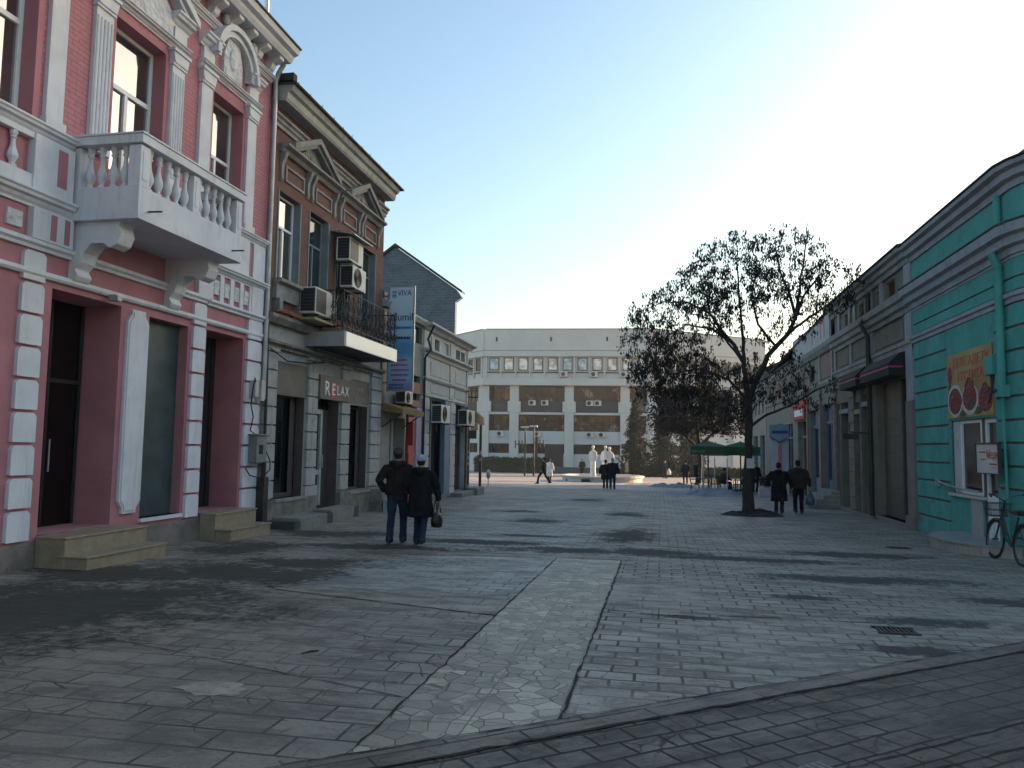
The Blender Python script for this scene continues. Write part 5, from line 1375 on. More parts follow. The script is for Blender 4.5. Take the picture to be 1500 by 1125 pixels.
M['tile_roof'] = brick('dark_clay_tile_roof', (.070, .048, .042), (.09, .06, .05), (.025, .02, .018), .25, .18, .015, .9, .8, 'wall', .5)
obj('roof', q, M['tile_roof'], lh)
bb = thing('billboard', 'weathered white and red billboard on the parapet behind the tree crown', 'billboard', Q.P(35.5, 6.0, .1))
q = MB(); Q.box(q, 31.0, 39.3, 5.92, 6.95, .05, .12); obj('panel', q, plain('faded_white_board', (.34, .355, .37), .7, .15, 1.2, .1, streak=.4), bb)
text('lettering', 'П', .85, M['ink_red'], wall_m(Q, 32.3, 6.42, .125), bb, .004, sx=1.7)
text('lettering', 'I', .85, M['ink_red'], wall_m(Q, 34.4, 6.42, .125), bb, .004, sx=2.2)
sgn = thing('shop_sign', 'red and white shop sign board under the cornice of the long house', 'sign', Q.P(38, 3.5, .1))
q = MB(); Q.box(q, 36.55, 39.5, 3.08, 3.92, .03, .12); obj('panel', q, M['red_paint'], sgn)
q = MB(); Q.box(q, 36.9, 39.1, 3.25, 3.55, .12, .124); obj('print_band', q, M['ink_white'], sgn)
q = MB()
for k in range(5): Q.box(q, 30.3 - .05 * k, 32.4, gz(31) - .1 + .0, gz(31) - .02 + .16 * (5 - k) - .1, .0, .3 + .28 * k)
tag(obj('entrance_steps', q, M['cement'], origin=Q.P(31.3, gz(31), .5), bevel=.015), 'short flight of dull stone steps at the blue shopfront', 'steps')
# rounded white and blue shop front board
wb = thing('shop_sign', 'white board with a blue scalloped head and a pink stripe on a far shop', 'sign', (6.1, 41.4, gz(41)))
q = MB(); q.box(5.60, 6.46, 41.4, 41.46, -.6, 2.15); obj('panel', q, plain('pale_lilac_board', (.42, .41, .46), .6, .08, 2, .05), wb)
q = MB(); q.box(5.94, 6.12, 41.37, 41.40, -.2, 1.95); obj('stripe', q, plain('pale_red_print', (.45, .16, .16), .6, .2, 5, 0), wb)
q = MB()
q.prism([(5.50, 2.95), (6.46, 2.95), (6.46, 2.30), (6.30, 2.25), (6.0, 2.05), (5.70, 2.25), (5.50, 2.35)], lambda p, a: (p[0], a, p[1]), 41.30, 41.36); obj('head', q, plain('pale_blue_board', (.19, .25, .34), .6, .1, 2, .05), wb)
q = MB(); q.tube([(5.50, 41.29, 2.35), (5.70, 41.29, 2.25), (6.0, 41.29, 2.05), (6.30, 41.29, 2.25), (6.46, 41.29, 2.30)], .03, 5); q.box(5.62, 6.4, 41.27, 41.30, 2.52, 2.66); obj('trim', q, M['ink_navy'], wb)
# last house of the row, with an added unseen block that shades the street
eh = thing('shop_house', 'farthest grey house of the row half hidden by the tree and the cafe', 'house', (RX, 56, gz(56)))
w = MB(); EH = [(50.8 + 3.6 * k, 53.2 + 3.6 * k, -.7, 2.6, .2) for k in range(3)] + [(51.0 + 1.9 * k, 52.0 + 1.9 * k, 4.0, 5.4, .15) for k in range(5)]
Q.wall(w, 50.2, 61.5, -1.6, 6.6, EH); w.face([Q.P(61.5, -1.6, 0), Q.P(61.5, 6.6, 0), Q.P(61.5, 6.6, -7.5), Q.P(61.5, -1.6, -7.5)]); w.face([Q.P(50.2, -1.6, 0), Q.P(50.2, 6.6, 0), Q.P(50.2, 6.6, -7.5), Q.P(50.2, -1.6, -7.5)]); obj('wall', w, M['old_trim'], eh)
for (a, b, z0, z1, dp) in EH: q = MB(); Q.box(q, a, b, z0, z1, -dp, -dp + .02); obj('window', q, M['shop_pane'], eh)
q = MB(); Q.profile(q, [(-.02, 6.3), (.1, 6.3), (.3, 6.5), (.3, 6.62), (-.02, 6.66)], 50.2, 61.6); obj('cornice', q, M['ochre_trim'], eh)
q = MB(); Q.profile(q, [(-7.5, 6.62), (.36, 6.62), (.36, 6.7), (-3.7, 8.4), (-7.5, 6.8)], 50.1, 61.7); obj('roof', q, M['tile_roof'], eh)
q = MB(); q.box(20, 28, 33, 63, -1.6, 18.7); obj('rear_wing', q, M['dull_cream'], eh)  # added out of view to keep the sun off the opposite facades

for nm in ('pink_bay', 'inset_panel', 'rosette', 'end_block', 'parapet_baluster', 'pillar', 'end_panel', 'pilaster_strip', 'window_lining'): split(nm)
# ================================================================== civic building across the plaza
class Seg:
    """vertical facade between two plan points; local s along it, d outwards (towards the plaza), z up"""
    def __init__(s, p, q):
        s.p = Vector((*p, 0)); t = Vector((*q, 0)) - s.p; s.len = t.length; s.t = t.normalized(); s.n = Vector((s.t.y, -s.t.x, 0))
    def W(s, a, d, z): v = s.p + s.t * a + s.n * d; return (v.x, v.y, z)
    def box(s, mb, a0, a1, z0, z1, d0, d1):
        vs = [s.W(a, d, z) for z in (z0, z1) for (a, d) in ((a0, d0), (a1, d0), (a1, d1), (a0, d1))]
        mb.add(vs, [(0, 3, 2, 1), (4, 5, 6, 7), (0, 1, 5, 4), (1, 2, 6, 5), (2, 3, 7, 6), (3, 0, 4, 7)]); return mb
M['concrete'] = plain('pale_concrete_panel', (.56, .545, .52), .85, .06, .35, .08, 12, streak=.30, dirt=(.40, .385, .365))
M['concrete_lo'] = plain('painted_concrete', (.53, .54, .54), .85, .07, .5, .08, 12, streak=.25, dirt=(.38, .38, .375))
M['blind'] = glass('blind_behind_glass', (.80, .60, .54), .15, .4, .02)  # pinkish sky reflection painted into the base colour of the attic panes
M['blind_blue'] = glass('bluish_blind_behind_glass', (.42, .46, .50), .15, .5, .02)  # bluish variant of the same painted-in reflection
M['dark_spandrel'] = plain('dark_ribbed_spandrel', (.060, .064, .066), .7, .15, 1.5, .1, 10)
def curtain():  # dark glass; orange patches paint in reflections of sunlit buildings
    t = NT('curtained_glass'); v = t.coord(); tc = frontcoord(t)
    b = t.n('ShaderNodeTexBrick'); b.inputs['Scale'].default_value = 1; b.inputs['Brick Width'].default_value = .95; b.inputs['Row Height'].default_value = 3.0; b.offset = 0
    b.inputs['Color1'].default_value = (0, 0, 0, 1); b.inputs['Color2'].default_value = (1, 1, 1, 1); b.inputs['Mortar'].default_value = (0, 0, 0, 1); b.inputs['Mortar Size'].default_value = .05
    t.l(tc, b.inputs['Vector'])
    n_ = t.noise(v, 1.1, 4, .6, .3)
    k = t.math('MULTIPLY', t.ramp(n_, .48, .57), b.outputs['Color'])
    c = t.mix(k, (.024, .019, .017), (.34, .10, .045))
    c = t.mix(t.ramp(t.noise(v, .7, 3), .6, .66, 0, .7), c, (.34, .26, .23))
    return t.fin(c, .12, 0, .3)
M['curtain'] = curtain()  # reflections put into the glass colour, no cloth behind it
FZ = -1.6
fb = thing('civic_building', 'long pale concrete public building with an overhanging attic storey across the plaza', 'building', (-11, 95, FZ))
PTS = [(-29.0, 102.0), (-21.8, 95.0), (-1.3, 96.6), (13.5, 108.0)]
SG = [Seg(a, b) for a, b in zip(PTS[:-1], PTS[1:])]
q = MB()
for sg in SG:
    e0 = -.18; e1 = sg.len + .18
    sg.box(q, e0, e1, 13.75, 16.45, -6, .55)            # blank roof storey
    sg.box(q, e0, e1, 13.0, 13.70, -6, .50)             # slab band below the groove
    sg.box(q, e0, e1, 13.70, 13.75, -6, .42)
    sg.box(q, e0, e1, 10.25, 13.0, -6, .10)             # attic storey wall
    sg.box(q, e0, e1, 9.35, 10.25, -6, .50)             # parapet beam above the recess
obj('upper_storeys', q, M['concrete'], fb, .03)
q = MB()
for sg in SG: sg.box(q, 0, sg.len, 16.45, 16.52, -6, .62)
obj('roof_edge', q, M['dark_roof'], fb)
q = MB()
for sg in SG:
    sg.box(q, 0, sg.len, FZ - .3, .78, -6, -.5); sg.box(q, 0, sg.len, 2.0, 3.62, -6, -.48); sg.box(q, 0, sg.len, 5.68, 5.98, -6, -.30); sg.box(q, 0, sg.len, .78, 9.35, -6, -1.4)
obj('lower_wall', q, M['concrete_lo'], fb, .03)
# columns
cols = [[1.2, 8.2], [-.7, 3.1, 10.05, 17.0], [.2, 6.8, 13.6]]
wid = [1.0, 1.15, 1.15]
for sg, cc, wd in zip(SG, cols, wid):
    for a in cc:
        if a < 0 and sg is not SG[1]: continue
        q = MB(); sg.box(q, a, a + wd, FZ - .3, 9.35, -1.4, -.1); sg.box(q, a - .25, a + wd + .25, 5.98, 7.35, -1.3, -.06)
        obj('column', q, M['concrete'], fb, .03)
# attic windows between upright fins
for i, sg in enumerate(SG):
    step = 1.863; n = int(sg.len / step)
    q = MB()
    for k in range(n + 1): sg.box(q, k * step + .0, k * step + .16, 10.28, 12.98, .1, .34)
    obj('fins', q, M['concrete'], fb, .02)
    for k in range(n):
        a = k * step + .48; q = MB()
        for (s0, s1, z0, z1) in ((a, a + .08, 11.25, 12.85), (a + 1.12, a + 1.20, 11.25, 12.85), (a + .08, a + 1.12, 11.25, 11.33), (a + .08, a + 1.12, 12.77, 12.85)): sg.box(q, s0, s1, z0, z1, .1, .20)
        sg.box(q, a - .25, a + 1.45, 10.95, 11.06, .1, .26)
        o = obj('attic_window', q, M['metal_dark'], fb)
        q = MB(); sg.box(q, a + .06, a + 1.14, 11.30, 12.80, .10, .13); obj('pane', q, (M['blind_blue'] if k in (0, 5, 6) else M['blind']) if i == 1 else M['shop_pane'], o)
# the glazed storeys between the columns
for i, sg in enumerate(SG):
    cc = cols[i]; edges = []
    lo = 0.0
    for a in [c for c in cc]:
        if a - lo > .6: edges.append((lo, a))
        lo = a + wid[i]
    if sg.len - lo > .6: edges.append((lo, sg.len))
    for (a, b) in edges:
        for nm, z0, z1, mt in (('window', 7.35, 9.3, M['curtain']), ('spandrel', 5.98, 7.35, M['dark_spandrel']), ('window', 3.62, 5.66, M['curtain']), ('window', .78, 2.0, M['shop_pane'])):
            q = MB()
            if nm == 'spandrel':
                sg.box(q, a, b, z0, z1, -1.4, -.55)
                x = a
                while x < b: sg.box(q, x, x + .06, z0, z1, -.55, -.51); x += .3
                obj(nm, q, mt, fb); continue
            nb = max(2, int((b - a) / .95)); st = (b - a) / nb
            for k in range(nb + 1): sg.box(q, max(a, a + k * st - .035), min(b, a + k * st + .035), z0, z1, -1.4, -.85)
            sg.box(q, a, b, z0, z0 + .07, -1.4, -.853); sg.box(q, a, b, z1 - .07, z1, -1.4, -.853)
            o = obj(nm, q, M['metal_dark'], fb)
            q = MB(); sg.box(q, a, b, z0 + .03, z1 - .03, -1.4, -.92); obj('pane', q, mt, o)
q = MB(); SG[1].box(q, 7.6, 9.9, FZ, 2.0, -.5, -.44); SG[1].box(q, 6.3, 6.7, FZ, 3.6, -.5, -.2); obj('entrance_door', q, M['metal_dark'], fb)
# small dark vents in the blank storey
q = MB()
for a in (1.3, 8.2, 15.2): SG[1].box(q, a, a + .22, 14.9, 15.45, .55, .58)
obj('vent', q, M['metal_dark'], fb)
def far_ac(label, sg, a, z, d, grp='air conditioners on the civic building'):
    t = thing('air_conditioner', label, 'air conditioner', sg.W(a, d, z), grp)
    q = MB(); sg.box(q, a - .45, a + .45, z, z + .65, d, d + .35); obj('casing', q, M['ac_white'], t, .03)
    n = 14; q = MB(); c = Vector(sg.W(a - .1, d + .355, z + .33))
    q.face([c + sg.t * (.26 * math.cos(2 * math.pi * k / n)) + Vector((0, 0, .26 * math.sin(2 * math.pi * k / n))) for k in range(n)]); obj('fan', q, M['metal_dark'], t)
S1 = SG[1]
LA = 'air conditioner under an attic window, one of three alike in a row'
for a in (9.95, 13.7, 17.4): far_ac(LA, S1, a, 10.42, .34)
LB = 'air conditioner of the pair on the dark spandrel in the middle bay'
for a in (5.95, 7.55): far_ac(LB, S1, a, 6.85, -.5)
LC = 'air conditioner of the pair on the dark spandrel nearest the dark conifers'
for a in (13.2, 14.2): far_ac(LC, S1, a, 6.85, -.5)
LD = 'air conditioner on the pale wall band above the ground floor of the civic building'
for a in (1.9, 3.6, 6.6, 13.2, 14.7): far_ac(LD, S1, a, 2.9, -.46)

# ------------------------------------------------------------------ hedges, conifers, brown tree
def leaf_cards(mb, rnd, c, n, spread, size, flat=1.0):
    for _ in range(n):
        p = Vector(c) + Vector((rnd.gauss(0, spread), rnd.gauss(0, spread), rnd.gauss(0, spread * flat)))
        a = Vector((rnd.uniform(-1, 1), rnd.uniform(-1, 1), rnd.uniform(-1, 1))).normalized()
        b = a.orthogonal().normalized(); s_ = size * rnd.uniform(.6, 1.4)
        mb.face([p - a * s_ - b * s_ * .25, p + b * s_ * .45, p + a * s_, p - b * s_ * .45])
def foliage(name, c1, c2):
    t = NT(name); v = t.coord(); a = t.noise(v, 1.3, 4, .6)
    oi = t.noise(v, 9, 2, .5)
    return t.fin(t.mix(t.math('MULTIPLY', t.math('ADD', t.ramp(a, .35, .65), t.ramp(oi, .3, .7)), .5), c1, c2), .8, 0, .2)
M['hedge'] = foliage('hedge_leaves', (.012, .024, .014), (.03, .05, .025))
M['conifer'] = foliage('conifer_needles', (.009, .020, .014), (.024, .042, .026))
M['brown_leaf'] = foliage('withered_brown_leaves', (.018, .015, .010), (.040, .031, .020))
M['bark'] = plain('dark_bark', (.028, .024, .021), .95, .35, 6, 1.0, 22)
def hedge(label, x0, x1, y, w_, h, seed):
    rnd = random.Random(seed); q = MB(); z = gz(y)
    n = int((x1 - x0) * 260)
    for _ in range(n):
        u = rnd.random(); t = rnd.uniform(-1, 1); k = rnd.random() ** .6
        hh = h * (.9 + .12 * mnoise.noise(Vector((u * 9, seed, 0))))
        leaf_cards(q, rnd, (x0 + (x1 - x0) * u, y + t * w_ / 2, z + hh * k), 1, .05, .15)
    q.box(x0 + .1, x1 - .1, y - w_ * .32, y + w_ * .32, z - .2, z + h * .86)
    return tag(obj('hedge', q, M['hedge'], origin=((x0 + x1) / 2, y, z)), label, 'hedge')
hedge('clipped dark hedge before the civic building by the two street lamps', -21.5, -12.6, 88.5, 1.4, 1.95, 1)
hedge('low dark hedge along the plaza edge under the brown tree', -2.0, 9.5, 86.0, 1.4, 1.15, 2)
q = MB(); rr = random.Random(5)
q.box(-12.0, -2.5, 88.0, 88.6, gz(88) - .2, gz(88) + .75)
tag(obj('low_wall', q, plain('dark_blue_stone_wall', (.07, .085, .10), .8, .15, 1, .1, 10), origin=(-7, 88.3, gz(88))), 'low bluish stone wall behind the fountain before the civic building', 'wall')
def conifer(label, x, y, h, r, seed, grp='dark conifers beside the civic building'):
    t = thing('conifer_tree', label, 'tree', (x, y, gz(y)), grp)
    rnd = random.Random(seed); q = MB(); z0 = gz(y)
    q.tube([(x, y, z0 - .2), (x, y, z0 + h * .95)], [.18, .03], 7); obj('trunk', q, M['bark'], t)
    q = MB()
    nl = int(h * 5)
    for k in range(nl):
        f = k / nl; zz = z0 + .35 + (h - .35) * f; rad = r * (1 - f) ** .75 * rnd.uniform(.75, 1.12) + .08
        nb = max(4, int(10 * (1 - f) + 3))
        for b in range(nb):
            an = rnd.random() * 6.283; L_ = rad * rnd.uniform(.6, 1.05)
            for s_ in range(5):
                g_ = (s_ + .7) / 5
                leaf_cards(q, rnd, (x + math.cos(an) * L_ * g_, y + math.sin(an) * L_ * g_, zz - L_ * g_ * .28), 4, .11, .17, .7)
    obj('crown', q, M['conifer'], t)
conifer('tall dark conifer at the corner of the civic building behind the statues', -2.6, 83.0, 8.2, 2.3, 3)
conifer('dark conifer between the tallest conifer and the brown leaved tree', .2, 82.0, 7.0, 2.2, 4)
conifer('broad dark conifer hidden behind the brown leaved tree', 3.2, 84.5, 7.6, 2.6, 5)
def grow(name, label, base, limbs, blobs, n, seed, leaf, bark, blade, cat='tree', trunk_r=.2, extra=None, lift=True):
    """tapered trunk and given limbs, then twigs reaching out to points scattered through the crown, each hung with leaves"""
    rnd = random.Random(seed)
    t = thing(name, label, cat, base)
    q = MB(); nodes = []
    for pts, rads in limbs:
        # resample with a little wander
        P = [Vector(p) for p in pts]; pp = []; rr = []
        for i in range(len(P) - 1):
            m = max(2, int((P[i + 1] - P[i]).length / .22))
            for k in range(m):
                f = k / m
                w_ = Vector((rnd.gauss(0, .012), rnd.gauss(0, .012), rnd.gauss(0, .008))) if (i or k) else Vector()
                pp.append(P[i].lerp(P[i + 1], f) + w_); rr.append(rads[i] * (1 - f) + rads[i + 1] * f)
        pp.append(P[-1]); rr.append(rads[-1])
        q.tube(pp, rr, 8)
        nodes += [(p, r_) for p, r_ in zip(pp, rr) if r_ < trunk_r]
    tips = []
    for _ in range(n):
        c, ra = rnd.choices(blobs, [b[1][0] * b[1][1] * b[1][2] for b in blobs])[0]
        while True:
            u = Vector((rnd.uniform(-1, 1), rnd.uniform(-1, 1), rnd.uniform(-1, 1)))
            if u.length < 1: break
        u = u * (u.length ** -.25 if u.length > .05 else 1)
        tips.append(Vector((c[0] + u.x * ra[0], c[1] + u.y * ra[1], c[2] + u.z * ra[2])))
    kd = [x for x in nodes]
    tips.sort(key=lambda p: min((p - x[0]).length for x in kd[::3]))
    lv = MB()
    for tp in tips:
        best = min(kd, key=lambda x: (tp - x[0]).length + (0.25 if x[0].z > tp.z - .05 and lift else 0))
        a, r0 = best; d_ = tp - a; L_ = d_.length
        if L_ < .05: continue
        r1 = min(r0 * .6, .006 + .012 * L_)
        mid = a + d_ * .5 + Vector((rnd.gauss(0, .06), rnd.gauss(0, .06), .06 + abs(rnd.gauss(0, .05)))) * min(L_, 1.2)
        m = max(3, int(L_ / .25)); pts = []
        for k in range(m + 1):
            f = k / m; pts.append(a * (1 - f) ** 2 + mid * (2 * f * (1 - f)) + tp * f * f)
        q.tube(pts, [r1 * (1 - .75 * k / m) + .002 for k in range(m + 1)], 4, False)
        kd += [(pts[k], max(.004, r1 * (1 - .7 * k / m))) for k in range(1, m + 1)]
        blade(lv, rnd, tp)
        if L_ > .6: blade(lv, rnd, pts[-2])
    obj('trunk', q, bark, t); obj('crown', lv, leaf, t)
    return t
def bunch_leaf(mb, rnd, p): leaf_cards(mb, rnd, p, 16, .28, .13)
bx, by = 2.9, 61.0; bz = gz(by)
grow('brown_tree', 'tree with dense withered brown leaves behind the green parasols', (bx, by, bz),
     [([(bx, by, bz - .2), (bx + .1, by, bz + 1.8), (bx, by, bz + 3.2), (bx - .2, by, bz + 6)], [.22, .18, .15, .05]),
      ([(bx, by, bz + 2.6), (bx - 1.5, by, bz + 4.2), (bx - 2.6, by, bz + 5.0)], [.12, .08, .04]), ([(bx, by, bz + 2.8), (bx + 1.6, by, bz + 4.3), (bx + 2.6, by, bz + 5.2)], [.12, .08, .04])],
     [((bx, by, bz + 5.8), (3.0, 2.6, 2.0)), ((bx - 2.2, by, bz + 5.0), (1.6, 1.8, 1.4)), ((bx + 2.4, by, bz + 5.4), (1.6, 1.8, 1.6))], 620, 21, M['brown_leaf'], M['bark'], bunch_leaf, trunk_r=.2)
# ------------------------------------------------------------------ the bare street tree with hanging seed bunches
M['seed'] = foliage('dry_seed_bunches', (.011, .009, .009), (.026, .021, .019))
def hang(mb, rnd, p):
    for _ in range(rnd.choice((1, 2, 2))):
        c = p + Vector((rnd.gauss(0, .06), rnd.gauss(0, .06), rnd.gauss(0, .04)))
        Ln = rnd.uniform(.12, .30)
        for k in range(rnd.randint(7, 13)):
            f = rnd.random(); w_ = .022 + .035 * math.sin(math.pi * f)
            o = c + Vector((rnd.gauss(0, w_), rnd.gauss(0, w_), -Ln * f))
            an = rnd.random() * 6.28; s_ = Vector((math.cos(an), math.sin(an), rnd.gauss(0, .2))) * .020; dn = Vector((rnd.gauss(0, .012), rnd.gauss(0, .012), -rnd.uniform(.07, .13)))
            mb.face([o, o + dn * .5 + s_, o + dn, o + dn * .5 - s_])
TX, TY, TZ = 2.72, 25.4, gz(25.4)
limbs = [
 ([(TX, TY, TZ - .3), (TX, TY, TZ + .05), (2.72, TY, .4), (2.74, TY, 1.4), (2.77, TY, 2.5), (2.73, TY, 3.4), (2.64, TY, 4.3), (2.62, TY + .05, 5.0)], [.270, .200, .165, .120, .120, .100, .068, .048]),
 ([(2.74, TY, 2.9), (2.92, TY - .1, 3.7), (3.35, TY - .2, 4.6), (3.95, TY - .2, 5.3), (4.20, TY - .2, 5.8), (4.45, TY - .1, 6.5), (4.95, TY, 7.2), (5.5, TY, 7.4)], [.096, .092, .080, .068, .052, .036, .022, .011]),
 ([(4.20, TY - .2, 5.75), (4.0, TY - .3, 6.6), (3.7, TY - .3, 7.4), (3.6, TY - .2, 8.3)], [.056, .040, .028, .012]),
 ([(4.2, TY - .2, 5.9), (4.3, TY - .5, 6.8), (4.4, TY - .7, 7.8), (4.5, TY - .7, 8.7)], [.048, .036, .024, .012]),
 ([(3.6, TY - .2, 4.9), (3.1, TY + .2, 5.7), (2.9, TY + .3, 6.6), (3.2, TY + .3, 7.8)], [.048, .040, .032, .012]),
 ([(3.9, TY - .2, 5.3), (4.7, TY + .4, 5.9), (5.5, TY + .6, 6.5), (6.0, TY + .6, 7.0)], [.056, .040, .028, .012]),
 ([(2.64, TY, 4.4), (2.35, TY + .1, 5.0), (2.0, TY + .15, 5.45), (1.6, TY + .2, 6.1), (.9, TY + .2, 6.45), (.1, TY + .2, 6.5), (-.6, TY + .2, 6.2)], [.068, .062, .056, .044, .030, .019, .010]),
 ([(2.2, TY + .1, 5.15), (1.6, TY - .3, 5.5), (.8, TY - .5, 5.6), (.2, TY - .5, 5.2)], [.048, .036, .024, .012]),
 ([(2.5, TY, 4.6), (2.0, TY - .4, 5.2), (1.5, TY - .7, 5.75), (1.0, TY - .8, 5.9)], [.040, .032, .024, .010]),
 ([(2.62, TY, 4.9), (2.6, TY + .3, 5.8), (2.55, TY + .5, 6.7), (2.5, TY + .5, 7.7), (2.5, TY + .5, 8.6)], [.056, .040, .032, .024, .010]),
 ([(1.6, TY + .2, 6.1), (1.5, TY + .4, 6.8), (1.2, TY + .5, 7.6)], [.040, .028, .010]),
 ([(2.78, TY, 2.35), (3.3, TY - .1, 2.75), (4.0, TY - .2, 3.05), (4.7, TY - .3, 3.5), (5.4, TY - .4, 3.8)], [.048, .040, .032, .024, .010]),
 ([(2.74, TY, 3.2), (2.2, TY + .2, 3.9), (1.3, TY + .4, 4.3), (.3, TY + .5, 4.1), (-.5, TY + .5, 3.8)], [.048, .040, .028, .020, .008]),
 ([(2.74, TY, 2.0), (2.3, TY - .2, 2.5), (2.0, TY - .3, 3.0)], [.028, .020, .008]),
]
blobs = [((.7, TY + .1, 6.1), (1.75, 1.7, 1.05)), ((2.3, TY + .1, 7.5), (1.5, 1.7, 1.35)), ((3.9, TY - .1, 7.7), (1.35, 1.7, 1.25)), ((5.3, TY + .1, 7.0), (.95, 1.4, 1.05)), ((.5, TY + .2, 4.5), (1.6, 1.5, 1.0)), ((3.6, TY, 6.0), (1.6, 1.2, .9)), ((1.9, TY + .2, 3.6), (1.4, 1.2, .9)), ((4.6, TY - .2, 3.5), (1.1, .8, .6)), ((-.35, TY + .2, 5.3), (1.0, 1.2, 1.2)), ((.4, TY + .2, 4.0), (1.5, 1.2, 1.0)), ((1.3, TY, 7.0), (1.1, 1.4, 1.0)), ((-.2, TY + .3, 4.0), (1.0, 1.0, .7)), ((3.5, TY, 4.2), (1.4, 1.0, 1.0))]
tr = grow('street_tree', 'nearly leafless street tree with dark hanging seed bunches in the middle of the paving', (TX, TY, TZ), limbs, blobs, 1750, 7, M['seed'], M['bark'], hang, trunk_r=.17)
q = heap('soil', TX + .12, TY, 1.0, .75, .17, None, 5, 30)
s_ = obj('tree_soil', q, plain('dark_tree_soil', (.022, .019, .016), .95, .4, 6, 1.0, 18)); s_['kind'] = 'structure'
q = MB(); q.box(2.66, 2.90, 25.165, 25.175, 1.08, 1.38); nt = obj('paper_notice', q, plain('white_notice_paper', (.46, .45, .47), .7, .05, 3, 0), origin=(2.78, 25.17, 1.2)); tag(nt, 'small white paper notice pinned to the street tree trunk', 'notice')
q = MB(); q.box(2.70, 2.77, 25.160, 25.1645, 1.22, 1.32); q.box(2.80, 2.86, 25.160, 25.1645, 1.22, 1.32); obj('print', q, M['ink_black'], nt)
# old snow
tag(obj('snow_heap', heap('snow', 2.4, 39.2, 2.2, 1.0, .34, None, 3), M['snow'], origin=(2.4, 39.2, gz(39))), 'dirty heap of old snow before the green cafe chairs', 'snow heap')
tag(obj('snow_heap', heap('snow', .7, 50.2, 1.5, .8, .26, None, 8), M['snow'], origin=(.7, 50.2, gz(50))), 'smaller far heap of old snow on the open plaza', 'snow heap')

# ------------------------------------------------------------------ fountain and statues
fx, fy = -4.45, 60.5; fz = gz(fy)
fo = thing('fountain', 'low round white stone fountain basin on the plaza', 'fountain', (fx, fy, fz))
q = MB(); q.lathe([(3.05, -.25), (3.10, .34), (3.25, .36), (3.25, .48), (2.85, .48), (2.80, .30), (.05, .30)], (fx, fy, fz), 40, False); obj('basin', q, plain('pale_fountain_stone', (.50, .48, .44), .7, .08, 1, .1, 15, streak=.25), fo)
q = MB(); q.box(-5.75, -5.15, fy - 3.12, fy - 3.0, fz + .0, fz + .26); q.box(-7.05, -6.8, fy - 1.8, fy - 1.7, fz + .05, fz + .22); obj('opening', q, M['dark'], fo)
M['marble'] = plain('white_statue_stone', (.66, .63, .58), .6, .06, 2, .15, 18)
CLOUD = bpy.data.textures.new('folds', 'CLOUDS'); CLOUD.noise_scale = .13; CLOUD.noise_depth = 2
def remesh(mb, name, mat, voxel, parent=None, smooth_it=2, origin=None, fold=0.0):
    o = obj(name, mb, mat, parent, local=(parent is not None), origin=origin)
    m = o.modifiers.new('r', 'REMESH'); m.mode = 'VOXEL'; m.voxel_size = voxel; m.use_smooth_shade = True
    s = o.modifiers.new('s', 'SMOOTH'); s.iterations = smooth_it; s.factor = .5
    if fold:
        d = o.modifiers.new('d', 'DISPLACE'); d.texture = CLOUD; d.strength = fold; d.mid_level = .5
    dg = bpy.context.evaluated_depsgraph_get(); me = bpy.data.meshes.new_from_object(o.evaluated_get(dg))
    old = o.data; o.modifiers.clear(); o.data = me; bpy.data.meshes.remove(old); me.name = name
    if not me.materials: me.materials.append(mat)
    for p in me.polygons: p.use_smooth = True
    return o
def ell(c, rx, ry, n=14, t=0.0):
    return [(c[0] + rx * math.cos(2 * math.pi * k / n + t), c[1] + ry * math.sin(2 * math.pi * k / n + t), c[2]) for k in range(n)]
def robed(mb, x, y, z, h, w=1.0, lean=0.0):
    S = lambda f: h * f
    mb.loft([ell((x + lean * f, y, z + S(f)), rx * w, ry * w) for f, rx, ry in ((0, .24, .22), (.06, .25, .22), (.25, .21, .20), (.45, .22, .20), (.55, .21, .18), (.66, .20, .16), (.76, .25, .17), (.81, .24, .15), (.845, .13, .11), (.86, .075, .075), (.89, .07, .07))])
    mb.ball((x + lean * .93, y, z + S(.935)), .105, .12, .155)
    mb.ball((x + lean * .93, y + .04, z + S(.955)), .125, .12, .12)
    for s in (-1, 1):
        mb.tube([(x + s * .23 * w + lean * .8, y, z + S(.79)), (x + s * .29 * w + lean * .6, y - .02, z + S(.62)), (x + s * .20 * w + lean * .5, y - .14, z + S(.52)), (x + s * .06 * w, y - .17, z + S(.56))], [.075, .065, .055, .045], 8)
q = MB(); robed(q, 0, 0, 0, 2.5, .98)
st = remesh(q, 'statue', M['marble'], .03); st.location = (-5.12, 60.0, fz + .29); tag(st, 'single slender white robed statue standing in the fountain', 'statue')
q = MB(); robed(q, 0, 0, 0, 2.5, 1.0, .08); robed(q, .42, .1, 0, 2.4, 1.05, -.05)
st = remesh(q, 'statue', M['marble'], .03); st.location = (-4.25, 60.2, fz + .29); tag(st, 'pair of white robed figures carved side by side in the fountain', 'statue')
# ------------------------------------------------------------------ lamps and posts
def street_lamp(x, y, h, label, flip):
    t = thing('street_lamp', label, 'street lamp', (x, y, gz(y)), 'street lamps with H shaped ornaments'); z = gz(y)
    q = MB(); q.tube([(x, y, z - .1), (x, y, z + .5), (x, y, z + h)], [.11, .09, .07], 8); obj('post', q, M['metal_dark'], t)
    q = MB(); q.box(x - .42, x + .32, y - .18, y + .18, z + h, z + h + .16); obj('lamp_head', q, plain('grey_lamp_head', (.40, .43, .46), .4, .08, 2, .02), t, .03)
    q = MB(); s = flip
    q.box(x + s * .12, x + s * .95, y - .03, y + .03, z + h - 1.62, z + h - 1.54)
    for k in (.3, .6, .95): q.box(x + s * k - .05, x + s * k + .05, y - .04, y + .04, z + h - 1.95, z + h - 1.2)
    obj('ornament', q, M['metal_dark'], t)
street_lamp(-12.75, 73.0, 4.6, 'dark street lamp with an H ornament pointing away from its twin beside the hedge', -1)
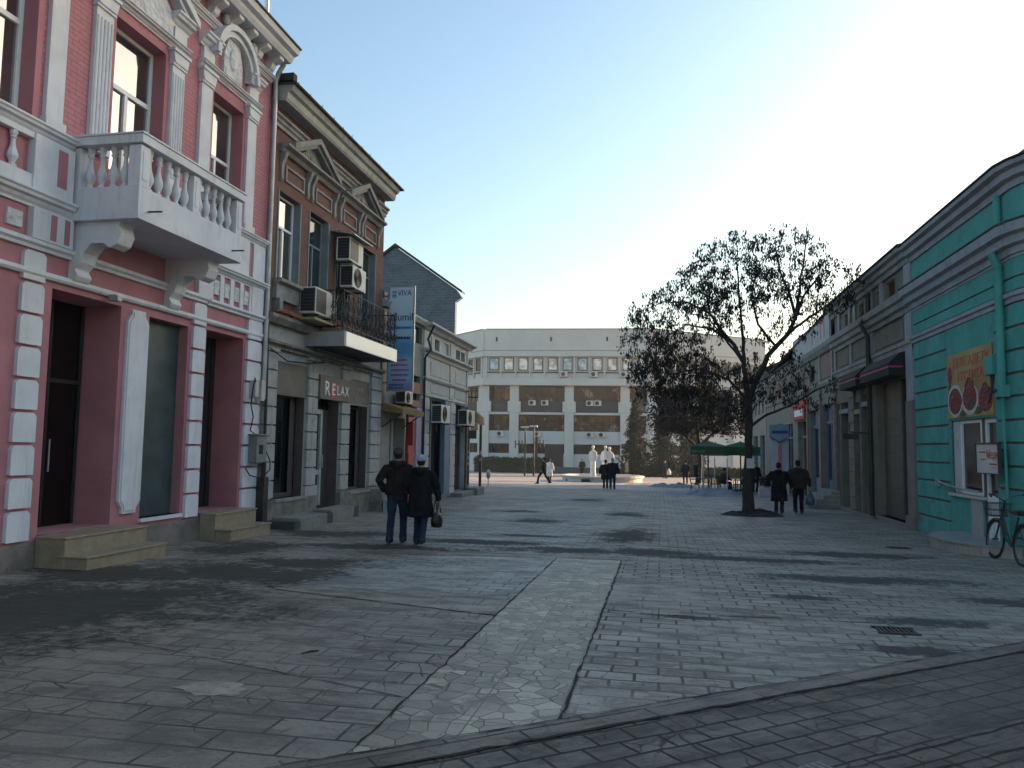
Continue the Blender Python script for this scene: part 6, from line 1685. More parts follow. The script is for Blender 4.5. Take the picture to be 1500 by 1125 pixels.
street_lamp(-11.95, 73.4, 4.7, 'dark street lamp with an H ornament pointing towards the fountain', 1)
fs = thing('street_sign', 'dark double posted sign frame with a curved glossy head at the street end', 'sign', (-10.5, 43.2, gz(43)))
z = gz(43.2); q = MB()
for x in (-10.87, -10.15): q.box(x - .07, x + .07, 43.15, 43.29, z - .1, 3.15)
obj('posts', q, M['metal_dark'], fs, .01)
q = MB(); n = 14
q.prism([(-11.05 + 1.05 * k / n, 3.30 + .30 * math.sin(math.pi * k / n)) for k in range(n + 1)] + [(-10.0, 2.85), (-10.2, 2.85), (-10.35, 3.0), (-10.75, 3.05), (-11.05, 3.1)], lambda p, a: (p[0], a, p[1]), 43.0, 43.45); obj('head', q, plain('glossy_dark_head', (.03, .03, .032), .15, .1, 2, 0, spec=.8), fs, .02)
q = MB(); q.box(-10.95, -10.38, 43.08, 43.15, 2.05, 2.52); obj('plate', q, M['metal_dark'], fs, .01)
M['sticker'] = plain('pale_sticker', (.38, .36, .34), .6, .2, 6, 0)
for x, zs in ((-10.87, (.55, .85, 1.2)), (-10.15, (.8, 1.15))):
    for k, zz in enumerate(zs): q = MB(); q.box(x - .05 + .02 * k, x + .06, 43.143, 43.149, zz, zz + .16 + .06 * (k % 2)); obj('sticker', q, M['sticker'], fs)
pm = thing('parking_meter', 'small grey meter on a thin post beside the sign frame', 'meter', (-9.75, 43.6, gz(43.6)))
z = gz(43.6); q = MB(); q.tube([(-9.75, 43.6, z - .1), (-9.75, 43.6, z + .5)], .03, 8); obj('post', q, M['zinc'], pm)
q = MB(); q.ball((-9.75, 43.6, z + .72), .13, .1, .28); obj('head', q, M['zinc'], pm)
# ================================================================== people
M['skin'] = plain('skin', (.36, .20, .145), .6, .08, 6, .05, 60, spec=.4)
def cloth(name, col, rough=.9, fold=.5):
    t = NT(name); v = t.coord(scale=(1, 1, .55))
    c = t.mix(t.ramp(t.noise(v, 5, 4, .6), .3, .7), k3(col, .75), k3(col, 1.25))
    h = t.math('ADD', t.noise(v, 7, 3, .55, .8), t.math('MULTIPLY', t.noise(v, 60, 3, .6), .12))
    t.bump(h, fold, .035)
    return t.fin(c, rough, 0, .08)
C = {
 'black': cloth('black_wool', (.010, .010, .012)), 'brownblack': cloth('black_brown_cloth', (.018, .015, .013)), 'jeans': cloth('blue_denim', (.022, .030, .050)),
 'darkjeans': cloth('dark_denim', (.018, .023, .042)), 'olive': cloth('dark_olive_cloth', (.030, .027, .020)), 'white': cloth('white_coat_cloth', (.62, .62, .64)),
 'grey': cloth('grey_cloth', (.09, .09, .095)), 'tan': cloth('tan_cloth', (.32, .25, .16)), 'navy': cloth('navy_cloth', (.016, .020, .036)), 'charcoal': cloth('charcoal_cloth', (.028, .028, .030)),
 'lilac': cloth('lilac_knit', (.30, .30, .40), .95, .8), 'darkhat': cloth('dark_grey_cap', (.045, .042, .042)), 'fur': cloth('dark_fur', (.015, .013, .012), 1, 1),
 'leather': plain('black_leather', (.010, .010, .011), .4, .2, 6, .1, 40), 'hair': cloth('dark_hair', (.022, .015, .011)), 'brownhair': cloth('brown_hair', (.10, .05, .025)), 'greyhair': cloth('grey_hair', (.22, .21, .20)),
 'bluebag': plain('blue_plastic_bag', (.05, .09, .16), .5, .2, 4, .1), 'whitebag': plain('white_plastic_bag', (.6, .6, .6), .5, .1, 4, .1), 'ochrebag': cloth('ochre_bag', (.22, .16, .05)), 'boot': plain('black_boot', (.014, .013, .013), .5, .2, 6, .1, 30),
}
def person(label, loc, rotz, H=1.74, group=None, stride=0.0, coat='black', coat_len=.92, legs='jeans', hat=None, hair='hair', larm=None, rarm=None, bulk=1.0, fine=False, hood=False, sit=False, lean=0.0, turn=0.0, collar=None):
    """local axes: facing +Y, right hand on +X.  arms: list of (x, y, z) elbow, wrist in fractions of 1.74 m"""
    s = H / 1.74
    V = lambda x, y, z: (x * s, y * s, z * s)
    vox = .009 if fine else .022
    z_hip = .90 if not sit else .50
    up = z_hip - .90
    def sh(z): return z + up
    fw = lambda z: lean * max(0, z - z_hip)                # lean forward
    # feet
    hipL, hipR = (-.09, 0, z_hip), (.09, 0, z_hip)
    if sit:
        kn = [(-.12, .42, .50), (.12, .42, .50)]; an = [(-.12, .40, .09), (.12, .46, .09)]
    else:
        a = stride
        kn = [(-.095, .10 + a * .30, .48), (.095, .02 - a * .18, .485)]
        an = [(-.095, a * .55, .085 + (0.0 if a >= 0 else .02)), (.095, -a * .55, .085 + (.05 if a > .2 else .0))]
        if a < 0: kn = [(-.095, .02 + a * .18, .485), (.095, .10 - a * .30, .48)]
    shL, shR = (-.185 * bulk, fw(1.385), sh(1.385)), (.185 * bulk, fw(1.385), sh(1.385))
    larm = larm or [(-.27, -.05, 1.14), (-.29, .06, .88)]; rarm = rarm or [(.27, -.05, 1.14), (.29, .06, .88)]
    arms = []
    for S0, A in ((shL, larm), (shR, rarm)):
        e, w = [(p[0] * (bulk if abs(p[0]) > .2 else 1), p[1] + fw(p[2]), sh(p[2])) for p in A]
        arms.append((S0, e, w))
    # ---- body: one continuous surface
    b = MB()
    b.loft([ell(V(0, fw(sh(z)), sh(z)), rx * s, ry * s, 12) for z, rx, ry in ((.82, .13, .10), (.92, .155, .11), (1.05, .135, .10), (1.25, .16, .11), (1.38, .17, .105), (1.44, .10, .08), (1.47, .06, .06), (1.54, .055, .058))])
    hc = Vector(V(0, fw(sh(1.63)) + .015, sh(1.635)))
    ct, sn = math.cos(turn), math.sin(turn)
    def hp(x, y, z): return (hc.x + (x * ct - y * sn) * s, hc.y + (x * sn + y * ct) * s, hc.z + z * s)
    hd = MB()
    hd.loft([[hp(rx * math.cos(2 * math.pi * k / 14), oy + ry * math.sin(2 * math.pi * k / 14), z) for k in range(14)] for z, rx, ry, oy in ((-.115, .03, .035, .045), (-.095, .052, .065, .025), (-.05, .066, .085, .008), (0, .074, .097, 0), (.05, .076, .098, -.004), (.085, .064, .083, -.008), (.108, .035, .045, -.008), (.113, .01, .01, -.008))])
    b.add(hd.v, hd.f, True)
    b.tube([hp(0, .088, .012), hp(0, .106, -.012), hp(0, .112, -.028), hp(0, .09, -.036)], [.009 * s, .012 * s, .015 * s, .010 * s], 6)
    for sx in (-1, 1):
        b.ball(hp(sx * .078, -.004, -.008), .010 * s, .018 * s, .032 * s, 8, 6)
        b.ball(hp(sx * .03, .078, .008), .016 * s, .012 * s, .010 * s, 8, 5)
    b.ball(hp(0, .082, -.062), .024 * s, .012 * s, .009 * s, 8, 5)
    for (h_, k_, a_) in ((hipL, kn[0], an[0]), (hipR, kn[1], an[1])):
        b.tube([V(*h_), V(*k_), V(*a_)], [.075 * s, .05 * s, .036 * s], 10)
        b.tube([V(a_[0], a_[1] - .03, a_[2] - .04), V(a_[0], a_[1] + .07, a_[2] - .05), V(a_[0], a_[1] + .16, a_[2] - .06)], [.03 * s, .028 * s, .015 * s], 8)
    for i, (S0, e, w) in enumerate(arms):
        b.tube([V(*S0), V(*e), V(*w)], [.045 * s, .036 * s, .026 * s], 8)
        wv = Vector(V(*w)); dv = (wv - Vector(V(*e))).normalized(); sd = Vector((1, 0, 0)) - dv * dv.x
        sd = sd.normalized() if sd.length > .2 else Vector((0, 1, 0)); nv = dv.cross(sd)
        b.tube([wv, wv + dv * .04 * s, wv + dv * .085 * s], [.024 * s, .036 * s, .034 * s], 8, True, True, .5, nv)
        inn = -1 if i else 1
        if fine:
            for kf in range(4):
                o_ = (nv * 0) + sd * ((kf - 1.5) * .019 * s)
                Lf = (.062, .075, .07, .055)[kf] * s
                p0 = wv + dv * .08 * s + o_; p1 = p0 + dv * Lf * .45; p2 = p1 + (dv * .7 + nv * .7 * (1 if i else -1)).normalized() * Lf * .35; p3 = p2 + (dv * .2 + nv * (1 if i else -1)).normalized() * Lf * .3
                b.tube([p0, p1, p2, p3], [.0095 * s, .009 * s, .0085 * s, .007 * s], 6)
            t0 = wv + dv * .03 * s + sd * inn * .026 * s
            b.tube([t0, t0 + (dv * .6 + sd * inn * .8) * .035 * s, t0 + (dv * 1.0 + sd * inn * .8) * .06 * s], [.013 * s, .011 * s, .008 * s], 6)
        else:
            b.tube([wv + dv * .08 * s, wv + dv * .12 * s, wv + dv * .15 * s + nv * .02 * s], [.032 * s, .028 * s, .015 * s], 8, True, True, .5, nv)
    p = remesh(b, 'person', M['skin'], vox, None, 1)
    p.location = loc; p.rotation_euler = (0, 0, rotz); tag(p, label, 'person', group); ORG[p] = Vector((0, 0, 0))
    # ---- trousers
    q = MB()
    q.loft([ell(V(0, 0, z), rx * s, ry * s, 12) for z, rx, ry in ((z_hip - .10, .15, .115), (z_hip, .18, .135), (z_hip + .12, .17, .125))])
    for (h_, k_, a_) in ((hipL, kn[0], an[0]), (hipR, kn[1], an[1])):
        q.tube([V(*h_), V(*[(i + j) / 2 for i, j in zip(h_, k_)]), V(*k_), V(*[(i + j) / 2 for i, j in zip(k_, a_)]), V(a_[0], a_[1] - .01, a_[2] - .055)], [.105 * s, .092 * s, .075 * s, .068 * s, .070 * s], 12)
    remesh(q, 'trousers', C[legs], .014 if fine else .024, p, 2, None, .03)
    for a_ in an:
        q = MB(); x, y, z = a_
        q.loft([[V(x + rx * math.cos(2 * math.pi * k / 10), yy + y, z - .085 + rz * (1 + math.sin(2 * math.pi * k / 10)) / 2) for k in range(10)] for yy, rx, rz in ((-.10, .025, .09), (-.08, .046, .125), (0, .050, .13), (.08, .050, .09), (.15, .042, .055), (.185, .02, .035))])
        obj('shoe', q, C['boot'], p, local=True)
    # ---- coat with sleeves
    q = MB(); B = bulk
    zc = coat_len
    if sit: zc = .86
    prof = [(1.475, .085, .085), (1.45, .115, .10), (1.41, .165, .12), (1.36, .195, .138), (1.26, .20, .15), (1.10, .188, .142), (.98, .198, .148)]
    if zc < .97:
        prof.append((max(zc, .80), .215, .158))
        if zc < .78: prof += [((.80 + zc) / 2, .222, .168), (zc, .232, .178)]
    q.loft([ell(V(0, fw(sh(z)) - .005, sh(z)), rx * B * s, ry * B * s, 16) for z, rx, ry in prof[::-1]])
    if sit: q.loft([ell(V(0, yy, .52 + .06), .19 * s, .12 * s, 12) for yy in (0,)] + [ell(V(0, .02, .72), .19 * s, .15 * s, 12)])
    for (S0, e, w) in arms:
        S1 = (S0[0] * .70, S0[1], S0[2] + .02)
        m1 = tuple((i + j) / 2 for i, j in zip(S0, e)); m2 = tuple((i + j) / 2 for i, j in zip(e, w))
        q.tube([V(*S1), V(*S0), V(*m1), V(*e), V(*m2), V(*[i + (j - i) * .98 for i, j in zip(e, w)])], [.062 * B * s, .074 * B * s, .074 * B * s, .068 * B * s, .060 * B * s, .052 * B * s], 12)
    if hood: q.tube([V(-.10, fw(1.45) - .06, sh(1.47)), V(0, fw(1.45) - .16, sh(1.43)), V(.10, fw(1.45) - .06, sh(1.47))], [.065 * s, .085 * s, .065 * s], 10)
    remesh(q, 'coat', C[coat], .014 if fine else .024, p, 4, None, .045)
    if collar:
        q = MB(); n = 14
        for k in range(n): q.ball(V(.12 * math.cos(k * 6.283 / n), fw(1.47) + .10 * math.sin(k * 6.283 / n), sh(1.475 + .012 * math.sin(k * 2.7))), .055 * s, .055 * s, .05 * s, 8, 6)
        remesh(q, 'collar', C[collar], .016, p, 1)
    if hat:
        q = MB()
        q.loft([[hp(rx * math.cos(2 * math.pi * k / 16), oy + ry * math.sin(2 * math.pi * k / 16), z) for k in range(16)] for z, rx, ry, oy in ((.012, .090, .108, -.006), (.018, .096, .114, -.006), (.05, .096, .114, -.006), (.056, .090, .108, -.008), (.09, .082, .100, -.010), (.122, .060, .072, -.012), (.138, .03, .036, -.012), (.142, .008, .008, -.012))])
        obj('hat', q, C[hat], p, local=True)
        q = MB(); q.loft([[hp(rx * math.cos(2 * math.pi * k / 14), oy + ry * math.sin(2 * math.pi * k / 14), z) for k in range(14)] for z, rx, ry, oy in ((-.075, .05, .05, -.045), (-.03, .078, .088, -.02), (.02, .083, .100, -.012))]); obj('hair', q, C[hair], p, local=True)
    else:
        q = MB(); q.loft([[hp(rx * math.cos(2 * math.pi * k / 14), oy + ry * math.sin(2 * math.pi * k / 14), z) for k in range(14)] for z, rx, ry, oy in ((-.085, .048, .045, -.05), (-.04, .080, .086, -.028), (.02, .086, .100, -.018), (.065, .084, .102, -.012), (.10, .066, .084, -.014), (.122, .035, .04, -.012), (.127, .008, .008, -.012))]); obj('hair', q, C[hair], p, local=True)
    return p
def g3(x, y): return (x, y, gz(y) + .002)
# the two walkers near the shop
WB = 'people walking on the paving'
man = person('person in a dark jacket, jeans and dark cap walking arm in arm past the shop', g3(-4.93, 14.12), R(9), 1.79, WB, -.30, 'brownblack', .90, 'jeans', 'darkhat', 'hair', larm=[(-.30, -.11, 1.15), (-.225, .08, .96)], rarm=[(.29, -.02, 1.16), (.26, .16, 1.02)], bulk=1.12, fine=True, hood=True, collar='fur')
wom = person('person in a pale lilac knitted hat and long black coat carrying a black handbag', g3(-4.42, 13.96), R(4), 1.66, WB, .34, 'black', .56, 'jeans', 'lilac', 'hair', larm=[(-.25, -.03, 1.16), (-.20, .17, 1.02)], rarm=[(.285, -.04, 1.14), (.315, .03, .87)], bulk=1.16, fine=True, hood=True, collar='fur')
bg_ = thing('handbag', 'black leather handbag hanging from the hand of the walker in the lilac hat', 'bag', (-4.10, 13.98, .15))
q = MB(); q.loft([ell((-4.10, 13.99, .12 + z), rx, ry, 14) for z, rx, ry in ((0, .07, .05), (.02, .10, .15), (.12, .105, .19), (.22, .085, .17), (.27, .05, .14), (.285, .02, .12))]); obj('pouch', q, C['leather'], bg_)
for dx in (-.035, .035):
    q = MB(); q.tube([(-4.10 + dx, 13.99 - .12 + .24 * k / 10, .38 + .24 * math.sin(math.pi * k / 10)) for k in range(11)], .012, 6, False); obj('strap', q, C['leather'], bg_)
# the two by the tree
person('person in an ankle length black coat with a dark headscarf walking beside the street tree', g3(3.86, 26.85), R(-12), 1.66, WB, .10, 'black', .42, 'darkjeans', None, 'hair', larm=[(-.29, -.04, 1.15), (-.28, .10, .92)], rarm=[(.30, -.02, 1.14), (.36, .05, .90)], bulk=1.22, hood=True)
person('person in a dark olive jacket and black trousers with a blue carrier bag', g3(4.52, 27.15), R(-10), 1.75, WB, -.14, 'olive', .78, 'black', None, 'hair', larm=[(-.30, -.02, 1.15), (-.36, .05, .90)], bulk=1.2, hood=True)
bb_ = thing('carrier_bag', 'blue plastic carrier bag hanging by the leg of the olive jacketed walker', 'bag', (4.90, 27.25, .0))
q = MB(); q.loft([ell((4.90, 27.22, gz(27) + .28 + z), rx, ry, 12) for z, rx, ry in ((0, .10, .06), (.03, .15, .09), (.20, .15, .10), (.32, .10, .07), (.40, .03, .03), (.46, .02, .04))]); obj('bag', q, C['bluebag'], bb_)
# plaza
person('person in a dark suit striding across the sunlit plaza towards the sign frame', g3(-7.6, 50.9), R(82), 1.75, WB, .75, 'charcoal', .82, 'black', None, 'hair', bulk=1.05)
person('person in a long white coat standing on the plaza near the fountain', g3(-8.0, 56.3), R(-14), 1.66, WB, .05, 'white', .42, 'black', None, 'brownhair', bulk=1.15)
q = MB(); q.loft([ell((-8.38, 56.3, gz(56) + .55 + z), .09, .14, 10) for z in (0, .02, .3)]); tag(obj('shoulder_bag', q, C['ochrebag'], origin=(-8.38, 56.3, gz(56) + .7)), 'ochre shoulder bag at the side of the walker in the white coat', 'bag')
person('person in a long dark brown coat walking beside a taller companion before the fountain', g3(-3.12, 45.2), R(3), 1.66, WB, .12, 'brownblack', .55, 'black', None, 'hair', bulk=1.25)
person('tall person in a black jacket walking with a companion before the fountain', g3(-2.66, 44.2), R(0), 1.78, WB, -.2, 'black', .84, 'navy', None, 'greyhair', bulk=1.15)
person('person in a black coat standing behind the fountain near the slender statue', g3(-7.55, 76.0), R(150), 1.75, WB, .1, 'charcoal', .55, 'black', None, 'greyhair', bulk=1.2)
person('person in dark clothes with brown hair standing just past the paired statues', g3(-3.1, 66.5), R(-60), 1.72, WB, .1, 'charcoal', .8, 'black', None, 'brownhair', bulk=1.1)
person('person in a tan coat standing at the far edge behind the fountain', g3(-3.3, 79.0), R(-100), 1.74, WB, .1, 'tan', .5, 'grey', None, 'hair', bulk=1.0)
person('person in dark navy clothes carrying a white bag on the open plaza', g3(.42, 76.0), R(-70), 1.74, WB, .3, 'navy', .7, 'black', None, 'brownhair', bulk=1.1)
q = MB(); q.loft([ell((.82, 75.9, gz(76) + .35 + z), rx, .10, 10) for z, rx in ((0, .1), (.04, .2), (.3, .2), (.45, .1), (.6, .03))]); tag(obj('carrier_bag', q, C['whitebag'], origin=(.8, 75.9, gz(76) + .5)), 'white carrier bag held by the walker on the open plaza', 'bag')
person('person in dark clothes walking on the plaza just before the green parasols', g3(1.86, 59.0), R(20), 1.72, WB, .15, 'charcoal', .62, 'black', None, 'hair', bulk=1.15)
person('person in black standing by the edge of the green parasol with bright hair', g3(2.55, 57.0), R(-80), 1.72, WB, .1, 'black', .7, 'black', None, 'brownhair', bulk=1.1)
person('person in dark clothes standing between the street tree and the white shop board', g3(4.75, 43.6), R(160), 1.75, WB, .1, 'navy', .8, 'black', None, 'greyhair', bulk=1.15)
person('person in a black coat waiting by the planter behind the street tree', g3(5.25, 45.4), R(-160), 1.68, WB, .05, 'black', .6, 'black', None, 'hair', bulk=1.2)
# ------------------------------------------------------------------ cafe
M['green_plastic'] = plain('dark_green_plastic', (.010, .028, .020), .4, .15, 3, .02)
def arm_chair(label, x, y, rz, grp='green plastic chairs of the pavement cafe'):
    c = thing('cafe_chair', label, 'chair', (x, y, gz(y)), grp, rz); ORG[c] = Vector((0, 0, 0))
    q = MB(); q.box(-.24, .24, -.22, .24, .41, .45); obj('seat', q, M['green_plastic'], c, .01)
    q = MB(); n = 8
    for k in range(n): q.obox((-.21 + .42 * k / (n - 1), -.24 - .05, .66), (1, 0, 0), (0, .98, .2), (0, -.2, .98), .020, .008, .21)
    q.tube([(-.25, -.23, .45), (-.26, -.28, .70), (-.20, -.33, .87), (0, -.35, .91), (.20, -.33, .87), (.26, -.28, .70), (.25, -.23, .45)], .022, 6); obj('backrest', q, M['green_plastic'], c)
    for sx in (-1, 1):
        q = MB(); q.tube([(sx * .26, -.27, .66), (sx * .29, 0, .67), (sx * .28, .2, .65), (sx * .26, .23, .45)], .022, 6); obj('armrest', q, M['green_plastic'], c)
        for yy in (-.2, .21): q = MB(); q.tube([(sx * .23, yy, .42), (sx * .26, yy * 1.15, -.0)], [.026, .02], 6); obj('leg', q, M['green_plastic'], c)
    return c
arm_chair('dark green plastic armchair seen side on at the open end of the cafe tables', 1.95, 45.2, R(-90))
arm_chair('dark green plastic armchair with its back to the street before the snow heap', 3.0, 44.6, R(8))
arm_chair('dark green plastic armchair facing the street across the first cafe table', 2.7, 46.8, R(175))
arm_chair('dark green plastic armchair at the second cafe table close to the tree trunk', 4.35, 45.0, R(60))
def cafe_table(label, x, y):
    t = thing('cafe_table', label, 'table', (x, y, gz(y)), 'cafe tables under the green parasols'); z = gz(y)
    q = MB(); q.lathe([(.42, .70), (.43, .72), (.40, .735)], (x, y, z), 20); obj('table_top', q, M['green_plastic'], t)
    q = MB(); q.tube([(x, y, z), (x, y, z + .70)], .04, 8); q.lathe([(.26, 0), (.24, .03), (.05, .05)], (x, y, z), 14); obj('pedestal', q, M['green_plastic'], t)
cafe_table('round dark green cafe table between the two nearest chairs', 2.45, 45.9); cafe_table('round dark green cafe table beside the seated guest', 4.25, 46.0)
person('person in dark clothes seated at the cafe table under the parasol', (3.55, 45.9, gz(45.9)), R(-75), 1.72, 'cafe guests', 0, 'charcoal', .9, 'navy', None, 'hair', sit=True, bulk=1.15, lean=.15, larm=[(-.25, .12, 1.16), (-.15, .35, 1.05)], rarm=[(.25, .12, 1.16), (.12, .36, 1.05)])
arm_chair('dark green plastic armchair under the seated cafe guest', 3.52, 45.9, R(-75))
M['parasol_green'] = plain('green_parasol_cloth', (.010, .058, .018), .8, .2, 1.5, .15)
M['parasol_pale'] = plain('faded_green_band', (.06, .12, .10), .8, .2, 3, .05)
def parasol(label, x, y, w, band):
    t = thing('parasol', label, 'parasol', (x, y, gz(y)), 'green parasols over the cafe'); z = gz(y); h = 2.55
    q = MB(); q.tube([(x, y, z), (x, y, z + h + .36)], .045, 8); q.box(x - .35, x + .35, y - .35, y + .35, z, z + .10); obj('pole', q, M['metal_dark'], t)
    q = MB(); tp = (x, y, z + h + .32); cr = [(x - w, y - w), (x + w, y - w), (x + w, y + w), (x - w, y + w)]
    for k in range(4):
        a, b = cr[k], cr[(k + 1) % 4]; m = ((a[0] + b[0]) / 2, (a[1] + b[1]) / 2)
        for p_, q_ in ((a, m), (m, b)):
            q.face([(p_[0], p_[1], z + h), (q_[0], q_[1], z + h - (.05 if q_ == m else 0)), tp])
            q.face([(p_[0], p_[1], z + h), (q_[0], q_[1], z + h), (q_[0], q_[1], z + h - .48), (p_[0], p_[1], z + h - .48)])
    obj('canopy', q, M['parasol_green'], t)
    q = MB()
    for k in range(4): q.tube([tp, (*cr[k], z + h)], .015, 5)
    obj('rib', q, M['metal_dark'], t)
    if band: q = MB(); q.box(x - w + .05, x - .25, y - w - .012, y - w - .004, z + h - .36, z + h - .22); obj('print_band', q, M['parasol_pale'], t)
parasol('square green parasol with a faded band over the nearest cafe chairs', 2.75, 46.4, 1.05, True)
parasol('square green parasol beside the street tree trunk without any band', 4.65, 47.2, 1.0, False)
for k, (x, y) in enumerate(((2.35, 43.9), (2.95, 43.9), (3.62, 43.9))):
    q = MB(); q.tube([(x, y, gz(y)), (x, y, gz(y) + 1.9)], .03, 6); tag(obj('windbreak_post', q, M['zinc'], origin=(x, y, gz(y))), 'thin grey windbreak post before the cafe tables, one of three alike', 'post', 'windbreak posts of the cafe')
pl = thing('planter', 'white rectangular planter with dry shrubs behind the street tree', 'planter', (5.05, 40.0, gz(40))); z = gz(40)
q = MB(); q.box(4.78, 5.45, 39.7, 40.1, z, z + .42); obj('box', q, plain('white_planter', (.40, .37, .40), .7, .08, 2, .1, streak=.3), pl, .02)
q = MB(); rnd = random.Random(2)
for k in range(60): leaf_cards(q, rnd, (5.1 + rnd.uniform(-.28, .28), 39.9 + rnd.uniform(-.12, .12), z + .55 + rnd.random() * .35), 3, .06, .09)
obj('shrub', q, M['brown_leaf'], pl)
# ------------------------------------------------------------------ bicycle leaning by the teal shop
bk = thing('bicycle', 'dark city bicycle with a wire basket leaning at the teal corner', 'bicycle', (6.0, 15.55, gz(15.5)))
M['bike'] = plain('black_bicycle_paint', (.012, .012, .013), .35, .15, 6, .02, spec=.6)
M['rubber'] = plain('black_tyre', (.010, .010, .010), .8, .1, 6, .1)
M['chrome'] = plain('dull_chrome', (.12, .12, .125), .4, .1, 6, .02, metal=.8)
def bike_pt(a, s_, h):                      # a along the bike from the front axle backwards, s sideways, h up; leaning a little to the wall
    dx, dy = .03, -.9995; lean_ = .10
    return (5.96 + a * dx + (s_ + h * lean_) * .9995, 15.58 + a * dy + (s_ + h * lean_) * .03, gz(15.2) + h)
def wheel(a):
    q = MB(); n = 36; r_ = .335
    q.tube([bike_pt(a + r_ * math.cos(2 * math.pi * k / n), 0, .345 + r_ * math.sin(2 * math.pi * k / n)) for k in range(n + 1)], .021, 8, False); ty = obj('wheel', q, M['rubber'], bk)
    q = MB(); r2 = .305; q.tube([bike_pt(a + r2 * math.cos(2 * math.pi * k / n), 0, .345 + r2 * math.sin(2 * math.pi * k / n)) for k in range(n + 1)], .012, 6, False); q.tube([bike_pt(a, -.05, .345), bike_pt(a, .05, .345)], .02, 8); obj('rim', q, M['chrome'], ty)
    q = MB()
    for k in range(18): q.tube([bike_pt(a, .02 * (-1) ** k, .345), bike_pt(a + .30 * math.cos(k * 6.283 / 18), 0, .345 + .30 * math.sin(k * 6.283 / 18))], .002, 4, False)
    obj('spokes', q, M['chrome'], ty)
    q = MB(); q.tube([bike_pt(a + .375 * math.cos(t_), 0, .345 + .375 * math.sin(t_)) for t_ in [.2 + k * .22 for k in range(12)]], .028, 6, True, True, .4); obj('mudguard', q, M['bike'], bk)
wheel(0); wheel(1.05)
q = MB()
q.tube([bike_pt(.0, 0, .345), bike_pt(.10, 0, .60), bike_pt(.22, 0, .86), bike_pt(.26, 0, 1.06)], .017, 8)          # fork and head
q.tube([bike_pt(.20, 0, .80), bike_pt(.40, 0, .52), bike_pt(.62, 0, .30)], .018, 8); q.tube([bike_pt(.18, 0, .72), bike_pt(.36, 0, .42), bike_pt(.62, 0, .27)], .016, 8)
q.tube([bike_pt(.62, 0, .28), bike_pt(.80, 0, .80)], .016, 8); q.tube([bike_pt(.62, 0, .28), bike_pt(1.05, .03, .345)], .011, 6); q.tube([bike_pt(.76, 0, .68), bike_pt(1.05, .03, .345)], .010, 6)
obj('frame', q, M['bike'], bk)
q = MB(); q.tube([bike_pt(.42, -.30, 1.13), bike_pt(.30, -.27, 1.17), bike_pt(.20, -.15, 1.14), bike_pt(.25, 0, 1.04), bike_pt(.20, .15, 1.14), bike_pt(.30, .27, 1.17), bike_pt(.42, .30, 1.13)], .013, 8); obj('handlebar', q, M['chrome'], bk)
q = MB()
for s_ in (-1, 1): q.tube([bike_pt(.42, s_ * .30, 1.13), bike_pt(.30, s_ * .275, 1.17)], .019, 8)
obj('grips', q, M['rubber'], bk)
q = MB(); q.loft([[bike_pt(a_, s_, h_) for a_, s_ in sh_] for sh_, h_ in (([(.72, 0), (.74, -.04), (.86, -.05), (1.0, -.11), (1.02, 0), (1.0, .11), (.86, .05), (.74, .04)], .84), ([(.70, 0), (.73, -.045), (.86, -.06), (1.0, -.125), (1.03, 0), (1.0, .125), (.86, .06), (.73, .045)], .89), ([(.72, 0), (.74, -.03), (.86, -.04), (1.0, -.09), (1.01, 0), (1.0, .09), (.86, .04), (.74, .03)], .92))]); obj('saddle', q, M['rubber'], bk)
q = MB()
for h_, w_, a0, a1 in ((.76, .13, -.16, .10), (.87, .15, -.19, .12), (.99, .17, -.22, .14)):
    q.tube([bike_pt(a0, -w_, h_), bike_pt(a1, -w_, h_), bike_pt(a1, w_, h_), bike_pt(a0, w_, h_), bike_pt(a0, -w_, h_)], .006, 4)
for k in range(9):
    f = -1 + 2 * k / 8
    for (aa, ab) in ((-.16, -.22), (.10, .14)): q.tube([bike_pt(aa, f * .13, .76), bike_pt(ab, f * .17, .99)], .004, 4)
    for sg_ in (-1, 1): q.tube([bike_pt(-.03 + f * .13, sg_ * .13, .76), bike_pt(-.04 + f * .18, sg_ * .17, .99)], .004, 4)
    q.tube([bike_pt(-.16, f * .13, .76), bike_pt(.10, f * .13, .76)], .004, 4)
obj('basket', q, M['metal_dark'], bk)
# ------------------------------------------------------------------ small things on the paving
q = MB(); a = gz(8.4)
for k in range(8): q.box(2.14 + .045 * k, 2.162 + .045 * k, 8.30, 8.54, SLOPE * 8.4 + .004, SLOPE * 8.4 + .016)
q.box(2.11, 2.50, 8.27, 8.30, a + .002, a + .018); q.box(2.11, 2.50, 8.54, 8.57, a + .002, a + .018)
dr_o = obj('drain_grate', q, M['metal_dark'], origin=(2.4, 8.4, a)); tag(dr_o, 'rusty dark drain grate set in the paving', 'drain')
q = MB(); q.face([(2.1, 8.27, gz(8.27) + .010), (2.5, 8.27, gz(8.27) + .010), (2.5, 8.57, gz(8.57) + .010), (2.1, 8.57, gz(8.57) + .010)]); obj('pit', q, M['dark'], dr_o)
q = MB(); rnd = random.Random(12); n = 26
q.face([(-3.08 + .27 * math.cos(k * 6.283 / n) * rnd.uniform(.72, 1.15), 5.05 + .17 * math.sin(k * 6.283 / n) * rnd.uniform(.7, 1.15), gz(5.05) + .009) for k in range(n)])
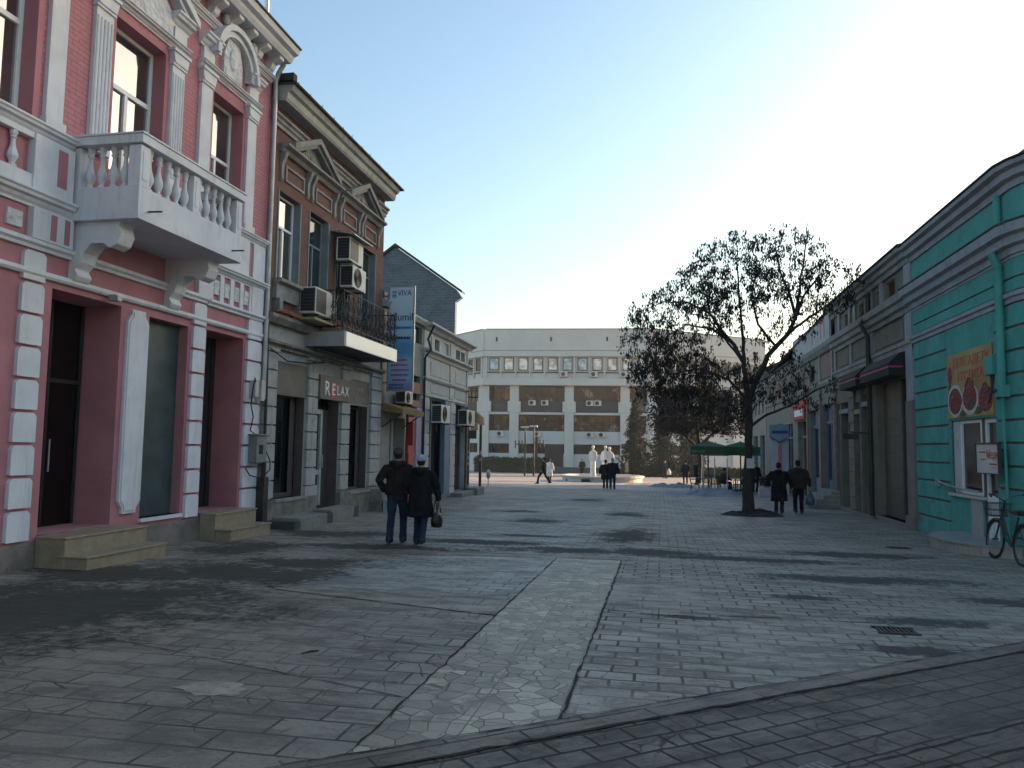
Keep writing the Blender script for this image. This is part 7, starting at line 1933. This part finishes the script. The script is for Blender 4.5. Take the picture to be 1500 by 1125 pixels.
s_ = obj('cement_patch', q, plain('pale_cement_patch', (.27, .235, .18), .9, .25, 7, .6, 25, grime=.7)); s_['kind'] = 'structure'
def stick(label, x, y, ang, L_, w_):
    q = MB(); c, s = math.cos(ang), math.sin(ang)
    q.tube([(x - c * L_ / 2, y - s * L_ / 2, gz(y) + .012), (x, y + .006, gz(y) + .016), (x + c * L_ / 2, y + s * L_ / 2, gz(y) + .012)], [w_ * .4, w_, w_ * .5], 6); return tag(obj('stick', q, M['bark'], origin=(x, y, gz(y))), label, 'stick')
stick('short dark stick lying on the plain slabs beside the crazy paving', -2.87, 6.14, .9, .16, .010)
M['leaflitter'] = plain('dry_leaf_litter', (.10, .07, .04), .9, .4, 8, .3)
q = MB(); rnd = random.Random(33)
for _ in range(420):
    x, y = rnd.choice(((rnd.gauss(-6.2, .9), rnd.gauss(8.0, 1.2)), (rnd.uniform(-2, 5), rnd.uniform(3.5, 9.0)), (rnd.uniform(-7, 5), rnd.uniform(8, 22))))
    a = rnd.random() * 6.28; r_ = rnd.uniform(.006, .02); z = gz(y) + .016
    q.face([(x + r_ * math.cos(a), y + r_ * math.sin(a), z), (x + r_ * .5 * math.cos(a + 1.6), y + r_ * .5 * math.sin(a + 1.6), z + .006), (x - r_ * math.cos(a), y - r_ * math.sin(a), z), (x - r_ * .5 * math.cos(a + 1.6), y - r_ * .5 * math.sin(a + 1.6), z + .004)])
s_ = obj('leaf_litter', q, M['leaflitter']); s_['kind'] = 'stuff'
# ------------------------------------------------------------------ thin winter haze over the square
hz = MB(); hz.box(-70, 70, -12, 150, -4.0, 22.0)
hm = bpy.data.materials.new('winter_haze'); hm.use_nodes = True; ht = hm.node_tree; ht.nodes.clear()
ho = ht.nodes.new('ShaderNodeOutputMaterial'); hv = ht.nodes.new('ShaderNodeVolumePrincipled')
hv.inputs['Color'].default_value = (.92, .94, .97, 1); hv.inputs['Density'].default_value = .0005; hv.inputs['Anisotropy'].default_value = .3
ht.links.new(hv.outputs[0], ho.inputs['Volume'])
h_ = obj('haze', hz, hm); h_['kind'] = 'stuff'
